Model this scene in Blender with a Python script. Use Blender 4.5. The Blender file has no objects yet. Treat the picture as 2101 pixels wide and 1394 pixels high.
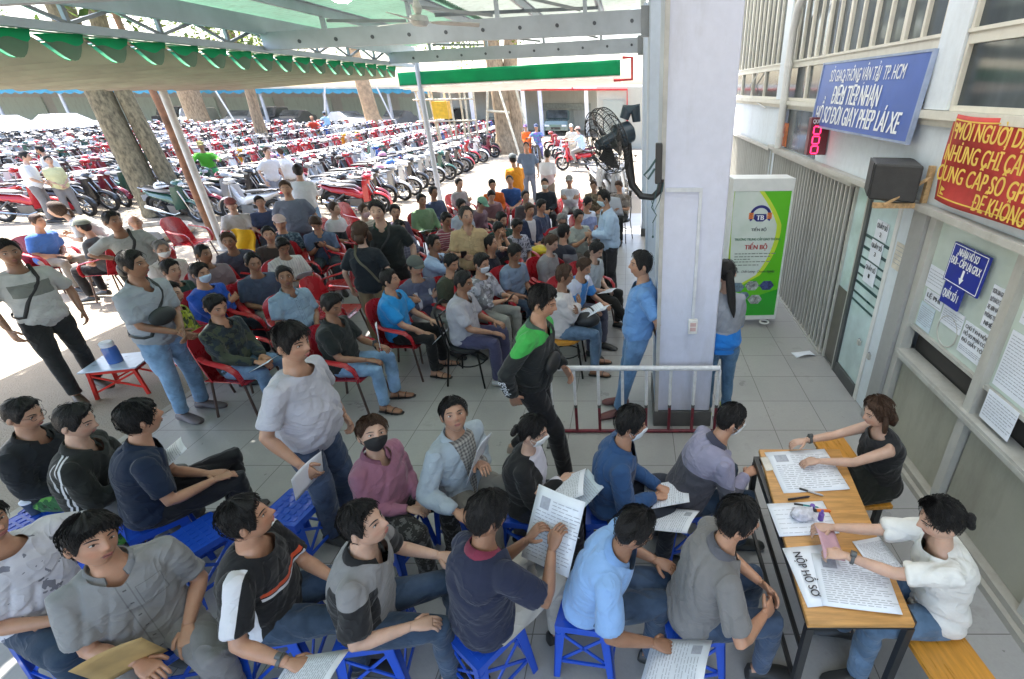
import bpy, math, random
import numpy as np
from mathutils import Vector, Matrix, Quaternion, noise
R = math.radians
random.seed(7)
scene = bpy.context.scene
COL = scene.collection
# ------------------------------------------------------------------ camera model (photo pixels 2101 x 1394)
FPX, CX, CY, CAMH, PITCH = 1000.0, 1295.0, 697.0, 2.95, R(27.1)
cp, sp = math.cos(PITCH), math.sin(PITCH)
def ray(u, v):
    dx = (u - CX) / FPX; dv = (v - CY) / FPX
    return Vector((dx, cp - dv * sp, -sp - dv * cp))
def at_z(u, v, z=0.0):
    d = ray(u, v); t = (z - CAMH) / d.z
    return Vector((d.x * t, d.y * t, z))
def at_y(u, v, y):
    d = ray(u, v); t = y / d.y
    return Vector((d.x * t, y, CAMH + d.z * t))
def at_x(u, v, x):
    d = ray(u, v); t = x / d.x
    return Vector((x, d.y * t, CAMH + d.z * t))

# ------------------------------------------------------------------ mesh builder
KIDS = {}
class MB:
    def __init__(self):
        self.v = []; self.f = []; self.m = []; self.mi = 0
    def add(self, vs, fs, mi=None):
        o = len(self.v)
        self.v.extend([tuple(p) for p in vs])
        for f in fs:
            self.f.append(tuple(i + o for i in f)); self.m.append(self.mi if mi is None else mi)
        return self
    def box(self, x0, x1, y0, y1, z0, z1, mi=None):
        if x0 > x1: x0, x1 = x1, x0
        if y0 > y1: y0, y1 = y1, y0
        if z0 > z1: z0, z1 = z1, z0
        vs = [(x0,y0,z0),(x1,y0,z0),(x1,y1,z0),(x0,y1,z0),(x0,y0,z1),(x1,y0,z1),(x1,y1,z1),(x0,y1,z1)]
        fs = [(3,2,1,0),(4,5,6,7),(0,1,5,4),(1,2,6,5),(2,3,7,6),(3,0,4,7)]
        return self.add(vs, fs, mi)
    def cbox(self, c, s, mi=None):
        return self.box(c[0]-s[0]/2, c[0]+s[0]/2, c[1]-s[1]/2, c[1]+s[1]/2, c[2]-s[2]/2, c[2]+s[2]/2, mi)
    def bar(self, p, q, w, h, up=(0,0,1), mi=None):
        p = Vector(p); q = Vector(q); d = (q - p).normalized(); up = Vector(up)
        s = d.cross(up)
        if s.length < 1e-4: s = d.cross(Vector((1,0,0)))
        s.normalize(); n = s.cross(d)
        s *= w/2; n *= h/2
        vs = [p-s-n, p+s-n, p+s+n, p-s+n, q-s-n, q+s-n, q+s+n, q-s+n]
        fs = [(0,1,2,3),(7,6,5,4),(0,4,5,1),(1,5,6,2),(2,6,7,3),(3,7,4,0)]
        return self.add(vs, fs, mi)
    def tube(self, pts, r, n=8, caps=True, mi=None, up=(0,0,1), flat=None):
        """swept round tube; r number or list; flat = list/number multiplying the binormal radius"""
        pts = [Vector(p) for p in pts]; k = len(pts)
        rs = list(r) if hasattr(r, '__len__') else [r]*k
        fl = list(flat) if hasattr(flat, '__len__') else [1.0 if flat is None else flat]*k
        ref = Vector(up); vs = []
        for i in range(k):
            d = (pts[min(i+1,k-1)] - pts[max(i-1,0)])
            if d.length < 1e-7: d = Vector((0,0,1))
            d.normalize()
            s = d.cross(ref)
            if s.length < 1e-3:
                s = d.cross(Vector((0.3,1,0.1)))
            s.normalize(); b = s.cross(d); ref = b
            for j in range(n):
                a = 2*math.pi*j/n
                vs.append(pts[i] + s*(math.cos(a)*rs[i]) + b*(math.sin(a)*rs[i]*fl[i]))
        fs = []
        for i in range(k-1):
            for j in range(n):
                j2 = (j+1) % n
                fs.append((i*n+j, i*n+j2, (i+1)*n+j2, (i+1)*n+j))
        if caps:
            fs.append(tuple(range(n-1,-1,-1))); fs.append(tuple((k-1)*n+j for j in range(n)))
        return self.add(vs, fs, mi)
    def loft(self, rings, caps=True, mi=None):
        n = len(rings[0]); vs = [p for r in rings for p in r]; fs = []
        for i in range(len(rings)-1):
            for j in range(n):
                j2 = (j+1) % n
                fs.append((i*n+j, i*n+j2, (i+1)*n+j2, (i+1)*n+j))
        if caps:
            fs.append(tuple(range(n-1,-1,-1))); fs.append(tuple((len(rings)-1)*n+j for j in range(n)))
        return self.add(vs, fs, mi)
    def lathe(self, prof, c=(0,0,0), axis='z', n=16, mi=None, caps=True):
        rings = []
        for r, h in prof:
            ring = []
            for j in range(n):
                a = 2*math.pi*j/n; x = math.cos(a)*r; y = math.sin(a)*r
                p = (x, y, h) if axis == 'z' else ((h, x, y) if axis == 'x' else (y, h, x))
                ring.append((p[0]+c[0], p[1]+c[1], p[2]+c[2]))
            rings.append(ring)
        return self.loft(rings, caps, mi)
    def ell(self, c, r, nu=12, nv=8, mi=None, M=None):
        vs = []; fs = []
        for i in range(nv+1):
            th = math.pi*i/nv
            for j in range(nu):
                ph = 2*math.pi*j/nu
                p = Vector((r[0]*math.sin(th)*math.cos(ph), r[1]*math.sin(th)*math.sin(ph), r[2]*math.cos(th)))
                if M is not None: p = M @ p
                vs.append(p + Vector(c))
        for i in range(nv):
            for j in range(nu):
                j2 = (j+1) % nu
                fs.append((i*nu+j, (i+1)*nu+j, (i+1)*nu+j2, i*nu+j2))
        return self.add(vs, fs, mi)
    def torus(self, c, Rr, r, axis='x', n=20, m=8, mi=None, a0=0, a1=2*math.pi):
        closed = abs(a1-a0-2*math.pi) < 1e-6; vs = []; fs = []
        k = n if closed else n+1
        for i in range(k):
            a = a0 + (a1-a0)*i/n
            for j in range(m):
                b = 2*math.pi*j/m
                rr = Rr + r*math.cos(b); h = r*math.sin(b)
                x = rr*math.cos(a); y = rr*math.sin(a)
                p = (h, x, y) if axis == 'x' else ((x, h, y) if axis == 'y' else (x, y, h))
                vs.append((p[0]+c[0], p[1]+c[1], p[2]+c[2]))
        for i in range(n):
            i2 = (i+1) % k
            for j in range(m):
                j2 = (j+1) % m
                fs.append((i*m+j, i2*m+j, i2*m+j2, i*m+j2))
        return self.add(vs, fs, mi)
    def grid(self, fn, nu, nv, mi=None, thick=None, closed=False):
        """surface fn(i/nu, j/nv); thick gives it depth along -normal"""
        P = [[Vector(fn(i/nu, j/nv)) for j in range(nv+1)] for i in range(nu+1)]
        vs = [P[i][j] for i in range(nu+1) for j in range(nv+1)]
        W = nv+1
        fs = [(i*W+j, (i+1)*W+j, (i+1)*W+j+1, i*W+j+1) for i in range(nu) for j in range(nv)]
        if thick:
            N = []
            for i in range(nu+1):
                for j in range(nv+1):
                    a = P[min(i+1,nu)][j]-P[max(i-1,0)][j]; b = P[i][min(j+1,nv)]-P[i][max(j-1,0)]
                    n_ = a.cross(b)
                    if n_.length > 1e-9: n_.normalize()
                    N.append(n_)
            o = len(vs)
            vs = vs + [vs[k]-N[k]*thick for k in range(o)]
            fs = fs + [tuple(x+o for x in reversed(f)) for f in fs]
            edge = [(i,0) for i in range(nu)] 
            for i in range(nu):
                a, b = i*W, (i+1)*W; fs.append((b, a, a+o, b+o))
                a, b = i*W+nv, (i+1)*W+nv; fs.append((a, b, b+o, a+o))
            for j in range(nv):
                a, b = j, j+1; fs.append((a, b, b+o, a+o))
                a, b = nu*W+j, nu*W+j+1; fs.append((b, a, a+o, b+o))
        return self.add(vs, fs, mi)
    def merge(self, other, M=None, mi=None):
        vs = other.v if M is None else [M @ Vector(p) for p in other.v]
        o = len(self.v); self.v.extend([tuple(p) for p in vs])
        for f, m in zip(other.f, other.m):
            self.f.append(tuple(i+o for i in f)); self.m.append(m if mi is None else mi)
        return self
    def mesh(self, name, mats, smooth=True, ang=38):
        me = bpy.data.meshes.new(name)
        me.from_pydata([tuple(p) for p in self.v], [], self.f)
        if not isinstance(mats, (list, tuple)): mats = [mats]
        for m in mats: me.materials.append(m)
        n = len(me.polygons)
        if len(mats) > 1:
            me.polygons.foreach_set('material_index', self.m)
        if smooth and n:
            me.polygons.foreach_set('use_smooth', [True]*n)
            if ang: me.set_sharp_from_angle(angle=R(ang))
        me.update()
        return me
    def build(self, name, mats, parent=None, smooth=True, ang=38, loc=None, bevel=0):
        o = bpy.data.objects.new(name, self.mesh(name, mats, smooth, ang))
        COL.objects.link(o)
        if parent is not None: o.parent = parent; KIDS.setdefault(parent.name, []).append(o)
        if loc is not None: o.location = loc
        if bevel:
            b = o.modifiers.new('bevel', 'BEVEL'); b.width = bevel; b.segments = 2; b.limit_method = 'ANGLE'
        return o
def B(): return MB()
def tag(o, label=None, cat=None, group=None, kind=None):
    if label: o['label'] = label
    if cat: o['category'] = cat
    if group: o['group'] = group
    if kind: o['kind'] = kind
    return o
def empty(name, loc=(0,0,0), rz=0.0, label=None, cat=None, group=None):
    o = bpy.data.objects.new(name, None); COL.objects.link(o)
    o.empty_display_size = 0.1; o.location = loc; o.rotation_euler = (0,0,rz)
    return tag(o, label, cat, group)
def link_copy(o, parent=None, **kw):
    c = o.copy(); COL.objects.link(c)
    if parent is not None: c.parent = parent
    return c
def clone(o, parent=None):
    """copy a thing with its parts and sub-parts (mesh data shared)"""
    c = link_copy(o, parent)
    if parent is not None: KIDS.setdefault(parent.name, []).append(c)
    for ch in list(KIDS.get(o.name, [])): clone(ch, c)
    return c

# ------------------------------------------------------------------ materials
_mc = {}
def newmat(name):
    m = bpy.data.materials.new(name); m.use_nodes = True
    nt = m.node_tree; b = nt.nodes['Principled BSDF']
    return m, nt, b
def N(nt, t, **kw):
    n = nt.nodes.new(t)
    for k, v in kw.items(): setattr(n, k, v)
    return n
def L(nt, a, b): nt.links.new(a, b)
def coords(nt, kind='Object', scale=(1,1,1)):
    tc = N(nt, 'ShaderNodeTexCoord'); mp = N(nt, 'ShaderNodeMapping')
    mp.inputs['Scale'].default_value = scale
    L(nt, tc.outputs[kind], mp.inputs['Vector']); return mp.outputs['Vector']
def mixc(nt, fac, a, b):
    mx = N(nt, 'ShaderNodeMix', data_type='RGBA')
    if hasattr(fac, 'links'): L(nt, fac, mx.inputs[0])
    else: mx.inputs[0].default_value = fac
    for s, x in ((6, a), (7, b)):
        if hasattr(x, 'links'): L(nt, x, mx.inputs[s])
        else: mx.inputs[s].default_value = (*x, 1)
    return mx.outputs[2]
def mth(nt, op, a, b=0.0, c=None):
    n = N(nt, 'ShaderNodeMath', operation=op)
    for i, x in enumerate((a, b, c)):
        if x is None: continue
        if hasattr(x, 'links'): L(nt, x, n.inputs[i])
        else: n.inputs[i].default_value = x
    return n.outputs[0]
def noise_fac(nt, vec, scale, detail=4, rough=0.6, lo=0.35, hi=0.65):
    n = N(nt, 'ShaderNodeTexNoise'); n.inputs['Scale'].default_value = scale
    n.inputs['Detail'].default_value = detail; n.inputs['Roughness'].default_value = rough
    if vec is not None: L(nt, vec, n.inputs['Vector'])
    mr = N(nt, 'ShaderNodeMapRange'); mr.inputs[1].default_value = lo; mr.inputs[2].default_value = hi
    L(nt, n.outputs['Fac'], mr.inputs[0]); return mr.outputs[0]
def bump(nt, b, h, strength=0.3, dist=0.01):
    bp = N(nt, 'ShaderNodeBump'); bp.inputs['Strength'].default_value = strength; bp.inputs['Distance'].default_value = dist
    L(nt, h, bp.inputs['Height']); L(nt, bp.outputs['Normal'], b.inputs['Normal']); return bp
def dark(c, k): return tuple(max(0, x*k) for x in c)
def mat(name, c, rough=0.6, metal=0.0, var=0.18, scale=6.0, bmp=0.0, bscale=40.0, kind='Object', spec=0.5, coat=0.0, stretch=(1,1,1)):
    key = ('m', name, c, rough, metal, var, scale, bmp, kind)
    if key in _mc: return _mc[key]
    m, nt, b = newmat(name)
    vec = coords(nt, kind, stretch)
    f = noise_fac(nt, vec, scale)
    L(nt, mixc(nt, f, dark(c, 1-var), tuple(min(1, x*(1+var*0.6)) for x in c)), b.inputs['Base Color'])
    rr = mth(nt, 'MULTIPLY_ADD', f, 0.15*rough, rough*0.9); L(nt, rr, b.inputs['Roughness'])
    b.inputs['Metallic'].default_value = metal
    b.inputs['Specular IOR Level'].default_value = spec
    if coat: b.inputs['Coat Weight'].default_value = coat
    if bmp:
        bump(nt, b, noise_fac(nt, vec, bscale, 3, 0.6, 0, 1), bmp, 0.01)
    m.diffuse_color = (*c, 1); _mc[key] = m; return m
def simple(name, c, rough=0.5, metal=0.0, **kw): return mat(name, c, rough, metal, **kw)
def dirt_paint(name, c, stain=(0.25,0.22,0.18), rough=0.55, amt=0.35, kind='Object', scale=1.2, streak=True, bmp=0.15):
    key = ('dp', name, c)
    if key in _mc: return _mc[key]
    m, nt, b = newmat(name)
    vec = coords(nt, kind, (1,1,0.25) if streak else (1,1,1))
    f1 = noise_fac(nt, vec, scale*3, 6, 0.7, 0.48, 0.78)
    f2 = noise_fac(nt, coords(nt, kind), scale*14, 4, 0.6, 0.3, 0.7)
    base = mixc(nt, f2, dark(c, 0.93), c)
    L(nt, mixc(nt, mth(nt, 'MULTIPLY', f1, amt), base, stain), b.inputs['Base Color'])
    b.inputs['Roughness'].default_value = rough
    bump(nt, b, noise_fac(nt, coords(nt, kind), 60, 3, 0.6, 0, 1), bmp, 0.004)
    m.diffuse_color = (*c, 1); _mc[key] = m; return m
def glass(name, c=(0.6,0.68,0.7), rough=0.03, alpha=0.35, spec=0.6):
    key = ('gl', name)
    if key in _mc: return _mc[key]
    m, nt, b = newmat(name)
    f = noise_fac(nt, coords(nt), 3, 4, 0.6)
    L(nt, mixc(nt, f, dark(c, 0.8), c), b.inputs['Base Color'])
    b.inputs['Roughness'].default_value = rough; b.inputs['Alpha'].default_value = alpha
    b.inputs['Specular IOR Level'].default_value = spec
    m.diffuse_color = (*c, alpha); _mc[key] = m; return m
def emis(name, c, s):
    m, nt, b = newmat(name)
    b.inputs['Base Color'].default_value = (*c, 1); b.inputs['Emission Color'].default_value = (*c, 1); b.inputs['Emission Strength'].default_value = s
    return m
def fabric_translucent(name, c, tr=0.5, rough=0.7, scale=2.0):
    key = ('ft', name)
    if key in _mc: return _mc[key]
    m, nt, b = newmat(name)
    out = nt.nodes['Material Output']
    f = noise_fac(nt, coords(nt), scale, 5, 0.6)
    col = mixc(nt, f, dark(c, 0.8), c); L(nt, col, b.inputs['Base Color']); b.inputs['Roughness'].default_value = rough
    t = N(nt, 'ShaderNodeBsdfTranslucent'); L(nt, col, t.inputs['Color'])
    mx = N(nt, 'ShaderNodeMixShader'); mx.inputs[0].default_value = tr
    L(nt, b.outputs[0], mx.inputs[1]); L(nt, t.outputs[0], mx.inputs[2]); L(nt, mx.outputs[0], out.inputs['Surface'])
    m.diffuse_color = (*c, 1); _mc[key] = m; return m

# ------------------------------------------------------------------ lettering (real text turned into flat meshes)
_fc = []
_SPEC = {'Đ':('D','b'),'đ':('d','b')}
for _a, _b in zip('ƠỜỚỞỠỢƯỪỨỬỮỰơờớởỡợưừứửữự', 'OÒÓỎÕỌUÙÚỦŨỤoòóỏõọuùúủũụ'): _SPEC[_a] = (_b, 'h')
def _curve(body, size):
    cu = bpy.data.curves.new('t', 'FONT'); cu.body = body; cu.size = size; cu.align_x = 'LEFT'; cu.align_y = 'CENTER'; cu.resolution_u = 4
    o = bpy.data.objects.new('t', cu); COL.objects.link(o); return o
def text_obj(name, body, size, mt, parent, loc, rot, bold=0.0, shear=0.0, width=None, align='CENTER', xs=1.0, ext=0.0015):
    """one line of lettering; glyph meshes are thickened afterwards, strokes and horns of special letters added"""
    base = ''.join(_SPEC[c][0] if c in _SPEC else c for c in body)
    marks = [(_SPEC[c][1], _curve(base[:i+1], size), base[i]) for i, c in enumerate(body) if c in _SPEC]
    _fc.append((name, _curve(base, size), marks, size, mt, parent, loc, rot, bold, shear, width, xs, ext))
def finish_text():
    if not _fc: return
    glyph = {}
    for f in _fc:
        for k, o, ch in f[2]:
            if (ch, f[3]) not in glyph: glyph[(ch, f[3])] = _curve(ch, f[3])
    cap = _curve('D', 1.0)
    bpy.context.view_layer.update(); dg = bpy.context.evaluated_depsgraph_get()
    def ev(o):
        me = bpy.data.meshes.new_from_object(o.evaluated_get(dg)); n = len(me.vertices); co = np.empty(n*3); me.vertices.foreach_get('co', co); co = co.reshape(-1,3)
        fs = [tuple(p.vertices) for p in me.polygons]; bpy.data.meshes.remove(me); return co, fs
    cc, _ = ev(cap); y0, y1 = cc[:,1].min(), cc[:,1].max(); kill = [cap]
    gw = {k: (lambda c: c[:,0].max()-c[:,0].min())(ev(o)[0]) for k, o in glyph.items()}; kill += list(glyph.values()); out = []
    for (name, o, marks, size, mt, parent, loc, rot, bold, shear, width, xs, ext) in _fc:
        co, fs = ev(o); vs = co.tolist(); kill.append(o)
        for k, mo, ch in marks:
            c, _ = ev(mo); xr = c[:,0].max(); w = gw[(ch, size)]; kill.append(mo); n = len(vs); up = ch.isupper()
            if k == 'b':
                ym = (y0+(y1-y0)*(0.5 if up else 0.88))*size; xa, xb = (xr-w-0.07*size, xr-w+0.30*size) if up else (xr-0.30*size, xr+0.07*size); h = 0.035*size
                vs += [[xa,ym-h,0],[xb,ym-h,0],[xb,ym+h,0],[xa,ym+h,0]]
            else:
                ym = (y0+(y1-y0)*(0.93 if up else 0.64))*size; t = 0.07*size
                vs += [[xr-0.9*t,ym-1.5*t,0],[xr+0.2*t,ym-1.2*t,0],[xr+1.2*t,ym+0.9*t,0],[xr+0.2*t,ym+0.9*t,0]]
            fs.append((n,n+1,n+2,n+3))
        co = np.array(vs); co[:,0] -= (co[:,0].min()+co[:,0].max())/2; co[:,0] += shear*co[:,1]; n = len(co); V = []; F = []
        offs = [0.0] if not bold else [-0.5*bold*size, 0.0, 0.5*bold*size]
        for i, dx in enumerate(offs):
            q = co.copy(); q[:,0] += dx; q[:,2] = ext*(1+0.15*i); V.append(q); F += [tuple(v+i*n for v in f) for f in fs]
        V = np.concatenate(V); w = V[:,0].max()-V[:,0].min(); V[:,0] *= (width/w if width and w > 1e-6 else xs)
        me = bpy.data.meshes.new(name); me.from_pydata(V.tolist(), [], F); me.materials.append(mt); me.update()
        q = bpy.data.objects.new(name, me); COL.objects.link(q); q.location = loc; q.rotation_euler = rot; q.parent = parent; KIDS.setdefault(parent.name, []).append(q)
    for o in kill: bpy.data.objects.remove(o)
# ================================================================== SETTING
XW = 2.4      # office wall plane
# ---- materials of the setting
def concrete_mat():
    m, nt, b = newmat('sunlit_concrete')
    v = coords(nt, 'Object')
    f1 = noise_fac(nt, v, 0.35, 6, 0.65, 0.3, 0.7); f2 = noise_fac(nt, v, 9, 5, 0.7, 0.3, 0.7); f3 = noise_fac(nt, v, 70, 3, 0.6, 0.35, 0.65)
    c = mixc(nt, f1, (0.26,0.22,0.17), (0.34,0.295,0.23))
    c = mixc(nt, mth(nt,'MULTIPLY',f2,0.45), c, (0.26,0.225,0.175))
    c = mixc(nt, mth(nt,'MULTIPLY',f3,0.35), c, (0.46,0.41,0.34))
    st = noise_fac(nt, v, 1.1, 5, 0.7, 0.6, 0.75); c = mixc(nt, mth(nt,'MULTIPLY',st,0.5), c, (0.2,0.17,0.13))
    L(nt, c, b.inputs['Base Color']); b.inputs['Roughness'].default_value = 0.9
    bump(nt, b, f3, 0.5, 0.01); return m
def tile_mat():
    m, nt, b = newmat('grey_floor_tiles')
    tc = N(nt, 'ShaderNodeTexCoord'); sx = N(nt, 'ShaderNodeSeparateXYZ'); L(nt, tc.outputs['Object'], sx.inputs[0])
    T = 0.5
    def line(o, off):
        fr = mth(nt, 'FRACT', mth(nt, 'MULTIPLY_ADD', o, 1/T, off))
        d = mth(nt, 'ABSOLUTE', mth(nt, 'SUBTRACT', fr, 0.5))
        return mth(nt, 'GREATER_THAN', d, 0.494)
    g = mth(nt, 'MAXIMUM', line(sx.outputs[0], 0.2), line(sx.outputs[1], 0.35))
    fl = N(nt, 'ShaderNodeVectorMath', operation='FLOOR')
    ad = N(nt, 'ShaderNodeVectorMath', operation='MULTIPLY_ADD'); L(nt, tc.outputs['Object'], ad.inputs[0])
    ad.inputs[1].default_value = (1/T,1/T,0); ad.inputs[2].default_value = (0.2,0.35,0); L(nt, ad.outputs[0], fl.inputs[0])
    wn = N(nt, 'ShaderNodeTexWhiteNoise'); L(nt, fl.outputs[0], wn.inputs['Vector'])
    v = coords(nt, 'Object')
    f1 = noise_fac(nt, v, 1.3, 6, 0.65, 0.3, 0.7); f2 = noise_fac(nt, v, 45, 3, 0.6, 0.3, 0.7)
    c = mixc(nt, f1, (0.29,0.29,0.29), (0.39,0.385,0.375))
    c = mixc(nt, mth(nt,'MULTIPLY',wn.outputs[0],0.35), c, (0.43,0.425,0.415))
    c = mixc(nt, mth(nt,'MULTIPLY',f2,0.25), c, (0.28,0.27,0.26))
    sm = noise_fac(nt, v, 2.6, 5, 0.75, 0.58, 0.8); c = mixc(nt, mth(nt,'MULTIPLY',sm,0.55), c, (0.13,0.12,0.105))
    sc_ = noise_fac(nt, coords(nt,'Object',(1,6,1)), 5, 4, 0.75, 0.66, 0.78); c = mixc(nt, mth(nt,'MULTIPLY',sc_,0.5), c, (0.36,0.35,0.33))
    sd_ = noise_fac(nt, v, 17, 3, 0.6, 0.70, 0.76); c = mixc(nt, mth(nt,'MULTIPLY',sd_,0.6), c, (0.10,0.09,0.08))
    c = mixc(nt, g, c, (0.12,0.115,0.105))
    L(nt, c, b.inputs['Base Color'])
    L(nt, mth(nt, 'MULTIPLY_ADD', f1, 0.24, 0.24), b.inputs['Roughness'])
    bump(nt, b, mth(nt,'SUBTRACT',f2,mth(nt,'MULTIPLY',g,3)), 0.15, 0.004); return m
M_conc = concrete_mat(); M_tile = tile_mat()
M_steel = mat('grey_painted_steel', (0.46,0.50,0.56), 0.45, 0.3, 0.10, 3)
M_steel_d = mat('dull_steel', (0.30,0.32,0.34), 0.5, 0.5, 0.15, 4)
M_alu = dirt_paint('aged_aluminium', (0.50,0.49,0.45), (0.25,0.22,0.16), 0.42, 0.5)
M_cream = dirt_paint('cream_window_frame', (0.72,0.69,0.60), (0.35,0.30,0.22), 0.5, 0.35)
M_wall = dirt_paint('pale_blue_plaster', (0.74,0.80,0.85), (0.42,0.42,0.42), 0.8, 0.3)
M_white = dirt_paint('white_plaster', (0.78,0.78,0.76), (0.5,0.46,0.4), 0.8, 0.3)
M_pillar = dirt_paint('lavender_pillar_paint', (0.64,0.66,0.79), (0.34,0.33,0.34), 0.5, 0.6, scale=0.8)
M_pillar_l = dirt_paint('pale_blue_pillar_paint', (0.60,0.68,0.80), (0.4,0.42,0.46), 0.55, 0.3, scale=0.8)
M_olive = dirt_paint('olive_grey_panel', (0.40,0.39,0.315), (0.14,0.12,0.09), 0.4, 0.55, scale=0.7)
M_dgrey = mat('dark_grey_metal', (0.10,0.105,0.105), 0.45, 0.3)
M_darkpane = None
def darkpane():
    m, nt, b = newmat('dark_window_pane')
    v = coords(nt, 'Object', (1,1,0.35)); f = noise_fac(nt, v, 1.7, 4, 0.6, 0.35, 0.7)
    L(nt, mixc(nt, f, (0.045,0.055,0.062), (0.13,0.15,0.16)), b.inputs['Base Color']); b.inputs['Roughness'].default_value = 0.07
    b.inputs['Specular IOR Level'].default_value = 0.7
    bump(nt, b, noise_fac(nt, v, 0.9, 1, 0.5, 0, 1), 0.04, 0.02); return m
M_darkpane = darkpane()
M_frost = mat('frosted_green_glass', (0.60,0.74,0.74), 0.18, 0, 0.2, 2.0, spec=0.6)
M_pale = mat('pale_counter_glass', (0.58,0.66,0.60), 0.12, 0, 0.18, 1.5, spec=0.6)  # opaque pane; the bright outdoor reflection is put into its pale colour
M_black = mat('black_plastic', (0.018,0.018,0.02), 0.4)
M_red = mat('red_pipe_paint', (0.50,0.03,0.03), 0.4)
M_wood = mat('varnished_wood', (0.52,0.27,0.085), 0.35, 0, 0.25, 5, stretch=(1,9,9))
M_rust = mat('rusty_brown_wood', (0.25,0.12,0.06), 0.8, 0, 0.45, 5)

# ---- ground, floor, kerb
b = B(); b.add([(-160,-40,-0.03),(120,-40,-0.03),(120,220,-0.03),(-160,220,-0.03)], [(0,1,2,3)])
tag(b.build('ground', M_conc), 'pale sunlit concrete yard under the parked motorbikes', 'ground', kind='structure')
b = B(); b.box(-4.78, XW+0.3, -4, 13.2, -0.028, 0.0)
tag(b.build('tiled_floor', M_tile), 'grey square floor tiles under the waiting crowd', 'floor', kind='structure')
b = B(); b.box(-4.86, -4.782, -4, 13.28, -0.029, 0.004)
tag(b.build('kerb', mat('kerb_concrete', (0.42,0.39,0.33), 0.9)), 'narrow concrete edge of the tiled floor', 'kerb', kind='structure')

# ---- office building
bld = empty('office_building', (XW, 4, 0), 0, 'pale blue office front with service windows, glass door and window band above', 'building')
bld.location = (0,0,0)
b = B()
b.box(XW, XW+0.3, -4, 16, 2.12, 2.76)          # wall over the doors
b.box(XW+0.02, XW+0.32, 8.7, 16, 0, 2.12)      # wall past the gate
b.box(XW, XW+0.3, 4.08, 4.34, 0, 2.12)         # white jamb next to the door
b.box(XW+0.02, XW+0.3, -4, 16, 4.75, 5.2)
b.build('wall', M_wall, bld)
b = B(); b.box(XW+0.35, XW+0.45, -4, 16, 0, 5.0); b.build('interior_backing', mat('dim_interior', (0.10,0.11,0.11), 0.8), bld)  # solid backing; the darkness of the interior is put into its colour
b = B(); b.box(XW-0.07, XW+0.02, -4, 16, 2.75, 2.81); b.box(XW-0.03, XW+0.01, -4, 16, 2.70, 2.748); b.build('sill', M_cream, bld)
for y0,y1 in ((4.04,4.36),(8.55,8.85)):
    b = B(); b.box(XW-0.04, XW+0.05, y0, y1, 2.815, 5.2); b.build('pilaster', M_wall, bld)
b = B(); b.box(XW-0.10, XW-0.002, -4, 8.8, 2.085, 2.135); b.build('lintel_rail', M_alu, bld)
# window band above: each bay a window with frame and pane
def bay(y0, y1, n_low, n_up, ztop=4.7):
    f = B()
    f.box(XW-0.02, XW+0.04, y0, y1, 3.24, 3.33); f.box(XW-0.035, XW-0.021, y0, y1, 3.31, 3.335)
    f.box(XW-0.02, XW+0.04, y0, y1, 2.812, 2.85); f.box(XW-0.02, XW+0.04, y0, y1, ztop-0.06, ztop)
    for k in range(n_low+1):
        y = y0 + (y1-y0)*k/n_low; w = 0.03
        f.box(XW-0.022, XW+0.038, max(y0,y-w), min(y1,y+w), 2.851, 3.239)
    for k in range(n_up+1):
        y = y0 + (y1-y0)*k/n_up; w = 0.032 if k % 2 == 0 else 0.018
        f.box(XW-0.022, XW+0.038, max(y0,y-w), min(y1,y+w), 3.331, ztop-0.061)
    fo = f.build('window', M_cream, bld)
    p = B(); p.box(XW+0.012, XW+0.022, y0+0.01, y1-0.01, 2.82, ztop-0.01); p.build('pane', M_darkpane, fo)
bay(-3.0, 0.6, 3, 8); bay(0.62, 4.03, 2, 4); bay(4.37, 8.54, 4, 13); bay(8.86, 15.8, 7, 22)
# wall panel between pilaster base: white sheet right below sill, dark shop glass past the led display
b = B(); b.box(XW-0.012, XW-0.002, 6.75, 8.5, 2.15, 2.69); o = b.build('shop_glass', M_darkpane, bld)
b = B(); b.box(XW-0.02, XW-0.013, 8.05, 8.35, 2.17, 2.5); b.build('orange_reflection', mat('orange_reflection_tone', (0.62,0.18,0.06), 0.6, 0, 0.5, 9), o)  # orange figure mirrored in the glass, painted as a flat patch
# counters: base panels, rails, posts, glass
pan = [(-2.2,-1.28),(-1.2,-0.28),(-0.2,0.78),(0.86,1.83),(1.91,2.81),(2.89,3.79)]
for i, (y0, y1) in enumerate(pan):
    b = B(); b.box(XW+0.02, XW+0.12, y0+0.02, y1-0.02, 0.10, 0.86); b.build('counter_panel', M_olive, bld)
    b = B(); b.box(XW+0.03, XW+0.05, y0, y1, 1.17, 2.06)
    pn = b.build('counter_window', M_pale, bld)
    f = B(); f.box(XW-0.015, XW+0.06, y0-0.02, y1+0.02, 2.061, 2.10); f.build('window_head', M_alu, pn)
    f = B(); f.box(XW+0.0, XW+0.06, y0, y1, 1.14, 1.169); f.build('window_ledge', M_alu, pn)
    d = B(); d.box(XW+0.10, XW+0.13, y0, y1, 0.93, 1.139); d.build('pass_slot', mat('slot_shade', (0.045,0.04,0.036), 0.6), pn)  # dark box stands for the shade inside the open slot
    b = B(); b.box(XW-0.03, XW+0.06, y1-0.0, y1+0.08, 0.0, 2.10); b.build('post', M_alu, bld)
b = B(); b.box(XW-0.06, XW+0.09, -2.2, 3.79, 0.865, 0.928); b.box(XW-0.064, XW-0.061, -2.2, 3.79, 0.885, 0.905); b.build('counter_rail', M_alu, bld)
b = B(); b.box(XW-0.05, XW+0.1, -2.2, 3.9, 0.0, 0.098); b.box(XW-0.09, XW-0.051, -2.2, 3.9, 0.0, 0.05); b.build('plinth', dirt_paint('stone_plinth', (0.40,0.38,0.33),(0.2,0.18,0.14),0.7,0.5), bld)
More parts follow.
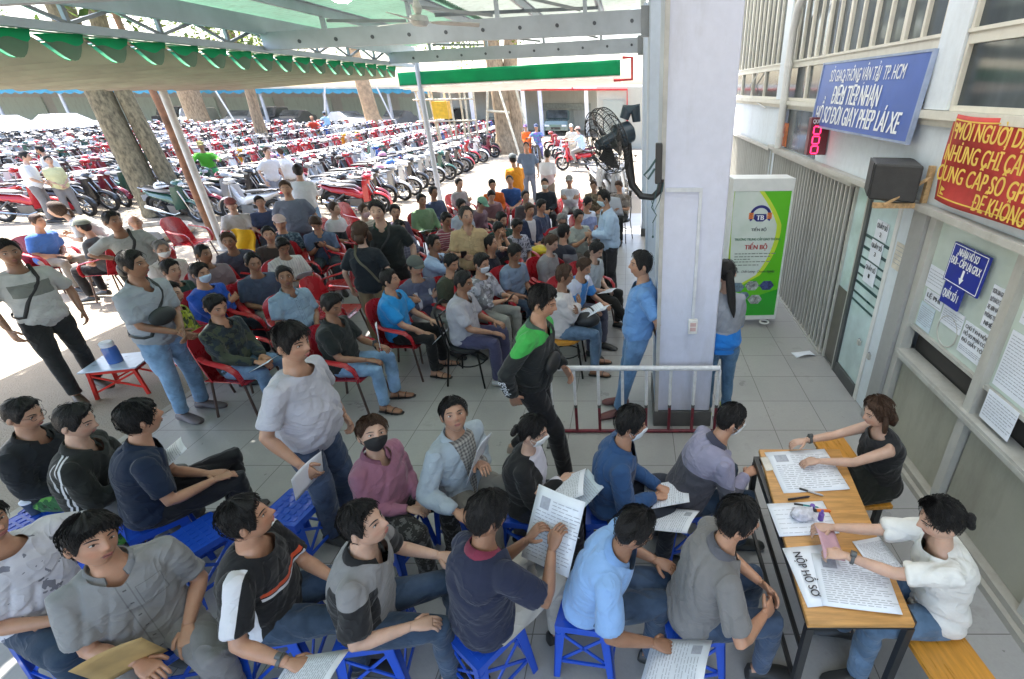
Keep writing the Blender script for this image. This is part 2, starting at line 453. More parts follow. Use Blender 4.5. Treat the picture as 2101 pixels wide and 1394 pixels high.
b = B(); b.box(XW-0.06, XW+0.04, 3.88, 4.075, 0, 2.115); b.build('grey_column', dirt_paint('grey_column_paint', (0.36,0.36,0.35),(0.2,0.19,0.17),0.6,0.4), bld)
# glass door with frame, stripes and padlock hasp
dr = B(); dr.box(XW+0.005, XW+0.02, 4.41, 4.93, 0.14, 2.01)
do = dr.build('glass_door', M_frost, bld)
f = B()
f.box(XW-0.02, XW+0.04, 4.935, 4.995, 0.0, 2.08)
f.box(XW-0.018, XW+0.038, 4.406, 4.934, 0.0, 0.135); f.box(XW-0.018, XW+0.038, 4.406, 4.934, 2.015, 2.078)
f.build('door_frame', M_dgrey, do)
f = B(); f.box(XW-0.01, XW+0.04, 4.345, 4.405, 0.0, 2.08); f.build('door_stile', M_white, do)
s = B()
for z, h in ((0.93,0.022),(1.02,0.022),(1.13,0.03),(1.22,0.02),(1.31,0.03),(1.40,0.02),(1.50,0.03),(1.62,0.03)):
    s.box(XW+0.001, XW+0.0045, 4.42, 4.92, z, z+h)
s.build('door_stripes', mat('dark_teal_film', (0.03,0.08,0.085), 0.3), do)
# side light between door and gate
b = B(); b.box(XW+0.005, XW+0.02, 5.0, 5.30, 0.95, 2.05); sl = b.build('side_light', M_frost, bld)
b = B(); b.box(XW+0.0, XW+0.02, 5.0, 5.30, 0.03, 0.90); b.box(XW+0.0, XW+0.02, 5.0, 5.3, 0.9, 0.949, ); b.build('kick_panel', mat('brown_grey_panel', (0.13,0.12,0.10), 0.5), sl)
b = B(); b.box(XW-0.02, XW+0.03, 5.30, 5.34, 0, 2.08); b.box(XW-0.02,XW+0.03,4.996,5.02,0,2.08); b.build('jamb', M_alu, sl)

# ---- folding metal gate
def folding_gate(y0, y1, z1, label, nn):
    g = empty('folding_gate', (XW, (y0+y1)/2, 0), 0, label, 'gate'); ly0, ly1 = y0-(y0+y1)/2, y1-(y0+y1)/2
    s = B(); n = nn
    for k in range(n+1):
        y = ly0 + (ly1-ly0)*k/n; x = -0.03 if k % 2 else 0.01
        s.box(x-0.012, x+0.012, y-0.013, y+0.013, 0.03, z1-0.03)
    s.build('slat', dirt_paint('galvanised_slat', (0.52,0.51,0.47), (0.22,0.2,0.15), 0.45, 0.5), g)
    for zc in (0.55, 1.55):
        x = B()
        for k in range(0, n-3, 2):
            ya = ly0+(ly1-ly0)*k/n; yb = ly0+(ly1-ly0)*(k+4)/n
            x.bar((0.026,ya,zc-0.2), (0.026,yb,zc+0.2), 0.004, 0.014, (1,0,0)); x.bar((0.032,ya,zc+0.2), (0.032,yb,zc-0.2), 0.004, 0.014, (1,0,0))
        x.build('lattice', dirt_paint('galvanised_slat', (0.52,0.51,0.47), (0.22,0.2,0.15), 0.45, 0.5), g)
    r = B(); r.box(-0.055, 0.03, ly0, ly1, 0.0, 0.028); r.build('floor_track', M_alu, g)
    t = B(); t.box(-0.06, 0.03, ly0, ly1, z1-0.028, z1+0.02); t.build('top_track', M_alu, g)
folding_gate(5.36, 8.6, 2.06, 'long grey folding metal gate right of the green advertising stand', 58)
folding_gate(8.9, 13.6, 2.06, 'far folding gate of thin bars seen above the green advertising stand', 60)

# ---- pillars in a row
for k, y in enumerate((3.91, 7.35, 10.9)):
    lab = ['big lavender square pillar carrying the black wall fan', 'second pale blue pillar right behind the front pillar', 'farthest pale blue pillar of the row beyond the front one'][k]
    p = empty('pillar', (0.5, y+0.35, 0), 0, lab, 'pillar', 'square pillars in line')
    hw, hd = 0.26, 0.35
    a = B(); a.box(-hw, hw, -hd, hd, 0.17, 4.4); a.build('shaft', M_pillar if k == 0 else M_pillar_l, p, bevel=0.012)
    a = B(); a.box(-hw-0.006, -hw-0.001, -hd+0.03, hd-0.02, 0.17, 4.4); a.build('side_face', M_pillar_l, p)
    a = B(); a.box(-hw-0.02, hw+0.02, -hd-0.02, hd+0.02, 0, 0.168); a.build('base', mat('dark_plinth_tile', (0.11,0.11,0.11), 0.5), p)
    if k == 0:
        a = B(); a.box(-hw-0.012, -hw+0.02, -hd-0.012, -hd+0.02, 0.17, 4.39); a.build('corner_guard', mat('corner_guard_strip', (0.45,0.44,0.42), 0.4), p)
        a = B()   # cable trunking: down the corner, across the face, down to the switch
        a.box(-hw+0.03, 0.055, -hd-0.018, -hd-0.001, 2.245, 2.275); a.box(0.03, 0.055, -hd-0.018, -hd-0.001, 1.16, 2.2445)
        a.build('cable_trunking', mat('trunking_plastic', (0.62,0.64,0.68), 0.5), p)
        a = B(); a.box(0.005, 0.085, -hd-0.035, -hd-0.001, 1.02, 1.158); sw = a.build('switch_box', mat('switch_white', (0.82,0.80,0.76), 0.4), p, bevel=0.005)
        a = B(); a.box(0.02, 0.07, -hd-0.039, -hd-0.0355, 1.05, 1.085); a.box(0.02,0.07,-hd-0.039,-hd-0.0355,1.095,1.13); a.build('switch_label', mat('pale_red_label',(0.6,0.4,0.38),0.5), sw)

# ---- steel canopy over the crowd
can = empty('steel_canopy', (0,0,0), 0, 'grey steel canopy with ribbed translucent roof over the waiting crowd', 'canopy')
def roofz(x): return 3.62 + (x+5.0)*0.052
def sheetz(x): return roofz(x)+0.20+(x+5.0)*0.085
def rafter(y, h0=0.20, h1=0.27):
    b = B(); xs = (-4.9, 0.20)
    z0, z1 = roofz(xs[0]), roofz(xs[1])
    b.add([(xs[0],y-0.04,z0-h0),(xs[1],y-0.04,z1-h1),(xs[1],y+0.04,z1-h1),(xs[0],y+0.04,z0-h0),(xs[0],y-0.04,z0),(xs[1],y-0.04,z1),(xs[1],y+0.04,z1),(xs[0],y+0.04,z0)],
          [(3,2,1,0),(4,5,6,7),(0,1,5,4),(1,2,6,5),(2,3,7,6),(3,0,4,7)])
    ro = b.build('rafter', M_steel, can, smooth=False)
    h = B(); 
    for k in range(10):
        x = -4.4 + k*0.49
        if k == 5: pass
        h.lathe([(0.0,-0.046),(0.024,-0.046),(0.024,-0.0405),(0.0,-0.0405)], (x, y, roofz(x)-0.125), 'y', 12)
    h.build('bolt_hole', mat('bolt_hole_shade', (0.10,0.11,0.13), 0.4, 0.5), ro)  # dark discs on the beam face stand for the shade in holes
    for k, x in enumerate((-4.05,-2.9,-1.75,-0.6)):
        st = B(); st.bar((x,y,roofz(x)+0.002),(x,y,sheetz(x)-0.146),0.05,0.05,(1,0,0)); st.build('strut', M_steel, can, smooth=False)
        x2 = x+1.15; st = B(); st.bar((x+0.06,y,sheetz(x)-0.19),(x2-0.06,y,roofz(x2)+0.03),0.035,0.035,(0,1,0)); st.build('diagonal', M_steel_d, can, smooth=False)
    g = B(); g.box(0.13, 0.232, y-0.06, y+0.06, roofz(0.2)-0.31, roofz(0.2)+0.03); g.build('end_plate', M_steel_d, ro)
for y in (0.2, 3.9, 7.6, 11.4): rafter(y)
for x in (-4.05, -2.9, -1.75, -0.6, 0.55, 1.7):
    b = B(); z = sheetz(x)-0.145; b.box(x-0.025, x+0.025, -3, 12.6, z, z+0.11); b.box(x-0.06, x+0.06, -3, 12.6, z+0.111, z+0.118)
    b.build('purlin', M_steel, can, smooth=False)
for y in (5.7, 9.5):
    for xa, xb in ((-4.9,-2.9),(-2.9,-0.6),(-0.6,1.7)):
        b = B(); b.bar((xa,y-0.9,sheetz(xa)-0.17),(xb,y+0.9,sheetz(xb)-0.17),0.04,0.05); b.build('wind_brace', M_steel_d, can, smooth=False)
def corr_mat(name, c, tr):
    m, nt, bs = newmat(name); out = nt.nodes['Material Output']
    v = coords(nt, 'Object'); f = noise_fac(nt, v, 0.8, 6, 0.65, 0.35, 0.7); f2 = noise_fac(nt, v, 7, 4, 0.7, 0.5, 0.75)
    col = mixc(nt, f, dark(c, 0.75), c); col = mixc(nt, mth(nt,'MULTIPLY',f2,0.4), col, (0.16,0.17,0.12))
    L(nt, col, bs.inputs['Base Color']); bs.inputs['Roughness'].default_value = 0.5
    t = N(nt, 'ShaderNodeBsdfTranslucent'); L(nt, col, t.inputs['Color'])
    mx = N(nt, 'ShaderNodeMixShader'); mx.inputs[0].default_value = tr
    L(nt, bs.outputs[0], mx.inputs[1]); L(nt, t.outputs[0], mx.inputs[2]); L(nt, mx.outputs[0], out.inputs['Surface']); return m
M_corr_g = corr_mat('ribbed_green_sheet', (0.26,0.46,0.34), 0.17)
M_corr_w = corr_mat('ribbed_white_sheet', (0.46,0.52,0.46), 0.20)
def corr(x0, x1, y0, y1, m, amp=0.020, per=0.11, dz=0.0):
    b = B(); n = int((y1-y0)/per*4)
    def fn(u, v):
        x = x0+(x1-x0)*v; y = y0+(y1-y0)*u
        return (x, y, sheetz(x)+dz+amp*math.sin(2*math.pi*y/per))
    b.grid(fn, n, 1); b.build('roof_sheet', m, can, ang=None)
corr(-5.15,-2.75,-3,12.7,M_corr_g); corr(-2.85,0.3,-3,12.7,M_corr_w,dz=0.02); corr(0.2,2.6,-3,12.7,corr_mat('ribbed_clear_sheet', (0.74,0.77,0.75), 0.5))  # last sheet, out of view, made more translucent to light wall and table
# edge truss along the open side
b = B(); X = -4.95
b.box(X-0.05, X+0.05, -3, 12.6, 3.40, 3.47); b.box(X-0.06, X+0.06, -3, 12.6, 3.63, 3.68); b.box(X+0.062, X+0.14, -3, 12.6, 3.60, 3.80)
b.build('edge_truss_chord', M_steel, can, smooth=False)
b = B(); y = -2.6; k = 0
while y < 12.4:
    b.bar((X,y,3.47),(X,y+0.48,3.63),0.028,0.028); b.bar((X,y+0.96,3.47),(X,y+0.48,3.63),0.028,0.028); b.bar((X,y+0.96,3.47),(X,y+0.96,3.63),0.035,0.035); y += 0.96
b.build('edge_truss_web', M_steel_d, can, smooth=False)
b = B(); b.tube([(-4.97,12.95,0),(-4.97,12.95,3.62)], 0.062, 14); b.box(-5.07,-4.87,12.85,13.05,0,0.015); b.build('post', M_steel, can)
b = B(); b.tube([(-4.97,1.0,0),(-4.97,1.0,3.62)], 0.062, 14); b.build('post', M_steel, can)

# ---- ceiling fan
fan = empty('ceiling_fan', (-2.25, 6.15, 3.60), 0.5, 'white three blade ceiling fan hanging under the ribbed roof', 'ceiling fan')
M_fanw = mat('fan_white', (0.66,0.66,0.62), 0.4)
b = B(); b.lathe([(0.02,0.06),(0.09,0.05),(0.10,0.0),(0.07,-0.04),(0.0,-0.05)], n=18); b.build('motor', M_fanw, fan)
b = B(); b.tube([(0,0,0.05),(0,0,0.55)], 0.012); b.lathe([(0.012,0.06),(0.03,0.065),(0.05,0.12),(0.02,0.2),(0.012,0.21)], n=14); b.build('down_rod', M_fanw, fan)
for k in range(3):
    a = 2*math.pi*k/3; c, s_ = math.cos(a), math.sin(a); b = B()
    pts = [(0.09,-0.02,0),(0.2,-0.05,0.01),(0.62,-0.065,0.012),(0.64,0.06,-0.012),(0.2,0.05,-0.01),(0.09,0.02,0)]
    vs = [(x*c-y*s_, x*s_+y*c, z) for x,y,z in pts]; vs2 = [(x,y,z-0.006) for x,y,z in vs]; n = len(vs)
    b.add(vs+vs2, [tuple(range(n)), tuple(range(2*n-1,n-1,-1))]+[(i,(i+n),((i+1)%n)+n,(i+1)%n) for i in range(n)])
    b.build('blade', M_fanw, fan)
# ---- lit lamp under the roof
lm = empty('roof_lamp', (-3.1, 6.3, 3.80), 0, 'bright round lamp glowing under the green roof sheet', 'lamp')
b = B(); b.lathe([(0.0,0.10),(0.06,0.09),(0.09,0.03),(0.10,0.02),(0.0,0.02)], n=18); b.build('housing', M_fanw, lm)
b = B(); b.lathe([(0.0,-0.02),(0.06,-0.012),(0.095,0.012),(0.095,0.018),(0,0.018)], n=18); b.build('diffuser', emis('lamp_glow', (1,0.97,0.92), 14), lm)

# ---- retractable awning: ribs across, fabric sagging in folds between them
aw = empty('retractable_awning', (0,0,0), 0, 'green folded awning hanging in scallops along the left roof edge', 'awning')
M_green = fabric_translucent('green_awning_fabric', (0.012,0.30,0.13), 0.3)
M_beige = fabric_translucent('beige_awning_underside', (0.40,0.35,0.31), 0.22)
Y0, Y1, PER = -1.4, 12.2, 0.44
nf = int((Y1-Y0)/PER)
def sag(s): return math.sin(math.pi*min(1.0, s**1.35))
def aw_top(x): return 3.385 - (-5.0-x)*0.070
def fab(u, v, off=0.0):
    y = Y0 + nf*PER*u; s = (nf*u) % 1.0; x = -5.02 - 3.55*v
    return (x, y, aw_top(x) - (0.175*sag(s) + 0.02) - off)
b = B(); b.grid(lambda u,v: fab(u,v), nf*10, 3); b.build('fabric', M_green, aw, ang=None)
b = B(); b.grid(lambda u,v: fab(u,v,0.006), nf*10, 3); b.build('lining', M_beige, aw, ang=None)
fl = B(); fg = B()
for k in range(nf):
    n = 12; top = []; bot = []; mid = []
    for i in range(n+1):
        s = i/n; y = Y0 + PER*(k + s*0.985 + 0.007); zt = aw_top(-5.0) + 0.02 - 0.035*(1-s) ; d = 0.005 + 0.205*sag(s)
        bulge = 0.03*math.sin(math.pi*s)
        top.append((-4.985, y, zt)); mid.append((-4.975+bulge, y, zt-min(d, 0.075+0.02*math.sin(9*s+k))*1.0)); bot.append((-4.985+bulge*0.4, y, zt-d))
    vs = top+mid; fg.add(vs, [(i, i+1, n+1+i+1, n+1+i) for i in range(n)])
    vs = mid+bot; fl.add(vs, [(i, i+1, n+1+i+1, n+1+i) for i in range(n)])
fg.build('scallop_valance', M_green, aw, ang=None)
fl.build('scallop_lining', fabric_translucent('grey_green_lining', (0.12,0.17,0.11), 0.25), aw, ang=None)
b = B()
for k in range(nf+1):
    y = Y0 + PER*k; b.tube([(-5.0,y,aw_top(-5.0)-0.004),(-8.58,y,aw_top(-8.58)-0.004)], 0.012, 6)
b.build('rib', M_steel_d, aw)
b = B(); b.box(-8.62,-8.56,Y0,Y1,2.965,3.035); b.box(-5.06,-5.0,Y0,Y1,3.385,3.398); b.build('side_rail', M_alu, aw)
b = B(); b.tube([(-8.52,9.95,-0.03),(-8.52,9.95,2.97)], 0.062, 14); b.box(-8.62,-8.42,9.85,10.05,-0.03,-0.01); b.build('post', mat('pale_post_paint', (0.55,0.56,0.53), 0.5), aw)
b = B(); b.tube([(-8.52,1.5,-0.03),(-8.52,1.5,2.97)], 0.06, 14); b.build('post', M_steel, aw)

# ---- second awning across the far end
a2 = empty('green_valance_awning', (0,0,0), 0, 'plain green awning with pale scalloped hem across the far canopy end', 'awning')
M_green2 = fabric_translucent('green_valance_fabric', (0.01,0.36,0.17), 0.45)
def v2(u, v):
    x = -5.45 + 5.2*u; zt = 3.31 + 0.27*u; zb = 3.03 + 0.22*u
    return (x, 12.93 + 0.012*math.sin(u*40) + 0.01*math.sin(u*17+v*3), zt + (zb-zt)*v)
b = B(); b.grid(v2, 60, 5, thick=0.004); b.build('valance', M_green2, a2, ang=None)
b = B(); ns = 18
for k in range(ns):
    u0, u1 = k/ns, (k+1)/ns; n = 8; top = []; bot = []
    for i in range(n+1):
        u = u0+(u1-u0)*i/n; p = v2(u, 1.0); top.append((p[0], p[1]-0.006, p[2]+0.012)); bot.append((p[0], p[1]-0.006, p[2]-0.012-0.045*abs(math.cos(math.pi*i/n))**0.7))
    b.add(top+bot, [(i, n+1+i, n+1+i+1, i+1) for i in range(n)])
b.build('scalloped_hem', fabric_translucent('pale_hem_fabric', (0.62,0.56,0.50), 0.4), a2, ang=None)
b = B(); b.grid(lambda u,v: (-5.45+5.2*u, 12.96+3.6*v, 3.03+0.22*u-0.02-0.10*v-0.05*abs(math.sin(v*math.pi*8))), 10, 64); b.build('underside', M_beige, a2, ang=None)

# ---- red fire pipes by the pillar end of the canopy
b = B()
b.tube([(-0.20,12.6,3.60),(0.02,12.6,3.60),(0.02,12.6,3.17),(-0.4,12.6,3.15)], 0.035, 10)
tag(b.build('fire_pipe', M_red), 'short red bent pipe at the right end of the green valance', 'pipe')

# ---- far car shed with blue valance
sh = empty('car_shed', (0,0,0), 0, 'long dark car shed with bright blue scalloped valance across the back of the yard', 'shed')
M_blue = fabric_translucent('blue_valance_fabric', (0.12,0.50,0.78), 0.5)
b = B(); nsc = 70
for k in range(nsc):
    xa = -72 + k*0.8; n = 8; top=[]; bot=[]
    for i in range(n+1):
        x = xa+0.8*i/n; top.append((x,44.0,3.05)); bot.append((x,43.98,2.82-0.14*math.sin(math.pi*i/n)))
    b.add(top+bot, [(i, n+1+i, n+2+i, i+1) for i in range(n)])
b.build('valance', M_blue, sh)
b = B(); b.box(-73,-15.5,43.9,56,3.06,3.2); b.build('roof', fabric_translucent('shed_roof_sheet', (0.62,0.62,0.60), 0.35), sh)
b = B(); b.box(-73,-8,55.7,56,-0.03,3.05); b.build('back_wall', dirt_paint('grey_shed_wall', (0.50,0.50,0.48),(0.3,0.3,0.3),0.9,0.5), sh)
for x in (-70,-64,-58,-52,-46.5,-41,-35.6,-30.2,-25.0,-19.8):
    b = B(); b.tube([(x,44.4,-0.03),(x,44.4,3.06)], 0.12, 10); b.build('post', M_steel, sh)
b = B()
for k in range(9): b.box(-71+k*5.9, -66.2+k*5.9, 55.55, 55.69, 0.0, 2.3)
b.build('shutter', dirt_paint('green_grey_shutter', (0.50,0.58,0.53),(0.2,0.2,0.18),0.7,0.4), sh)

# ---- low block at the far right: workshop bay and white door
ws = empty('workshop_block', (0,0,0), 0, 'pale workshop block with open bay beyond the tree at the far right', 'building')
b = B(); b.box(-15.4,1.2,44,44.3,-0.03,3.3); b.box(-15.4,1.2,38.9,44,3.05,3.3); b.build('wall', dirt_paint('workshop_wall',(0.62,0.62,0.58),(0.3,0.28,0.25),0.9,0.4), ws)
b = B(); b.box(-15.4,2.3,38.6,38.9,2.92,3.12); b.build('fascia', M_white, ws)
for x in (-15.2,-11.4,-7.7,-6.5,-3.2):
    b = B(); b.box(x-0.13,x+0.13,38.64,38.88,-0.03,2.915); b.build('column', M_white if x != -6.5 else M_pillar, ws)
b = B(); b.box(-1.9,2.3,30.0,30.2,-0.03,3.1); b.build('white_wall', dirt_paint('cream_wall',(0.46,0.44,0.36),(0.3,0.28,0.22),0.8,0.3), ws)
b = B(); b.box(-1.55,-0.35,29.93,29.99,-0.03,2.45); b.build('door', dirt_paint('cream_door',(0.36,0.38,0.32),(0.5,0.47,0.4),0.6,0.3), ws)
b = B(); b.box(-7.3,-3.3,43.7,43.95,1.5,2.0); b.build('shelf', mat('shelf_grey',(0.36,0.38,0.35),0.6), ws)
b = B(); b.tube([(-6.0,29.8,2.98),(-0.22,29.8,2.98),(-0.22,29.8,0.3)], 0.06, 10); b.tube([(-3.2,29.8,2.98),(-3.2,29.8,3.4)],0.05,8)
tag(b.build('fire_pipe', M_red), 'long thin red pipe bending down beside the far white door', 'pipe')
# ================================================================== SIGNS, STANDS, FURNITURE, TREES, CARS
M_tw = mat('white_lettering', (0.85,0.87,0.9), 0.5, 0, 0.03)
M_ty = mat('yellow_lettering', (0.80,0.55,0.10), 0.5, 0, 0.1)
M_tb = mat('black_lettering', (0.03,0.03,0.04), 0.6, 0, 0.03)
M_tr = mat('dark_red_lettering', (0.45,0.04,0.04), 0.5, 0, 0.03)
M_paper = mat('white_paper', (0.76,0.79,0.86), 0.6, 0, 0.05, 3)
M_print = mat('grey_print', (0.38,0.40,0.46), 0.6, 0, 0.2, 30)
WALL = (R(90), 0, R(-90))
# ---- blue office sign
sg = empty('hanging_sign', (XW-0.10, 5.49, 2.89), 0, 'large blue office sign with white Vietnamese lettering under the window band', 'sign')
def signplate(u, v): return (-0.03*0, 1.14-2.28*u, 0.33-0.66*v)
b = B(); b.box(-0.012, 0.012, -1.13, 1.13, -0.325, 0.325)
b.build('plate', mat('blue_sign_paint', (0.085,0.15,0.46), 0.35, 0, 0.12, 1.2), sg)
f = B(); f.box(-0.02,0.018,-1.155,-1.131,-0.345,0.345); f.box(-0.02,0.018,1.131,1.155,-0.345,0.345); f.box(-0.018,0.016,-1.13,1.13,0.326,0.345); f.box(-0.018,0.016,-1.13,1.13,-0.345,-0.326)
f.build('frame', mat('blue_grey_frame',(0.30,0.36,0.50),0.4), sg)
text_obj('lettering', 'SỞ GIAO THÔNG VẬN TẢI  TP. HCM', 0.165, M_tw, sg, (-0.016,0.02,0.195), WALL, 0.045, 0.12, 1.66)
text_obj('lettering', 'ĐIỂM TIẾP NHẬN', 0.26, M_tw, sg, (-0.016,0.1,0.0), WALL, 0.085, 0.14, 1.14)
text_obj('lettering', 'HỒ SƠ ĐỔI GIẤY PHÉP LÁI XE', 0.25, M_tw, sg, (-0.016,0.05,-0.205), WALL, 0.085, 0.14, 2.02)
sg.rotation_euler = (0, R(4), R(1.0))
# ---- red banner
bn = empty('cloth_banner', (XW-0.03, 3.86, 2.2), 0, 'red cloth banner with yellow Vietnamese lettering over the service window', 'banner')
def ban(u, v):
    y = -1.75*u; z = 0.60*(1-v) - 0.012*math.sin(u*9)
    return (-0.03-0.018*math.sin(7*u+5*v)-0.012*math.sin(15*u-6*v), y, z)
b = B(); b.grid(ban, 50, 16, thick=0.004)
b.build('cloth', mat('red_banner_cloth', (0.52,0.055,0.045), 0.75, 0, 0.22, 3, bmp=0.3, bscale=12), bn, ang=None)
b = B()
for a0,a1,c0,c1 in ((0.02,0.99,0.045,0.06),(0.02,0.99,0.93,0.945)):
    b.grid(lambda u,v: (lambda p: (p[0]-0.006,p[1],p[2]))(ban(a0+(a1-a0)*u, c0+(c1-c0)*v)), 40, 1)
b.grid(lambda u,v: (lambda p: (p[0]-0.006,p[1],p[2]))(ban(0.02+0.006*v, 0.06+0.87*u)), 12, 1)
for c in (0.13, 0.86):
    b.grid(lambda u,v: (lambda p: (p[0]-0.008,p[1],p[2]))(ban(0.035+0.028*v*abs(math.sin(5*u)), c-0.05+0.1*u)), 10, 3)
b.build('border', M_ty, bn, ang=None)
for t, y, z, w in (('MỌI NGƯỜI DÂN CẦN BIẾT',-0.78,0.49,1.3),('NHƯNG CHỈ CẦN SỐ GPLX',-0.72,0.345,1.3),('CUNG CẤP SỐ GPLX PET',-0.66,0.205,1.25),('ĐỂ KHÔNG MẤT',-0.88,0.075,0.72)):
    text_obj('lettering', t, 0.155, M_ty, bn, (-0.075,y,z), WALL, 0.07, 0.12, w)
# ---- blue window sign + counter plate, papers on glass
ws_ = empty('window_sign', (XW-0.012, 3.32, 1.81), 0, 'small dark blue window sign with white arrow pointing down to counter one', 'sign')
ws_.rotation_euler = (0, R(2), 0)
M_nb = mat('navy_sign_paint', (0.02,0.035,0.30), 0.35, 0, 0.1)
b = B(); b.box(-0.008,0.008,-0.20,0.20,-0.14,0.15); b.box(-0.007,0.007,-0.06,0.16,-0.30,-0.142); b.build('plate', M_nb, ws_)
f = B()
for y0,y1,z0,z1 in ((-0.19,0.19,0.137,0.142),(-0.19,0.19,-0.132,-0.127),(-0.19,-0.185,-0.127,0.137),(0.185,0.19,-0.127,0.137)): f.box(-0.0105,-0.0085,y0,y1,z0,z1)
f.add([(-0.012,0.028,-0.07),(-0.012,-0.028,-0.07),(-0.012,0.0,-0.115)],[(0,1,2)]); f.box(-0.0115,-0.0095,-0.011,0.011,-0.0705,-0.01)
f.build('arrow', M_tw, ws_)
text_obj('lettering', 'NHẬN HỒ SƠ', 0.075, M_tw, ws_, (-0.012,0.0,0.095), WALL, 0.12, 0, 0.23)
text_obj('lettering', 'ĐỔI - CẤP LẠI GPLX', 0.078, M_tw, ws_, (-0.012,0.0,0.025), WALL, 0.12, 0, 0.34)
text_obj('lettering', 'QUẦY SỐ 1', 0.085, M_tw, ws_, (-0.012,0.05,-0.22), WALL, 0.12, 0, 0.18)
def notice(y0, y1, z0, z1, label, lines=(), x=XW+0.024, size=0.04, hdr=0, m=None, nl=0, grp=None):
    """sheet of paper stuck flat on the glass; lines of real words, then nl ruled grey text lines"""
    n = empty('notice', (x, (y0+y1)/2, (z0+z1)/2), 0, label, 'notice', grp)
    w, h = abs(y1-y0), z1-z0
    b = B(); b.box(-0.002,0.002,-w/2,w/2,-h/2,h/2); b.build('sheet', m or M_paper, n)
    k = len(lines)
    for i, t in enumerate(lines):
        text_obj('lettering', t, size, M_tb, n, (-0.0042,0,h/2-size*0.9-i*size*1.25), WALL, 0.07, 0, min(w*0.88, size*0.62*len(t)), ext=0.0006)
    if nl:
        b = B(); top = h/2-size*1.25*k-0.03
        for i in range(nl):
            z = top-(top+h/2-0.02)*i/nl; e = -w/2+0.015+(0.3*w*random.random() if i%3==2 else 0); y_ = w/2-0.015
            while y_ > e:
                l_ = random.uniform(0.012,0.04); b.box(-0.0038,-0.0024,max(e-0.01,y_-l_),y_,z-0.0045,z); y_ -= l_+0.007
        b.build('print_lines', M_print, n)
    return n
notice(3.06,2.92,1.50,1.80,'white notice with bold black words right of the small navy sign',('ĐƠN XIN GPLX','QUÝ KHÁCH CHỜ','XE XIN VÀO','PHÒNG TIẾP','NHÉ'),size=0.045)
notice(3.78,3.56,1.52,1.70,'white sheet with red printed lines at the left edge of the service window',(),nl=5)
notice(3.74,3.50,1.40,1.51,'narrow paper strip headed with fee words below the navy sign',('LỆ PHÍ',),size=0.05,nl=2)
notice(3.48,3.22,1.335,1.485,'small grey printed notice stuck low in the middle of the service window',(),nl=6)
notice(3.20,2.93,1.23,1.47,'printed notice of broken bold text in the lower right of the service window',('CHÚ Ý KHI NỘP','HỒ SƠ PHẢI CÓ','ĐỦ GIẤY TỜ'),size=0.04,nl=3)
notice(3.76,3.56,1.18,1.39,'pale blue printed form in the lower left corner of the service window',(),nl=9,m=mat('pale_blue_paper',(0.60,0.70,0.78),0.6,0,0.1))
notice(2.78,2.42,1.20,1.60,'large white notice sheet of ruled lines in the second service window',(),nl=16)
notice(2.76,2.44,1.66,2.0,'upper white notice sheet of fine print in the second service window',(),nl=12)
notice(2.74,2.46,0.96,1.18,'lowest white sheet with a grey table in the second service window',(),nl=8, x=XW-0.012)
notice(4.74,4.50,1.66,1.84,'topmost counter number paper on the glass door',('QUẦY SỐ','2'),x=XW-0.004,size=0.06)
notice(4.76,4.52,1.43,1.64,'middle counter number paper on the glass door',('QUẦY SỐ','3'),x=XW-0.004,size=0.06)
notice(4.78,4.54,1.20,1.41,'lowest counter number paper on the glass door',('QUẦY SỐ','1'),x=XW-0.004,size=0.06)
notice(4.30,4.12,1.50,1.74,'cream paper notice with a black bar on the white door jamb',(),x=XW-0.006,nl=5,m=mat('cream_paper',(0.72,0.67,0.58),0.6))
# speech hole ring and clutter behind the glass
b = B(); b.torus((XW+0.026,3.36,1.30),0.12,0.006,'x',28,6); tag(b.build('speaking_hole_ring', M_alu), 'round metal rim of the speaking hole in the service window', 'ring')
# ---- padlocks
for y, x, lab in ((4.50, XW-0.03,'steel padlock on the glass door'),(4.20, XW-0.06,'steel padlock on the white jamb beside the door')):
    p = empty('padlock', (x,y,0.62), 0, lab, 'padlock')
    b = B(); b.box(-0.012,0.012,-0.026,0.026,-0.035,0.02); b.build('lock_body', M_alu, p, bevel=0.004)
    b = B(); b.torus((0,0,0.02),0.018,0.005,'x',12,6,None,0,math.pi); b.v=[(x_,y_,z_) for x_,y_,z_ in b.v]; b.build('shackle', M_steel_d, p)
# ---- queue number display
ld = empty('queue_display', (2.27,6.42,2.45), 0, 'black queue display with stacked red digits beside the blue sign', 'display')
b = B(); b.box(-0.115,0.115,-0.05,0.05,-0.21,0.21); b.build('case', mat('maroon_case',(0.16,0.03,0.04),0.4), ld, bevel=0.006)
text_obj('lettering','QUẦY SỐ',0.06,M_tw,ld,(0,-0.0525,0.165),(R(90),0,0),0.02,0,0.19)
M_led = emis('led_red',(1.0,0.02,0.10),1.1)
for z in (0.07,-0.04,-0.15):
    b = B()
    for x0,x1,z0,z1 in ((-0.035,0.035,0.036,0.048),(-0.035,0.035,-0.048,-0.036),(-0.047,-0.035,-0.036,0.036),(0.035,0.047,-0.036,0.036)): b.box(x0-0.03,x1-0.03,-0.054,-0.0505,z+z0,z+z1)
    b.build('led_digit', M_led, ld)
b = B()
for s in (-0.06,0.06): b.tube([(s,0,0.21),(s,0,0.31)],0.004,5)
b.build('hanger', M_steel_d, ld)
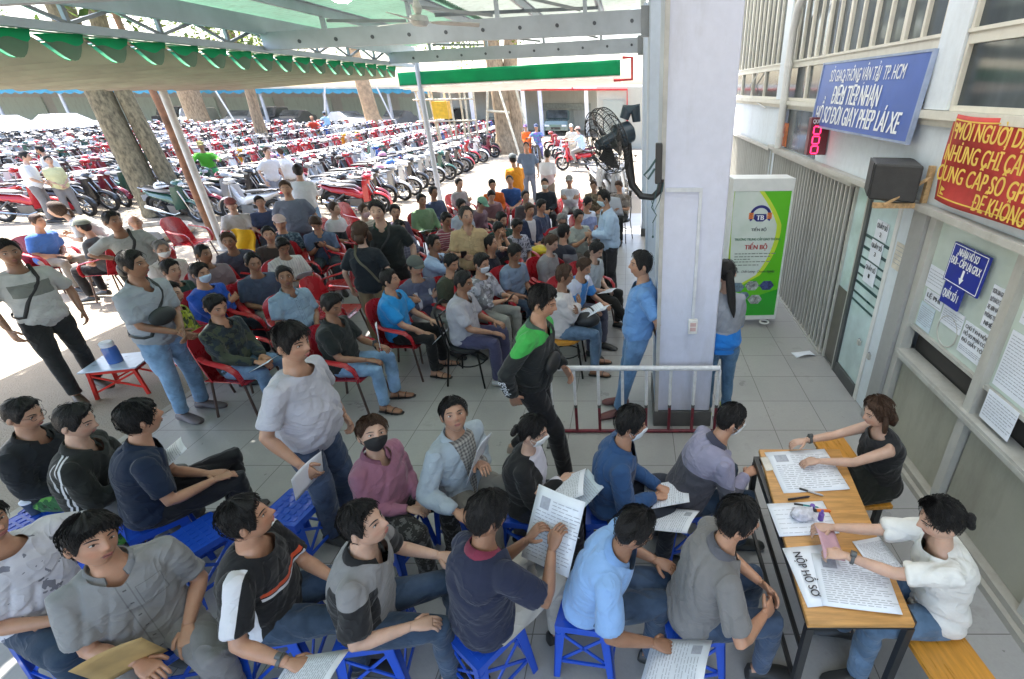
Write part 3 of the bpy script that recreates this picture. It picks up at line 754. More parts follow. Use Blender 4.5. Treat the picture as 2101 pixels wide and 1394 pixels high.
# ---- loudspeaker on wooden bracket
sp_ = empty('loudspeaker', (2.17,4.27,2.15), R(-20), 'black box loudspeaker on a raw wood bracket above the door', 'loudspeaker')
b = B(); b.loft([[(-0.15,-0.24,z),(0.19,-0.30,z),(0.19,0.26,z),(-0.15,0.2,z)] for z in (0.0,0.28)]); b.build('cabinet', mat('black_speaker_vinyl',(0.028,0.028,0.028),0.55,0,0.3,10,bmp=0.3,bscale=120), sp_, smooth=False, bevel=0.015)
b = B(); b.box(-0.16,-0.152,-0.21,0.17,0.02,0.28); b.build('grille', mat('grille_mesh',(0.04,0.04,0.042),0.7,0,0.4,90), sp_)
bk = empty('wooden_bracket', (XW-0.03,4.05,2.12), 0, 'raw wooden bracket holding up the black loudspeaker', 'bracket')
M_rawwood = mat('raw_pine',(0.55,0.36,0.18),0.7,0,0.3,4,stretch=(8,1,8))
b = B(); b.box(-0.40,0.02,-0.04,0.0,-0.025,0.015); b.box(-0.02,0.02,-0.04,0.0,0.016,0.30); b.bar((-0.33,-0.05,0.0),(-0.01,-0.05,0.22),0.012,0.035,(0,1,0)); b.build('timber', M_rawwood, bk, smooth=False)
# ---- white drain pipe on the facade
b = B(); b.tube([(XW-0.09,8.2,2.14),(XW-0.09,8.2,3.3),(XW-0.10,8.15,3.7),(XW-0.14,7.9,3.95),(XW-0.12,7.4,4.25),(XW-0.1,7.1,4.7)],0.055,12)
for z in (2.3,2.78,3.25): b.tube([(XW-0.09,8.2,z),(XW-0.09,8.2,z+0.05)],0.064,12)
tag(b.build('drain_pipe', M_white), 'white plastic drain pipe bending up the office facade', 'pipe')
b = B(); b.tube([at_x(1555,150,XW-0.05),at_x(1540,175,XW-0.05),at_x(1545,205,XW-0.05),at_x(1570,222,XW-0.05)],0.012,6); tag(b.build('cable', M_white),'thin white cable looping beside the drain pipe','cable')
# ---- green advertising stand
ks = empty('advertising_stand', (1.63,6.2,0), R(3), 'tall white and green advertising stand with a steering wheel emblem on castors', 'advertising stand')
b = B(); b.box(-0.385,0.385,0.0,0.30,0.10,1.99); b.build('cabinet', mat('white_cabinet',(0.74,0.75,0.73),0.35,0,0.06), ks, bevel=0.008)
def kpanel():
    m, nt, bs = newmat('stand_poster')
    tc = N(nt,'ShaderNodeTexCoord'); s = N(nt,'ShaderNodeSeparateXYZ'); L(nt, tc.outputs['Object'], s.inputs[0]); x, z = s.outputs[0], s.outputs[2]
    # green wave: right of a curve x > c(z)
    zz = mth(nt,'SUBTRACT',z,1.35); q = mth(nt,'MULTIPLY',mth(nt,'MULTIPLY',zz,zz),-0.55)
    cur = mth(nt,'ADD',mth(nt,'ADD',q,0.30),mth(nt,'MULTIPLY',mth(nt,'MINIMUM',mth(nt,'SUBTRACT',z,0.75),0.0),0.9))
    up = mth(nt,'MULTIPLY',mth(nt,'MAXIMUM',mth(nt,'SUBTRACT',z,1.42),0.0),-0.35); cur = mth(nt,'ADD',mth(nt,'ADD',cur,up),-0.07)
    g1 = mth(nt,'GREATER_THAN',x,cur); g2 = mth(nt,'GREATER_THAN',mth(nt,'SUBTRACT',x,0.06),cur)
    low = mth(nt,'LESS_THAN',mth(nt,'ADD',z,mth(nt,'MULTIPLY',x,-0.35)),0.42)
    f = noise_fac(nt, coords(nt), 3, 3)
    base = mixc(nt, f, (0.60,0.68,0.60), (0.70,0.75,0.70))
    c = mixc(nt, g1, base, (0.55,0.70,0.05)); c = mixc(nt, g2, c, (0.12,0.52,0.02)); c = mixc(nt, low, c, (0.03,0.38,0.03)); c = mixc(nt, mth(nt,'LESS_THAN',x,mth(nt,'MULTIPLY_ADD',mth(nt,'SINE',mth(nt,'MULTIPLY',z,3.0)),0.02,-0.335)), c, (0.40,0.58,0.06))
    L(nt, c, bs.inputs['Base Color']); bs.inputs['Roughness'].default_value = 0.25; return m
b = B(); b.box(-0.36,0.36,-0.012,-0.001,0.16,1.84); po = b.build('poster', kpanel(), ks)
b = B(); b.box(-0.385,0.385,-0.02,-0.001,1.842,1.99); b.box(-0.385,0.385,-0.02,-0.001,0.10,0.158); b.box(-0.385,-0.361,-0.02,-0.001,0.16,1.84); b.box(0.361,0.385,-0.02,-0.001,0.16,1.84); b.build('frame', mat('white_cabinet',(0.74,0.75,0.73),0.35,0,0.06), ks)
M_ind = mat('indigo_print',(0.03,0.03,0.20),0.4,0,0.05); M_org = mat('orange_print_plain',(0.75,0.20,0.04),0.4,0,0.1)
b = B(); n = 26
for i in range(n):
    a0 = R(-25)+R(230)*i/n; a1 = R(-25)+R(230)*(i+1)/n
    vs = [(r*math.cos(a)-0.0, -0.0145, 1.53+r*math.sin(a)*1.0) for a in (a0,a1) for r in (0.105,0.14)]
    b.add(vs, [(0,1,3,2)])
b.add([(-0.075,-0.0145,1.56),(0.075,-0.0145,1.56),(0.085,-0.0145,1.50),(0.04,-0.0145,1.465),(-0.04,-0.0145,1.465),(-0.085,-0.0145,1.50)],[(0,1,2,3,4,5)])
b.build('wheel_emblem', M_ind, po)
b = B()
for s in (-1,1):
    for k in range(4): b.box(s*0.118-0.03,s*0.118+0.03,-0.0165,-0.013,1.50+k*0.02,1.516+k*0.02)
b.build('emblem_hands', M_org, po)
text_obj('lettering','TB',0.085,M_tw,po,(0,-0.0165,1.512),(R(90),0,0),0.08,0,0.10)
text_obj('lettering','TIẾN BỘ',0.05,M_tb,po,(0,-0.0145,1.36),(R(90),0,0),0.07,0,0.2)
text_obj('lettering','TRƯỜNG TRUNG CẤP GIAO THÔNG',0.045,mat('green_print',(0.02,0.14,0.06),0.5),po,(-0.0,-0.0145,1.235),(R(90),0,0),0.05,0,0.60)
text_obj('lettering','TIẾN BỘ',0.085,M_tr,po,(-0.01,-0.0145,1.13),(R(90),0,0),0.08,0,0.30)
b = B()
for i,(z,w) in enumerate(((1.04,0.52),(1.0,0.46),(0.965,0.2),(0.93,0.44),(0.885,0.34))):
    x = -0.28
    while x < -0.28+w: 
        l = random.uniform(0.02,0.06); b.box(x,x+l,-0.0145,-0.0125,z,z+0.012); x += l+0.012
b.build('small_print', mat('grey_small_print',(0.2,0.24,0.2),0.5), po)
text_obj('lettering','Uy Tín - Chất Lượng - Chuyên Nghiệp',0.045,M_tb,po,(-0.01,-0.0145,0.80),(R(90),0,0),0.01,0.2,0.58)
b = B()
for i,(x,z,r) in enumerate(((-0.20,0.58,0.10),(-0.0,0.60,0.10),(0.20,0.60,0.10),(-0.1,0.46,0.08),(0.06,0.40,0.10))):
    b.mi = i % 3; b.add([(x+r*math.cos(a),-0.0145-0.0004*i,z+r*0.75*math.sin(a)) for a in [R(60*k) for k in range(6)]],[(0,1,2,3,4,5)])
b.build('poster_photos', [mat('photo_print_a',(0.16,0.24,0.30),0.4,0,0.7,22),mat('photo_print_b',(0.40,0.44,0.42),0.4,0,0.7,22),mat('photo_print_c',(0.05,0.07,0.20),0.4,0,0.8,26)], po)
for x in (-0.28,0.28):
    for y in (0.04,0.26):
        b = B(); b.lathe([(0.0,-0.012),(0.035,-0.012),(0.035,0.012),(0.0,0.012)],(x,y,0.035),'x',14); b.box(x-0.018,x+0.018,y-0.012,y+0.012,0.05,0.099); b.build('castor', M_black, ks)
b = B(); b.torus((0.22,-0.05,0.075),0.06,0.012,'z',16,6); b.build('foot_ring', M_white, ks)
# ---- black oscillating fan on the pillar
wf = empty('wall_fan', (0.228,3.92,2.44), 0, 'black industrial wall fan with wire cage on the front pillar', 'fan')
def w2l(p): return (p[0]-0.228, p[1]-3.82, p[2]-2.40)
C = Vector((-0.40,-0.14,0.18)); ax = Vector((-0.80,-0.50,-0.30)).normalized()
M_cage = mat('cage_wire',(0.05,0.05,0.052),0.35,0.6)
q = ax.to_track_quat('Z','Y').to_matrix()
def fp(r, a, h): return C + q @ Vector((r*math.cos(a), r*math.sin(a), h))
b = B()
for r, h in ((0.228,0.0),(0.22,0.045),(0.22,-0.045),(0.18,0.075),(0.12,0.09),(0.06,0.095),(0.16,-0.075)):
    b.tube([fp(r,2*math.pi*i/32,h) for i in range(33)],0.0035 if r<0.24 else 0.006,5)
for k in range(44):
    a = 2*math.pi*k/44
    b.tube([fp(0.04,a,0.095),fp(0.12,a,0.09),fp(0.19,a,0.07),fp(0.222,a,0.02),fp(0.228,a,0),fp(0.22,a,-0.045),fp(0.16,a,-0.075),fp(0.07,a,-0.08)],0.0019,4,caps=False)
b.build('cage', M_cage, wf)
b = B()
for k in range(3):
    a = 2*math.pi*k/3
    b.grid(lambda u,v: fp(0.05+0.16*u, a+(-0.35+0.9*v)*(0.5+0.6*u), 0.03-0.06*v), 6, 6, thick=0.003)
b.build('blade', mat('fan_blade_black',(0.03,0.03,0.033),0.3), wf)
b = B(); q4 = [C+ax*h for h in (0.10,0.085,0.05,-0.06,-0.09,-0.20,-0.23)]; b.tube(q4,[0.02,0.035,0.04,0.05,0.085,0.075,0.03],16)
b.build('motor', mat('motor_slate',(0.035,0.055,0.075),0.35), wf)
b = B(); m0 = C-ax*0.15; b.tube([m0+Vector((0.0,0,0.10)),m0+Vector((0.02,0.0,0.16)),m0+Vector((0.08,0.0,0.17)),m0+Vector((0.09,0,0.08))],[0.035,0.045,0.045,0.03],10); b.build('gear_box', mat('motor_slate',(0.035,0.055,0.075),0.35), wf)
b = B(); b.tube([C-ax*0.17+Vector((0,0,-0.05)),Vector((-0.24,-0.05,-0.02)),Vector((-0.22,-0.03,-0.14)),Vector((-0.15,-0.03,-0.225)),Vector((-0.06,-0.03,-0.235)),Vector((-0.005,-0.03,-0.18)),Vector((0.0,-0.03,-0.10))],[0.035,0.035,0.03,0.026,0.026,0.026,0.026],12)
b.build('bracket_arm', M_black, wf)
b = B(); b.box(-0.045,0.004,-0.065,0.01,-0.13,0.16); b.build('wall_plate', M_black, wf, bevel=0.006)
b = B(); b.tube([(-0.04,-0.05,0.05),(-0.09,-0.07,-0.02),(-0.13,-0.08,-0.06),(-0.10,-0.08,-0.09),(-0.05,-0.05,-0.02)],0.008,6)
b.tube([(-0.02,-0.07,-0.12),(-0.05,-0.09,-0.24),(-0.07,-0.09,-0.30),(-0.03,-0.09,-0.36),(-0.06,-0.09,-0.42)],0.004,5); b.tube([(0.02,-0.05,-0.12),(-0.01,-0.08,-0.25),(-0.05,-0.09,-0.33),(-0.07,-0.09,-0.25)],0.004,5); b.tube([(-0.055,-0.09,-0.40),(-0.055,-0.09,-0.52)],0.002,4); b.ell((-0.055,-0.09,-0.53),(0.009,0.009,0.012))
b.build('cord', mat('dark_teal_cord',(0.03,0.08,0.09),0.5), wf)
# ---- crowd barrier
br = empty('crowd_barrier', (0,3.79,0), 0, 'low white and dark red steel barrier in front of the pillar', 'barrier')
b = B(); b.tube([(-0.76,0,0.72),(0.80,0,0.72)],0.024,12); b.build('top_rail', mat('chipped_white_paint',(0.72,0.72,0.73),0.4,0,0.12,20), br)
b = B(); b.tube([(-0.80,0,0.02),(0.86,0,0.02)],0.018,10); b.build('bottom_rail', mat('dark_red_paint',(0.17,0.02,0.035),0.45,0,0.3,20), br)
for k in range(8):
    x0 = -0.74+0.22*k
    b = B(); b.mi = 0; b.tube([(x0,0,0.70),(x0,0,0.32)],0.015,8); b.mi = 1; b.tube([(x0,0,0.319),(x0,0,0.02)],0.0152,8); b.mi = 2; b.tube([(x0,0,0.325),(x0,0,0.295)],0.0165,8)
    b.build('upright', [mat('chipped_white_paint',(0.72,0.72,0.73),0.4,0,0.12,20), mat('dark_red_paint',(0.17,0.02,0.035),0.45,0,0.3,20), M_dgrey], br)
for x in (-0.76,0.84):
    b = B(); b.box(x-0.02,x+0.02,-0.24,0.24,0.0,0.018); b.build('foot', M_dgrey, br)
# ---- service table with papers
tb = empty('service_table', (0.82,1.99,0), 0, 'long varnished wooden table on a dark steel frame in front of two women', 'table')
b = B(); b.loft([[(0.0,-0.58,z),(0.50,-0.58,z),(0.62,0.66,z),(0.06,0.66,z)] for z in (0.715,0.745)]); b.build('tabletop', M_wood, tb, smooth=False, bevel=0.006)
M_frame = mat('dark_table_steel',(0.045,0.045,0.047),0.4,0.4)
b = B(); b.box(0.02,0.05,-0.55,0.62,0.66,0.714); b.box(0.50,0.53,-0.55,0.62,0.66,0.714); b.box(0.05,0.5,-0.55,-0.52,0.66,0.714); b.box(0.05,0.53,0.59,0.62,0.66,0.714); b.box(0.03,0.05,-0.5,0.6,0.16,0.19); b.box(0.03,0.05,-0.5,0.6,0.42,0.445); b.build('apron', M_frame, tb)
for x,y in ((0.035,-0.535),(0.515,-0.535),(0.035,0.605),(0.515,0.605)):
    b = B(); b.box(x-0.018,x+0.018,y-0.018,y+0.018,0,0.659); b.build('leg', M_frame, tb)
def sheet(name, label, cat, px, z, w=0.21, h=0.297, rot=0, words=(), lines=8, photo=False, curl=0.006, m=None, size=0.03):
    """paper lying on something: px photo pixel of its middle"""
    p = at_z(px[0],px[1],z) if len(px) == 2 else Vector(px)
    o = empty(name, p, rot, label, cat)
    b = B(); b.grid(lambda u,v: (-w/2+w*u, -h/2+h*v, curl*(u*u+0.6*math.sin(v*3)*v)), 6, 6, thick=0.0015); b.build('page', m or M_paper, o, ang=None)
    if lines:
        b = B()
        for i in range(lines*2):
            v = 0.08+0.82*i/(lines*2); x0 = 0.08; x1 = 0.92-0.35*random.random()*(i%4==0)
            if photo and v > 0.66: x0 = 0.38
            while x0 < x1:
                l_ = random.uniform(0.04,0.14)
                b.grid(lambda u,t: (-w/2+w*(x0+l_*u), -h/2+h*(v+0.012*t), curl*((x0+l_*u)**2+0.6*math.sin(v*3)*v)+0.0012), 1, 1); x0 += l_+0.025
        if photo: b.grid(lambda u,t: (-w/2+w*(0.12+0.2*u), -h/2+h*(0.72+0.18*t), curl*((0.12+.2*u)**2+0.6*math.sin(2.3)*.8)+0.0016), 2, 2)
        b.build('print_lines', M_print, o, ang=None)
    for i,t in enumerate(words): text_obj('lettering', t, size, M_tb, o, (0, h/2-0.05-i*size*1.3, 0.012), (0,0,0), 0.01, 0, w*0.85)
    return o
TZ = 0.748
sheet('paper_sheet','large printed form under the hands of the woman in black','paper',(1652,965),TZ,0.42,0.38,R(4),lines=9,photo=True)
sheet('paper_sheet','blank white page beside the pens in the table middle','paper',(1645,1064),TZ+0.001,0.34,0.24,R(3),lines=3)
sheet('paper_sheet','white sign page with large black words near the table end','paper',(1680,1178),TZ+0.001,0.26,0.34,R(5),words=(),lines=0)
text_obj('lettering','NỘP HỒ SƠ',0.06,M_tb,bpy.data.objects['paper_sheet.002'],(-0.07,0,0.010),(0,0,R(-90)),0.06,0,0.26)
sheet('paper_sheet','printed licence form hanging over the near table edge','paper',(1752,1195),TZ+0.006,0.36,0.30,R(-8),lines=10,photo=True)
sheet('paper_sheet','ruled form at the inner table edge by the woman in white','paper',(1800,1140),TZ+0.004,0.16,0.21,R(10),lines=11)
sheet('paper_label','small cream printed label taped to the table corner','label',(1573,952),TZ,0.05,0.13,R(4),lines=6,m=mat('cream_paper',(0.72,0.67,0.58),0.6))
def pen(label, px, c, rot, ln=0.14, r=0.006):
    p = at_z(px[0],px[1],TZ+r); o = empty('pen', p, rot, label, 'pen')
    b = B(); b.tube([(-ln/2,0,0),(ln*0.42,0,0),(ln/2,0,0)],[r,r,r*0.3],8); b.build('barrel', mat('pen_'+str(c),c,0.3), o)
    b = B(); b.tube([(-ln/2-0.002,0,0),(-ln*0.15,0,0)],r*1.12,8); b.build('cap', M_black, o)
pen('orange marker pen on the table middle',(1682,1048),(0.75,0.18,0.03),R(-3),0.13,0.010)
pen('teal pen beside the orange marker',(1655,1038),(0.03,0.25,0.28),R(-12))
pen('dark pen above the teal pen on the table',(1640,1022),(0.03,0.03,0.05),R(10))
pen('silver pen between the two printed forms',(1665,1010),(0.45,0.45,0.47),R(-25))
bx = empty('plastic_bag', at_z(1645,1062,TZ), 0, 'crumpled clear bag with purple stamps on the table', 'bag')
b = B(); b.ell((0,0,0.03),(0.07,0.05,0.032),14,8); bm = b
for i,(x,y,z) in enumerate(bm.v):
    n_ = noise.noise(Vector((x*45,y*45,z*45))); bm.v[i] = (x*(1+0.35*n_), y*(1+0.35*n_), max(0,z*(1+0.3*n_)))
bm.build('film', mat('milky_plastic',(0.62,0.62,0.70),0.15,0,0.25,25), bx)
b = B(); b.lathe([(0,0.0),(0.016,0),(0.016,0.05),(0.008,0.056),(0.008,0.075),(0,0.075)],(0.10,-0.02,0),'z',12); b.lathe([(0,0.0),(0.014,0),(0.014,0.04),(0,0.042)],(0.075,0.055,0),'z',12); b.build('stamp', mat('purple_stamp',(0.16,0.08,0.42),0.4), bx)
# ---- wooden benches of the two clerks
def bench(px, z, w, d, rot, label):
    p = at_z(px[0],px[1],z); o = empty('wooden_bench', (p.x,p.y,0), rot, label, 'bench')
    b = B(); b.box(-w/2,w/2,-d/2,d/2,z-0.03,z); b.build('seat', mat('orange_varnished_wood',(0.58,0.26,0.035),0.3,0,0.2,5,stretch=(9,1,9)), o, bevel=0.004)
    for sx in (-1,1):
        for sy in (-1,1):
            b = B(); b.box(sx*(w/2-0.04)-0.02,sx*(w/2-0.04)+0.02,sy*(d/2-0.08)-0.02,sy*(d/2-0.08)+0.02,0,z-0.031); b.build('leg', M_frame, o)
bench((1935,1330),0.45,0.30,0.9,R(8),'orange varnished bench under the woman in white at the picture corner')
bench((1742,962),0.45,0.26,0.75,R(4),'orange varnished bench under the woman in the black dress')
# ---- stools and chairs: one of each kind, then copies
M_stool = mat('blue_stool_plastic',(0.015,0.085,0.55),0.3,0,0.12,4,coat=0.2)
def make_stool():
    o = empty('plastic_stool',(0,0,0)); H_ = 0.42; t = 0.145; bt = 0.175
    s = B(); n=5
    s.box(-t,t,-t,t,H_-0.012,H_)
    for i in range(5):
        for j in range(5):
            x = -0.1+0.05*i; y = -0.1+0.05*j; s.box(x-0.016,x+0.016,y-0.016,y+0.016,H_+0.0005,H_+0.004)
    s.box(-t,t,-t-0.004,-t-0.0005,H_-0.045,H_+0.002); s.box(-t,t,t+0.0005,t+0.004,H_-0.045,H_+0.002); s.box(-t-0.004,-t-0.0005,-t,t,H_-0.045,H_+0.002); s.box(t+0.0005,t+0.004,-t,t,H_-0.045,H_+0.002)
    s.build('seat', M_stool, o)
    for sx in (-1,1):
        for sy in (-1,1):
            l = B()
            def P(z, dx, dy): 
                k = t+(bt-t)*(H_-z)/H_; w = 0.055-0.02*(H_-z)/H_
                return (sx*(k-dx*w), sy*(k-dy*w), z)
            for (dx0,dy0,dx1,dy1) in ((0,0,1,0),(0,0,0,1)):
                a = [P(0,dx0,dy0),P(0,dx1,dy1),P(H_-0.013,dx1,dy1),P(H_-0.013,dx0,dy0)]; off = 0.007
                c = [(x-sx*off*(dy1),y-sy*off*(dx1),z) for x,y,z in a]
                l.add(a+c,[(0,1,2,3),(7,6,5,4),(0,4,5,1),(1,5,6,2),(2,6,7,3),(3,7,4,0)])
            l.build('leg', M_stool, o, smooth=False)
    br_ = B(); z = 0.13; k = t+(bt-t)*(H_-z)/H_ - 0.012
    for a in (-1,1):
        br_.bar((-k+0.03,a*k,z),(k-0.03,a*k,z),0.01,0.022); br_.bar((a*k,-k+0.03,z),(a*k,k-0.03,z),0.01,0.022)
        for (z0,z1) in ((z,0.36),(0.36,z)):
            br_.bar((-k+0.03,a*(k-0.012),z0),(k-0.03,a*(k-0.012),z1),0.008,0.018); br_.bar((a*(k-0.012),-k+0.03,z0),(a*(k-0.012),k-0.03,z1),0.008,0.018)
    br_.build('brace', M_stool, o, smooth=False)
    return o
M_redp = mat('red_chair_plastic',(0.42,0.02,0.03),0.28,0,0.15,4,coat=0.25)
M_leg = mat('brown_chair_tube',(0.12,0.08,0.07),0.4,0.5)
def make_redchair():
    o = empty('red_armchair',(0,0,0))     # faces +y
    b = B(); b.grid(lambda u,v: (-0.235+0.47*u, -0.20+0.43*v, 0.43-0.025*math.sin(math.pi*u)*math.sin(math.pi*v)+0.012*(2*u-1)**2-0.03*max(0,v-0.8)*5*0.4), 10, 8, thick=0.008); b.build('seat', M_redp, o)
    def back(u, v):
        a = (u-0.5)*2; w = 0.245*(1-0.10*v**3); top = 0.46*(1-0.16*abs(a)**3.2)
        return (a*w, -0.20-0.10*v+0.085*a*a*(1-0.2*v), 0.43+top*v)
    b = B(); b.grid(back, 14, 8, thick=0.009); b.build('backrest', M_redp, o)
    for s in (-1,1):
        b = B(); pts = [(s*0.235,-0.14,0.70),(s*0.262,-0.06,0.675),(s*0.272,0.06,0.655),(s*0.27,0.15,0.63),(s*0.262,0.205,0.57),(s*0.25,0.22,0.48),(s*0.235,0.205,0.43)]
        b.tube(pts,[0.03,0.032,0.036,0.036,0.034,0.03,0.026],10,flat=[0.35]*7,up=(0,0,1)); b.build('armrest', M_redp, o)
        b = B(); b.tube([(s*0.20,0.17,0.42),(s*0.235,0.22,0.0)],0.012,8); b.build('leg', M_leg, o)
        b = B(); b.tube([(s*0.20,-0.17,0.42),(s*0.22,-0.25,0.0)],0.012,8); b.build('leg', M_leg, o)
    b = B(); b.tube([(-0.2,0.17,0.415),(0.2,0.17,0.415)],0.010,6); b.tube([(-0.2,-0.17,0.415),(0.2,-0.17,0.415)],0.010,6); b.build('under_frame', M_leg, o)
    return o
def make_dinner(seatm, name):
    o = empty(name,(0,0,0))
    b = B(); b.loft([[(0.21*math.cos(a)*k,0.20*math.sin(a)*k,z) for a in [2*math.pi*i/20 for i in range(20)]] for z,k in ((0.425,0.95),(0.43,1.0),(0.465,1.0),(0.475,0.93))]); b.build('seat', seatm, o)
    M_bt = mat('black_chair_tube',(0.02,0.02,0.02),0.35,0.5)
    for s in (-1,1):
        b = B(); b.tube([(s*0.17,0.16,0.43),(s*0.20,0.20,0)],0.011,8); b.build('leg', M_bt, o)
        b = B(); b.tube([(s*0.17,-0.16,0.43),(s*0.20,-0.23,0)],0.011,8); b.build('leg', M_bt, o)
    b = B(); b.tube([(-0.17,-0.16,0.43),(-0.18,-0.20,0.70),(-0.16,-0.24,0.88),(-0.08,-0.255,0.93),(0.08,-0.255,0.93),(0.16,-0.24,0.88),(0.18,-0.20,0.70),(0.17,-0.16,0.43)],0.012,8)
    b.tube([(-0.1,-0.23,0.84),(-0.1,-0.17,0.46)],0.008,6); b.tube([(0.1,-0.23,0.84),(0.1,-0.17,0.46)],0.008,6); b.tube([(-0.165,-0.225,0.82),(0.165,-0.225,0.82)],0.009,6); b.build('backrest', M_bt, o)
    b = B(); b.torus((0,0,0.24),0.16,0.008,'z',20,6); b.build('ring', M_bt, o)
    return o
PROTO = {'stool':[make_stool,None],'red':[make_redchair,None],
         'black':[lambda: make_dinner(mat('black_seat_vinyl',(0.02,0.02,0.022),0.4),'black_chair'),None],
         'wood':[lambda: make_dinner(mat('orange_varnished_wood',(0.58,0.26,0.035),0.3,0,0.2,5,stretch=(9,1,9)),'wooden_seat_chair'),None]}
SEATI = {'stool':('blue plastic stool','stool','blue plastic stools of the front rows'),'red':('red plastic armchair','armchair','red plastic armchairs'),'black':('black metal chair','chair','black and wooden chairs'),'wood':('black chair with wooden seat','chair','black and wooden chairs')}
def seat(kind, x, y, face, label):
    pr_ = PROTO[kind]
    if pr_[1] is None: pr_[1] = pr_[0](); o = pr_[1]
    else: o = clone(pr_[1])
    o.location = (x, y, 0); o.rotation_euler = (0,0,R(face-90)); tag(o, label, SEATI[kind][1], SEATI[kind][2]); return o
# loose stools and empty chairs
for (u,v,f,lab) in ((600,1040,80,'empty blue stool beside the standing man in the pale tee'),(75,1062,70,'blue stool holding a paper cup behind the grey shirted man'),
                    (400,1100,60,'empty blue stool behind the man with striped black tee'),(1085,1010,70,'blue stool half hidden beside the woman in the black blazer')):
    p = at_z(u,v,0.42); seat('stool',p.x,p.y,f,lab)
for (u,v,f,lab) in ((640,545,10,'empty red armchair behind the smiling man in light blue'),(700,575,200,'empty red armchair showing its round back left of the woman in brown trousers'),
                    (690,630,5,'empty red armchair right behind the young man in black tee'),(505,600,5,'empty red armchair right of the blue jacket man with mask'),
                    (535,650,0,'empty red armchair with sunlit seat left of the light blue shirt'),(625,520,10,'empty red armchair below the dark blue shirted man reading'),
                    (705,490,15,'empty red armchair in sunlight left of the man in black polo'),(715,530,0,'empty red armchair beside the woman in black tee'),
                    (735,455,0,'empty red armchair beside the man in mask and striped shirt'),
                    (390,490,0,'empty red armchair at the sunny edge beside the bald seated man')):
    p = at_z(u,v,0.5); seat('red',p.x,p.y,f,lab)
# cup on stool, low red table with blue jar, paper on floor
c = at_z(75,1052,0.425); cu = empty('paper_cup',(c.x,c.y,0.425),0,'dark paper cup with white lid on the blue stool','cup')
b = B(); b.lathe([(0,0),(0.028,0),(0.038,0.10),(0,0.10)],n=16); b.build('cup_body', mat('dark_cup',(0.05,0.07,0.10),0.4), cu)
b = B(); b.lathe([(0,0.101),(0.041,0.101),(0.041,0.112),(0.03,0.118),(0,0.118)],n=16); b.build('lid', M_paper, cu)
p = at_z(242,738,0.34); lt = empty('folding_table',(p.x,p.y,-0.03),R(14),'low red folding table with pale blue top beside the standing man in grey polo','table')
b = B(); b.box(-0.26,0.26,-0.20,0.20,0.335,0.35); b.build('tabletop', mat('pale_blue_laminate',(0.55,0.66,0.78),0.3), lt, bevel=0.004)
M_rp = mat('bright_red_plastic',(0.62,0.03,0.02),0.35)
for sx in (-1,1):
    for sy in (-1,1):
        b = B(); b.bar((sx*0.20,sy*0.15,0.335),(sx*0.235,sy*0.17,0.0),0.028,0.028,(1,0,0)); b.build('leg', M_rp, lt, smooth=False)
b = B()
for s in (-1,1):
    b.bar((-0.21,s*0.155,0.28),(0.21,s*0.155,0.08),0.012,0.02); b.bar((-0.21,s*0.155,0.08),(0.21,s*0.155,0.28),0.012,0.02); b.bar((s*0.205,-0.15,0.29),(s*0.205,0.15,0.29),0.012,0.03); b.bar((-0.2,s*0.15,0.3),(0.2,s*0.15,0.3),0.012,0.03)
b.build('brace', M_rp, lt, smooth=False)
p = at_z(238,742,0.325); jr = empty('tea_jar',(p.x,p.y,0.322),0,'blue tea jar with white cap standing on the low red table','jar')
b = B(); b.lathe([(0,0),(0.062,0),(0.064,0.02),(0.064,0.17),(0.055,0.19),(0,0.19)],n=20); b.build('jar_body', mat('jar_blue',(0.06,0.15,0.45),0.2,0,0.1,coat=0.3), jr)
b = B(); b.lathe([(0.0,0.191),(0.058,0.191),(0.06,0.235),(0.05,0.245),(0,0.245)],n=20); b.build('cap', M_paper, jr)
p = at_z(400,775,0.0); tn = empty('food_tin',(p.x,p.y,-0.03),0,'pale green tin container on the ground left of the red armchair','tin')
b = B(); b.box(-0.07,0.07,-0.05,0.05,0,0.16); b.build('tin_body', mat('pale_green_tin',(0.34,0.40,0.22),0.35,0.3), tn, bevel=0.008)
b = B(); b.box(-0.072,0.072,-0.052,0.052,0.161,0.175); b.build('lid', M_alu, tn, bevel=0.004)
p = at_z(1648,728,0.0); ft = empty('leaflet',(p.x,p.y,0.002),R(12),'white leaflet dropped on the tiles near the folding gate','leaflet')
b = B(); b.grid(lambda u,v: (-0.13+0.26*u,-0.07+0.14*v,0.004+0.03*math.sin(3*u)*(1-v)), 8, 4, thick=0.001); b.build('page', M_paper, ft, ang=None)
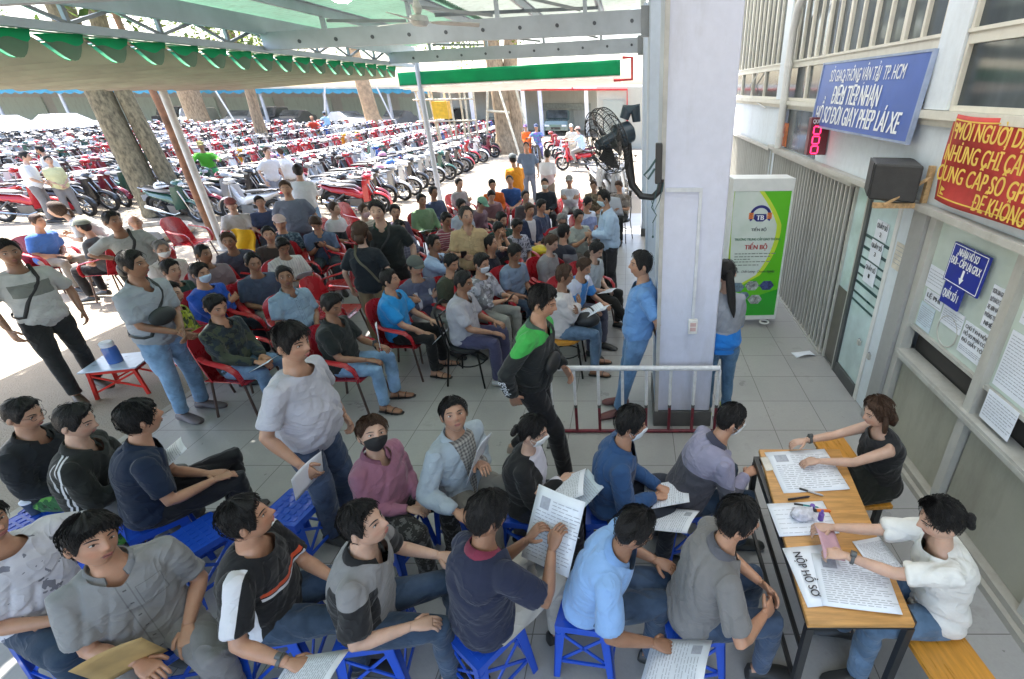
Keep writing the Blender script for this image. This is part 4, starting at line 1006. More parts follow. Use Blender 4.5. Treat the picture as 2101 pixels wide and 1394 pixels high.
# ---- trees
M_bark = mat('grey_brown_bark',(0.20,0.165,0.10),0.95,0,0.55,16,bmp=1.0,bscale=22,stretch=(1,1,0.45))
M_bark2 = mat('tan_bark',(0.36,0.26,0.16),0.95,0,0.4,12,bmp=0.9,bscale=20,stretch=(1,1,0.35))
def leafmat(n, c):
    m = fabric_translucent(n, c, 0.45, 0.5, 1.5); return m
M_leaf = [leafmat('leaf_mid',(0.10,0.17,0.03)), leafmat('leaf_light',(0.20,0.25,0.05)), leafmat('leaf_dark',(0.05,0.09,0.02))]
def tree(base, trunks, label, crown=None, mbark=M_bark, nleaf=3000, name='tree'):
    """trunks: list of [(dx,dy,z,r),...]; crown: list of (dx,dy,z,rad)"""
    t = empty(name, base, 0, label, 'tree')
    b = B()
    for tr in trunks:
        pts = []; rs = []
        for i in range(len(tr)-1):
            for k in range(6):
                a = k/6; p0, p1 = tr[i], tr[i+1]
                pts.append(Vector(p0[:3]).lerp(Vector(p1[:3]), a) + Vector((noise.noise(Vector((i+a,base[0],1)))*0.06, noise.noise(Vector((i+a,base[1],7)))*0.06, 0))); rs.append((p0[3]*(1-a)+p1[3]*a)*(1+0.10*noise.noise(Vector((i+a*2,3,base[0])))))
        pts.append(Vector(tr[-1][:3])); rs.append(tr[-1][3]); b.tube(pts, rs, 14)
    b.build('trunk', mbark, t)
    if crown:
        rng = random.Random(int(abs(base[0])*31+base[1])); l = B()
        for (cx_,cy_,cz_,rr) in crown:
            clumps = [(Vector((rng.gauss(0,1),rng.gauss(0,1),rng.gauss(0,0.7))).normalized()*rr*rng.uniform(0.45,1.0)) for _ in range(26)]
            for _ in range(nleaf//len(crown)):
                c0 = rng.choice(clumps); p = Vector((cx_,cy_,cz_)) + c0 + Vector((rng.gauss(0,1),rng.gauss(0,1),rng.gauss(0,0.8)))*rr*0.17
                s = rng.uniform(0.07,0.15); d = Vector((rng.gauss(0,1),rng.gauss(0,1),rng.gauss(0,0.6))).normalized(); e = d.cross(Vector((rng.random(),rng.random(),1))).normalized()
                l.add([p-d*s, p+e*s*0.45, p+d*s, p-e*s*0.45],[(0,1,2,3)], rng.choice((0,0,1,1,2)))
        l.build('crown', M_leaf, t, smooth=False)
    return t
tree((-13.0,13.2,-0.03),[[(0.45,0,0,0.44),(0.25,0,0.6,0.30),(-0.05,0.2,3.4,0.26),(-0.3,0.4,7,0.24)],[(0.78,0.25,0,0.34),(0.68,0.3,0.7,0.20),(0.34,0.4,3.4,0.17),(0.8,0.5,7,0.15)]],
     'big twin trunked grey tree among the first motorbike rows at left',[(-0.8,0.5,7.5,2.6),(1.6,1.5,6.4,2.2),(2.5,-1.5,5.6,1.8),(-2.5,2.5,6.0,2.0)],nleaf=5200)
tree((-34.5,45-2.5,-0.03),[[(0,0,0,0.95),(0.1,0,1.0,0.75),(0.0,0,6,0.6)]],'tan tree trunk far back left against the car shed',[(0,0,8.5,4.0)],M_bark2,2400)
tree((-19.9,41.8,-0.03),[[(0,0,0,0.75),(-0.3,0,1.2,0.55),(-0.7,0,6,0.45)]],'pale orange tree trunk far back in the middle of the motorbikes',[(0,0,8.5,3.5)],mat('pale_orange_bark',(0.50,0.34,0.20),0.9,0,0.3,4),2000)
tree((-6.3,27.6,-0.03),[[(-0.3,0,0,0.75),(-0.3,0,0.9,0.48),(-0.35,0,3.2,0.42),(-0.6,0,7,0.35)],[(0.35,0.2,0,0.55),(0.25,0.2,1.0,0.38),(0.2,0.2,3.4,0.34),(0.7,0.2,7,0.3)]],'thick brown tree braced with white bamboo poles at the end of the first motorbike row',[(0,0,7.5,3.2),(-2.0,1,6.2,2.2)],M_bark2,3600)
t = tree((-9.35,10.75,-0.03),[[(0.05,0,0,0.085),(0.0,0,1.2,0.065),(-0.16,0.1,3.0,0.06),(-0.3,0.1,4.6,0.05)]],'slim rust brown trunk rising between the pale post and the big tree',[(-0.2,0.2,5.4,1.3)],M_rust,1500)
tree((-21,30,-0.03),[[(0,0,0,0.3),(0.1,0,3,0.25),(0,0,6,0.2)]],'slender tree standing deep between the motorbike rows',[(0,0,6.4,2.4),(2,0,5.6,1.9)],M_bark2,2600)
# bamboo braces and the yellow rack by the brown tree
M_bam = mat('weathered_bamboo',(0.62,0.54,0.38),0.6,0,0.25,6)
rk = empty('bamboo_rack',(-8.9,26.2,-0.03),0,'tall bamboo rack with a yellow box left of the braced brown tree','rack')
for i,(x,y) in enumerate(((-1.3,0),(-0.9,0.5),(-0.6,0),(-0.1,0.3),(0.25,0),(0.6,0.4),(0.95,0),(1.2,0.6))):
    b = B(); b.tube([(x*0.9,y,0),(x*1.05-0.1,y,3.3)],0.05,8); b.build('pole', M_bam, rk)
for z in (1.6,2.55,2.95):
    b = B(); b.tube([(-1.6,-0.08,z),(1.3,-0.08,z+0.06)],0.04,8); b.build('crossbar', M_bam, rk)
b = B(); b.box(-0.75,-0.02,-0.05,0.5,1.72,2.5); b.build('yellow_box', mat('yellow_box_paint',(0.75,0.42,0.02),0.4), rk)
br_ = empty('bamboo_brace',(-6.3,27.0,-0.03),0,'leaning bamboo poles tied against the thick brown tree','brace')
for a,c_ in (((-1.1,-0.4,0),(-0.75,0.1,3.4)),((1.0,-2.2,0),(-0.3,0.1,3.3)),((0.3,-0.6,2.0),(-0.9,-0.1,2.05)),((1.25,-0.3,0),(0.55,0.1,3.3))):
    b = B(); b.tube([a,c_],0.06,8); b.build('pole', M_bam, br_)
for (x,y,lab) in ((-23.5,40.5,'white leaning prop left of the pale orange tree trunk'),(-17.8,40.5,'white leaning prop right of the pale orange tree trunk'),(-31,42,'white leaning prop beside the tan tree trunk')):
    b = B(); b.tube([(x,y,0),(x-1.0 if x>-20 or x<-30 else x+0.9,y,3.2)],0.06,8); tag(b.build('tree_prop', M_white), lab, 'prop')
b = B(); b.torus((-10.9,10.9,0.1),0.75,0.09,'z',28,6); b.lathe([(0,0.0),(0.7,0.0),(0.72,0.1),(0,0.12)],(-10.9,10.9,-0.02),'z',28); tag(b.build('tree_ring', mat('old_concrete_ring',(0.36,0.32,0.26),0.9,0,0.4,5)), 'round old concrete slab on the ground at the foot of the brown trunk', 'slab')
# green bin and drum near the rack
p = at_z(835,275,0); 
for (px,lab,c,hh) in (((1037,280),'bright green bin between bamboo poles',(0.02,0.40,0.10),1.0),):
    p = at_z(px[0]-2,308,0); o = empty('waste_bin',p,0,lab,'bin'); b = B(); b.lathe([(0,0),(0.26,0),(0.34,0.9),(0,0.9)],n=14); b.build('bin_body', mat('green_bin',c,0.4), o); b = B(); b.lathe([(0,0.901),(0.37,0.901),(0.3,1.0),(0,1.02)],n=14); b.build('lid', mat('green_bin',c,0.4), o)
# ---- cars in the shed
def car(u, v, Y, rot, c, label, kind='sedan', s=1.0):
    p = at_y(u, v, Y); o = empty('parked_car',(p.x,Y,-0.03),rot,label,'car'); Lc, W = 4.4*s, 1.75
    if kind == 'suv': prof = [(-2.2,0.35),(-2.2,0.95),(-2.05,1.15),(-1.9,1.68),(-0.2,1.74),(0.5,1.66),(1.05,1.10),(2.05,0.98),(2.2,0.75),(2.2,0.35)]
    else: prof = [(-2.2,0.32),(-2.22,0.75),(-2.1,0.98),(-1.55,1.05),(-0.9,1.42),(0.1,1.45),(0.95,1.02),(2.0,0.86),(2.2,0.65),(2.2,0.32)]
    b = B(); rings = []
    for t_ in (-1,-0.88,-0.7,0.7,0.88,1):
        sh_ = 0.0 if abs(t_) < 0.8 else (0.02 if abs(t_) < 0.95 else 0.10)
        rings.append([(x*s*(1-0.02*(abs(t_)>0.95)), t_*W/2, z-(sh_*(1.0 if z>1.0 else 0.3 if z>0.5 else 0))) for x,z in prof])
    b.loft(rings); b.build('car_body', mat('car_paint_'+str(c),c,0.2,0.2,0.06,2,coat=0.6), o, ang=30)
    g = B(); zt = 1.63 if kind=='suv' else 1.36; zb = 1.12 if kind == 'suv' else 1.03
    xa,xb_,xc,xd = (-1.95,-1.82,0.45,0.98) if kind=='suv' else (-1.4,-0.9,0.1,0.82)
    for sy in (-1,1): g.add([(xa*s,sy*(W/2-0.04+0.02),zb),(xb_*s,sy*(W/2-0.07),zt),(xc*s,sy*(W/2-0.07),zt),(xd*s,sy*(W/2-0.02),zb)],[(0,1,2,3)])
    g.build('side_window', M_darkpane, o)
    f = prof[6:8] if kind=='suv' else prof[5:7]; f = (prof[5],prof[6])
    g = B(); dx = 0.03; g.add([((f[0][0])*s+dx,-W*0.40,f[0][1]+0.0),((f[0][0])*s+dx,W*0.40,f[0][1]+0.0),((f[1][0])*s+dx,W*0.44,f[1][1]+0.03),((f[1][0])*s+dx,-W*0.44,f[1][1]+0.03)],[(0,1,2,3)]); g.build('windscreen', M_darkpane, o)
    for x in (-1.35,1.35):
        for sy in (-1,1):
            w = B(); w.lathe([(0,-0.1),(0.2,-0.1),(0.32,-0.08),(0.32,0.08),(0.2,0.1),(0,0.1)],(x*s,sy*(W/2-0.09),0.32),'y',18); wo = w.build('wheel', M_black, o)
            w = B(); w.lathe([(0,sy*0.101),(0.19,sy*0.103),(0.0,sy*0.12)],(x*s,sy*(W/2-0.09),0.32),'y',12,caps=False); w.build('rim', M_alu, wo)
    for sy in (-1,1):
        h = B(); h.box(2.13*s,2.205*s,sy*0.62-0.17,sy*0.62+0.17,0.62,0.74); h.build('headlight', M_paper, o, bevel=0.01)
    h = B(); h.box(2.17*s,2.21*s,-0.35,0.35,0.42,0.58); h.build('front_grille', M_black, o)
cw = (0.75,0.76,0.78); cs = (0.45,0.46,0.46); cg = (0.18,0.18,0.19); ck = (0.05,0.05,0.055)
car(30,285,36.5,R(-10),cw,'white sedan at the far left edge of the yard','sedan',1.25)
car(150,275,39.5,R(-8),cw,'white sedan left of the big twin tree','sedan',1.2)
car(415,268,44.6,R(-70),(0.50,0.53,0.47),'silver beige car nose out under the shed left of the tan trunk','suv')
car(505,266,46,R(-75),cs,'grey sedan nose out right of the tan trunk')
car(560,262,47,R(-80),cg,'dark grey car in the shade beside the grey sedan','suv')
car(610,262,47,R(-85),cg,'dark car in the shed behind the riders')
car(720,262,44.0,R(-30),cw,'white sedan behind the second rider','sedan',1.1)
car(365,258,48.5,R(-70),ck,'black car deep in the shed left of the silver one','suv')
car(820,262,46,R(-90),cg,'dark sedan under the right end of the shed')
car(925,268,43,R(-95),ck,'dark van with bright bumper left of the bamboo rack','suv',1.15)
car(1025,262,45,R(-90),cs,'grey car partly hidden behind the bamboo rack')
car(1150,278,41,R(-90),(0.13,0.19,0.18),'dark teal truck parked in front of the workshop bay','suv',1.1)
# ================================================================== PEOPLE: builder
def skin_mat(name, c, male=True):
    m, nt, b = newmat(name)
    v = coords(nt); f = noise_fac(nt, v, 9, 4, 0.6, 0.3, 0.7); f2 = noise_fac(nt, v, 60, 2, 0.5, 0.3, 0.7)
    col = mixc(nt, f, dark(c, 0.80), tuple(min(1,x*1.05) for x in c)); col = mixc(nt, mth(nt,'MULTIPLY',f2,0.22), col, (c[0]*1.05, c[1]*0.74, c[2]*0.66))
    at = N(nt,'ShaderNodeAttribute', attribute_name='hd'); ab = N(nt,'ShaderNodeVectorMath', operation='ABSOLUTE'); L(nt, at.outputs['Vector'], ab.inputs[0])
    def near(p, r0, r1):
        d = N(nt,'ShaderNodeVectorMath', operation='DISTANCE'); s_ = N(nt,'ShaderNodeSeparateXYZ'); cb = N(nt,'ShaderNodeCombineXYZ')
        L(nt, at.outputs['Vector'], s_.inputs[0]); L(nt, mth(nt,'ABSOLUTE',s_.outputs[0]), cb.inputs[0]); L(nt, s_.outputs[1], cb.inputs[1]); L(nt, s_.outputs[2], cb.inputs[2])
        L(nt, cb.outputs[0], d.inputs[0]); d.inputs[1].default_value = p
        r = N(nt,'ShaderNodeMapRange'); r.inputs[1].default_value = r1; r.inputs[2].default_value = r0; L(nt, d.outputs['Value'], r.inputs[0]); return r.outputs[0]
    red = mth(nt,'MAXIMUM',near((0.042,0.070,-0.028),0.005,0.034),near((0.0,0.115,-0.018),0.006,0.026))
    col = mixc(nt, mth(nt,'MULTIPLY',red,0.40), col, (c[0]*1.0,c[1]*0.66,c[2]*0.60))
    col = mixc(nt, mth(nt,'MULTIPLY',near((0.031,0.085,0.006),0.006,0.024),0.42), col, (c[0]*0.55,c[1]*0.45,c[2]*0.45))
    if male: col = mixc(nt, mth(nt,'MULTIPLY',mth(nt,'MAXIMUM',near((0.012,0.09,-0.082),0.012,0.045),near((0.012,0.10,-0.040),0.004,0.016)),0.34), col, (c[0]*0.5,c[1]*0.52,c[2]*0.56))
    col = mixc(nt, mth(nt,'MULTIPLY',near((0.034,0.082,-0.044),0.002,0.008),0.35), col, (c[0]*0.55,c[1]*0.45,c[2]*0.42))
    L(nt, col, b.inputs['Base Color']); L(nt, mth(nt,'MULTIPLY_ADD',f,-0.16,0.52), b.inputs['Roughness'])
    b.inputs['Subsurface Weight'].default_value = 0.06; b.inputs['Subsurface Radius'].default_value = (0.02,0.008,0.004); b.inputs['Subsurface Scale'].default_value = 0.4
    bump(nt, b, noise_fac(nt, v, 34, 4, 0.65, 0.3, 0.7), 0.16, 0.004); return m
_sk = [('tan',(0.44,0.255,0.17)),('light',(0.56,0.36,0.265)),('brown',(0.31,0.165,0.10)),('warm',(0.48,0.265,0.17))]
SKIN = [skin_mat('skin_'+n_,c_) for n_,c_ in _sk]; SKINF = [skin_mat('skin_smooth_'+n_,c_,False) for n_,c_ in _sk]
M_lip = mat('lips',(0.36,0.13,0.11),0.45,0,0.1); M_eyew = mat('eye_white',(0.62,0.58,0.54),0.25,0,0.05); M_iris = mat('dark_brow_and_iris',(0.018,0.012,0.010),0.4)
def hair_mat(name, c):
    m, nt, b = newmat(name)
    f = noise_fac(nt, coords(nt,'Object',(60,60,14)), 3, 4, 0.7, 0.25, 0.75)
    L(nt, mixc(nt, f, dark(c,0.5), tuple(min(1,x*1.5) for x in c)), b.inputs['Base Color']); b.inputs['Roughness'].default_value = 0.5
    b.inputs['Specular IOR Level'].default_value = 0.32; bump(nt, b, f, 0.7, 0.006); return m
HAIR = {'k':hair_mat('black_hair',(0.010,0.009,0.009)),'b':hair_mat('brown_hair',(0.055,0.028,0.016)),'g':hair_mat('grey_hair',(0.22,0.21,0.20)),'s':hair_mat('salt_hair',(0.04,0.039,0.038))}
def cloth(c, pat=None, c2=(0.7,0.7,0.7), c3=None, k=1.0, rough=0.85):
    key = ('cl', c, pat, c2, c3, k)
    if key in _mc: return _mc[key]
    m, nt, b = newmat('cloth_' + (pat or 'plain'))
    v = coords(nt); f = noise_fac(nt, v, 5, 5, 0.65, 0.3, 0.7); w = noise_fac(nt, v, 130, 2, 0.5, 0.2, 0.8)
    at = N(nt,'ShaderNodeAttribute', attribute_name='body'); s = N(nt,'ShaderNodeSeparateXYZ'); L(nt, at.outputs['Vector'], s.inputs[0]); X_, Y_, T_ = s.outputs
    base = mixc(nt, f, dark(c, 0.86), tuple(min(1,x*1.06) for x in c))
    gt = lambda a, t: mth(nt,'GREATER_THAN',a,t); lt = lambda a, t: mth(nt,'LESS_THAN',a,t); mul = lambda a,b_: mth(nt,'MULTIPLY',a,b_)
    ab = mth(nt,'ABSOLUTE',X_); c3 = c3 or c2
    if pat == 'plaid':
        g1 = gt(mth(nt,'FRACT',mth(nt,'MULTIPLY',X_,22*k)),0.6); g2 = gt(mth(nt,'FRACT',mth(nt,'MULTIPLY',T_,11*k)),0.6)
        base = mixc(nt, mul(mth(nt,'ADD',g1,g2),0.4), base, c2)
    elif pat == 'vstripe': base = mixc(nt, gt(mth(nt,'FRACT',mth(nt,'MULTIPLY',X_,30*k)),0.75), base, c2)
    elif pat == 'hstripe': base = mixc(nt, gt(mth(nt,'FRACT',mth(nt,'MULTIPLY',T_,14*k)),0.7), base, c2)
    elif pat == 'print': base = mixc(nt, gt(noise_fac(nt, v, 26*k, 3, 0.7, 0.52, 0.56),0.5), base, c2)
    elif pat == 'sparse': base = mixc(nt, gt(noise_fac(nt, v, 17*k, 2, 0.5, 0.64, 0.66),0.5), base, c2)
    elif pat == 'camo':
        base = mixc(nt, gt(noise_fac(nt, v, 9*k, 3, 0.6, 0.45, 0.55),0.5), base, c2); base = mixc(nt, gt(noise_fac(nt, coords(nt,'Object',(1.3,0.8,1.2)), 11*k, 3, 0.6, 0.55, 0.6),0.5), base, c3)
    elif pat == 'open':      # open jacket: inner shirt shows down the front
        wv = mth(nt,'MULTIPLY_ADD',T_,0.055*k,0.022); base = mixc(nt, mul(lt(ab,wv),gt(Y_,0.03)), base, c2)
    elif pat == 'openplaid':
        g1 = gt(mth(nt,'FRACT',mth(nt,'MULTIPLY',X_,45)),0.5); g2 = gt(mth(nt,'FRACT',mth(nt,'MULTIPLY',T_,20)),0.5)
        inn = mixc(nt, mul(mth(nt,'ADD',g1,g2),0.5), c2, c3); wv = mth(nt,'MULTIPLY_ADD',T_,0.07*k,0.012); base = mixc(nt, mul(lt(ab,wv),gt(Y_,0.03)), base, inn)
    elif pat == 'shoulder':  # two stripes along the shoulder and sleeve
        a = mth(nt,'ABSOLUTE',mth(nt,'SUBTRACT',mth(nt,'ABSOLUTE',mth(nt,'ADD',Y_,0.03)),0.013)); base = mixc(nt, mul(lt(a,0.006),gt(ab,0.07)), base, c2)
        ed = mth(nt,'ABSOLUTE',mth(nt,'SUBTRACT',mth(nt,'ADD',ab,mul(T_,0.10)),0.215)); base = mixc(nt, mul(mul(lt(ed,0.0035),lt(Y_,-0.06)),0.7), base, c2)
    elif pat == 'bands':     # white sleeve panel, red and white chest bands
        base = mixc(nt, mul(gt(ab,0.135),lt(mth(nt,'ABSOLUTE',mth(nt,'SUBTRACT',Y_,0.01)),0.028)), base, c2)
        d = mth(nt,'ADD',T_,mul(ab,-0.55)); fr = gt(Y_,0.0)
        fr = mul(fr,lt(ab,0.15)); base = mixc(nt, mul(mul(gt(d,0.42),lt(d,0.455)),fr), base, c2); base = mixc(nt, mul(mul(gt(d,0.47),lt(d,0.515)),fr), base, c3)
    elif pat == 'yoke':      # shoulders in a second colour
        base = mixc(nt, gt(mth(nt,'ADD',T_,mul(ab,0.6)),0.86), base, c2)
    elif pat == 'low':       # lower part in a second colour
        base = mixc(nt, lt(mth(nt,'ADD',T_,mul(ab,-0.5)),0.32*k), base, c2)
    elif pat == 'sidepanel': base = mixc(nt, mul(gt(ab,0.115),lt(T_,0.75)), base, c2)
    elif pat == 'jersey':
        base = mixc(nt, mul(gt(ab,0.06),gt(T_,0.74)), base, c2); base = mixc(nt, mul(lt(mth(nt,'ABSOLUTE',mth(nt,'SUBTRACT',ab,0.085)),0.018),lt(T_,0.74)), base, c3)
    elif pat == 'chest':
        base = mixc(nt, mul(mul(lt(mth(nt,'ABSOLUTE',mth(nt,'SUBTRACT',T_,0.62)),0.13),lt(ab,0.14)),gt(Y_,0.02)), base, c2)
    elif pat == 'button':
        ln = lt(mth(nt,'ABSOLUTE',mth(nt,'SUBTRACT',ab,0.019)),0.0022); base = mixc(nt, mul(mul(ln,gt(Y_,0.02)),0.55), base, dark(c,0.45))
        bt_ = mul(mul(lt(ab,0.0065),lt(mth(nt,'FRACT',mul(T_,6.5)),0.09)),gt(Y_,0.02)); base = mixc(nt, bt_, base, dark(c,0.35))
        px_ = mth(nt,'ABSOLUTE',mth(nt,'SUBTRACT',X_,-0.078)); pz_ = mth(nt,'ABSOLUTE',mth(nt,'SUBTRACT',T_,0.66)); inb = mul(lt(px_,0.046),lt(pz_,0.105)); inn_ = mul(lt(px_,0.043),lt(pz_,0.098))
        base = mixc(nt, mul(mul(mth(nt,'SUBTRACT',inb,inn_),gt(Y_,0.02)),0.6), base, dark(c,0.4))
    elif pat == 'denim':
        base = mixc(nt, noise_fac(nt, v, 4, 4, 0.6, 0.42, 0.7), base, tuple(min(1,x*1.7+0.02) for x in c))
    L(nt, base, b.inputs['Base Color']); b.inputs['Roughness'].default_value = rough
    b.inputs['Sheen Weight'].default_value = 0.15; b.inputs['Specular IOR Level'].default_value = 0.25
    crease = noise_fac(nt, coords(nt,'Object',(1,1,2.2)), 6, 3, 0.5, 0.3, 0.7)
    n2 = N(nt,'ShaderNodeTexNoise'); n2.inputs['Scale'].default_value = 4.6; n2.inputs['Detail'].default_value = 2.0; n2.inputs['Distortion'].default_value = 0.9; L(nt, coords(nt,'Object',(1,1,1.5)), n2.inputs['Vector'])
    rid = mth(nt,'POWER',mth(nt,'SUBTRACT',1.0,mth(nt,'MULTIPLY',mth(nt,'ABSOLUTE',mth(nt,'SUBTRACT',n2.outputs['Fac'],0.5)),5.0)),3.0); rid = mth(nt,'MAXIMUM',rid,0.0)
    bump(nt, b, mth(nt,'ADD',mth(nt,'ADD',mth(nt,'MULTIPLY',crease,0.8),mth(nt,'MULTIPLY',rid,0.75)),mth(nt,'MULTIPLY',w,0.05)), 0.5, 0.012); _mc[key] = m; return m

HA, HB, HC = 0.076, 0.096, 0.118
def head_pt(phi, lat, off=0.0, jaw=0.28):
    cl = math.cos(lat); z = math.sin(lat)*HC; x = math.sin(phi)*cl*HA; y = math.cos(phi)*cl*HB; zz = z/HC
    if z < 0:
        x *= 1-jaw*(-zz)**1.6
        if y < 0: y *= 1-0.42*(-zz)**1.2
        else: y *= 1-0.10*(-zz)**3
    else:
        x *= 1+0.04*math.sin(zz*3.0)
    if y > 0:
        g = math.exp; ax_ = abs(x)
        y += 0.024*g(-(x/0.0115)**2)*(g(-((z+0.018)/0.034)**2) if z > -0.018 else g(-((z+0.018)/0.010)**2))
        y += 0.007*g(-((ax_-0.013)/0.006)**2-((z+0.022)/0.009)**2)
        y -= 0.010*g(-((ax_-0.031)/0.018)**2-((z-0.012)/0.013)**2)
        y += 0.004*g(-((z-0.034)/0.011)**2)*g(-(x/0.05)**2)
        y += 0.007*g(-(x/0.023)**2)*g(-((z+0.056)/0.013)**2)
        y += 0.007*g(-(x/0.022)**2-((z+0.098)/0.016)**2)
        y -= 0.003*g(-((ax_-0.04)/0.014)**2-((z+0.05)/0.02)**2)
    if off:
        d = Vector((x/HA**2, y/HB**2, z/HC**2)).normalized(); return Vector((x,y,z)) + d*off
    return Vector((x,y,z))
def surf(x, z):
    lat = math.asin(max(-1,min(1,z/HC))); zz = z/HC; k = HA*math.cos(lat)*((1-0.28*(-zz)**1.6) if z < 0 else 1.0)
    return head_pt(math.asin(max(-1,min(1,x/k))), lat)
def remap(u):   # denser columns on the face
    a = 2*math.pi*u - math.pi
    return a - 0.55*math.sin(a)
_hd = {}
def head_mesh(lod):
    """0 hi, 1 mid, 2 low -> MB with slots skin, lip, white, dark"""
    if lod in _hd: return _hd[lod]
    nu, nv = ((52,40),(30,24),(18,14))[lod]; b = MB(); vs = []; fs = []
    for i in range(nv+1):
        lat = -math.pi/2 + math.pi*i/nv
        for j in range(nu): vs.append(head_pt(remap(j/nu), lat))
    for i in range(nv):
        for j in range(nu):
            j2 = (j+1) % nu; fs.append((i*nu+j2, i*nu+j, (i+1)*nu+j, (i+1)*nu+j2))
    b.add(vs, fs, 0)
    n1 = (10,8,5)[lod]; n2 = (6,5,4)[lod]
    for s in (-1,1):
        p = surf(s*0.073, -0.002); p.x = s*0.074; p.y = -0.008
        Mr = Matrix.Rotation(R(-12), 3, 'X') @ Matrix.Rotation(R(s*22), 3, 'Z')
        b.ell((s*0.079,-0.010,-0.004),(0.008,0.018,0.031),n1,n2,0,Mr)
        if lod < 2: b.ell((s*0.0845,-0.006,-0.002),(0.004,0.010,0.019),8,5,0,Mr)
        e = surf(s*0.031, 0.012); b.ell((e.x,e.y-0.0015,e.z),(0.0135,0.005,0.0052),n1,n2,2); b.ell((e.x,e.y+0.0022,e.z),(0.0058,0.003,0.0054),n1,n2,3)
        pts = []
        for k in range(5):
            x = s*(0.014+0.038*k/4); z = 0.034+0.005*math.sin(math.pi*k/4)-0.003*(k/4); q_ = surf(x,z); pts.append((q_.x,q_.y+0.0012,q_.z))
        b.tube(pts,[0.002,0.0034,0.0034,0.003,0.0014],5 if lod < 2 else 4,mi=3)
        if lod < 2:
            pts = []
            for k in range(5):
                x = s*(0.0165+0.029*k/4); z = 0.0125+0.006*math.sin(math.pi*k/4); q_ = surf(x,z); pts.append((q_.x,q_.y+0.0022,q_.z))
            b.tube(pts,0.0013,4,mi=3)
    q_ = surf(0,-0.0505); b.ell((0,q_.y-0.001,-0.0505),(0.021,0.0045,0.0042),n1,n2,1)
    q_ = surf(0,-0.0615); b.ell((0,q_.y-0.0012,-0.0615),(0.018,0.005,0.0052),n1,n2,1)
    if lod < 2: q_ = surf(0,-0.056); b.tube([(x,surf(x,-0.056).y+0.0016-abs(x)*0.02,-0.056-abs(x)*0.03) for x in (-0.022,-0.011,0,0.011,0.022)],0.0011,4,mi=3)
    _hd[lod] = b; return b
def tab(t, x):
    for (a, va), (c, vc) in zip(t, t[1:]):
        if x <= c: 
            k = (x-a)/(c-a); return va+(vc-va)*k
    return t[-1][1]
LINES = {'short':[(0,41),(25,40),(40,36),(52,22),(62,8),(70,-4),(80,-10),(92,6),(108,-16),(135,-36),(180,-42)],
         'fringe':[(0,31),(25,28),(40,24),(54,12),(62,0),(70,-10),(80,-12),(92,6),(108,-18),(135,-38),(180,-44)],
         'receding':[(0,50),(25,58),(42,42),(58,14),(70,-6),(82,-8),(92,6),(108,-16),(135,-36),(180,-42)],
         'long':[(0,36),(22,34),(40,24),(54,2),(66,-22),(80,-36),(110,-50),(140,-58),(180,-60)],
         'tied':[(0,42),(25,40),(42,30),(60,10),(75,0),(88,4),(98,6),(112,-16),(140,-34),(180,-40)],
         'bald':[(0,88),(60,80),(75,20),(82,-6),(92,6),(108,-16),(135,-34),(180,-38)]}
def hair_mesh(style, lod, seed, vol=1.0):
    rng = random.Random(seed); b = MB(); line = LINES.get(style, LINES['short']); nu, nv = ((64,18),(36,11),(20,7))[lod]
    sx, sy = rng.uniform(0,50), rng.uniform(0,50); rows = []; part = rng.choice((-1,-0.6,0,0.6,1)) if style in ('short','fringe') else 0
    for j in range(nv+1):
        v = j/nv; row = []
        for i in range(nu):
            phi = -math.pi+2*math.pi*i/nu; ad = abs(math.degrees(phi)); pt_ = 9*math.sin(phi)*part if ad < 75 else 0; l0 = tab(line, ad) + pt_ + (2.5*noise.noise(Vector((phi*6+sx,1,sy))) if lod < 2 else 0) + 4*noise.noise(Vector((phi*2.2+sx,7,sy)))
            lat = R(l0+(90-l0)*v)
            sn = max(0,math.sin(lat)); th = (0.005+0.016*min(1,sn*1.5)**1.3 + (0.006 if ad < 60 and style in ('short','fringe') else 0))*vol
            if style == 'long': th += 0.012
            if style == 'bald': th *= 0.35
            edge = min(1, v*5); th *= (0.12+0.88*edge)
            th += 0.0065*noise.noise(Vector((phi*7+sx, v*2.0, sy)))*edge*vol
            row.append(head_pt(phi, lat, max(0.0015, th)))
        rows.append(row)
    vs = [p for r in rows for p in r]; fs = []
    for j in range(nv):
        for i in range(nu):
            i2 = (i+1) % nu; fs.append((j*nu+i2, j*nu+i, (j+1)*nu+i, (j+1)*nu+i2))
    b.add(vs, fs)
    if lod < 2 and style != 'bald':
        for _ in range(620 if lod == 0 else 120):
            phi = rng.uniform(-math.pi, math.pi); ad = abs(math.degrees(phi)); l0 = tab(line, ad); a = rng.random(); lat = R(l0+(86-l0)*a)
            th = (0.005+0.016*min(1,max(0,math.sin(lat))*1.5)**1.3)*vol + 0.001+0.006*rng.random()**2; ln = R(rng.uniform(10,22)); dphi = rng.uniform(-0.25,0.25); w = rng.uniform(0.010,0.032)
            pts = []
            for k in range(4):
                t_ = k/3; la = lat-ln*t_; ph = phi+dphi*t_
                if math.degrees(la) < l0-5: la = R(l0-5)
                off = th*(1.0 if math.degrees(la) > l0+6 else 0.55)+0.004*math.sin(math.pi*t_)+0.002
                pts.append((head_pt(ph-w*(1-t_*0.85), la, off), head_pt(ph+w*(1-t_*0.85), la, off*0.9)))
            vs = [q_ for pr_ in pts for q_ in pr_]; b.add(vs, [(2*k,2*k+1,2*k+3,2*k+2) for k in range(3)])
    if style == 'bun' or style == 'tied' and vol > 0:
        pass
    return b
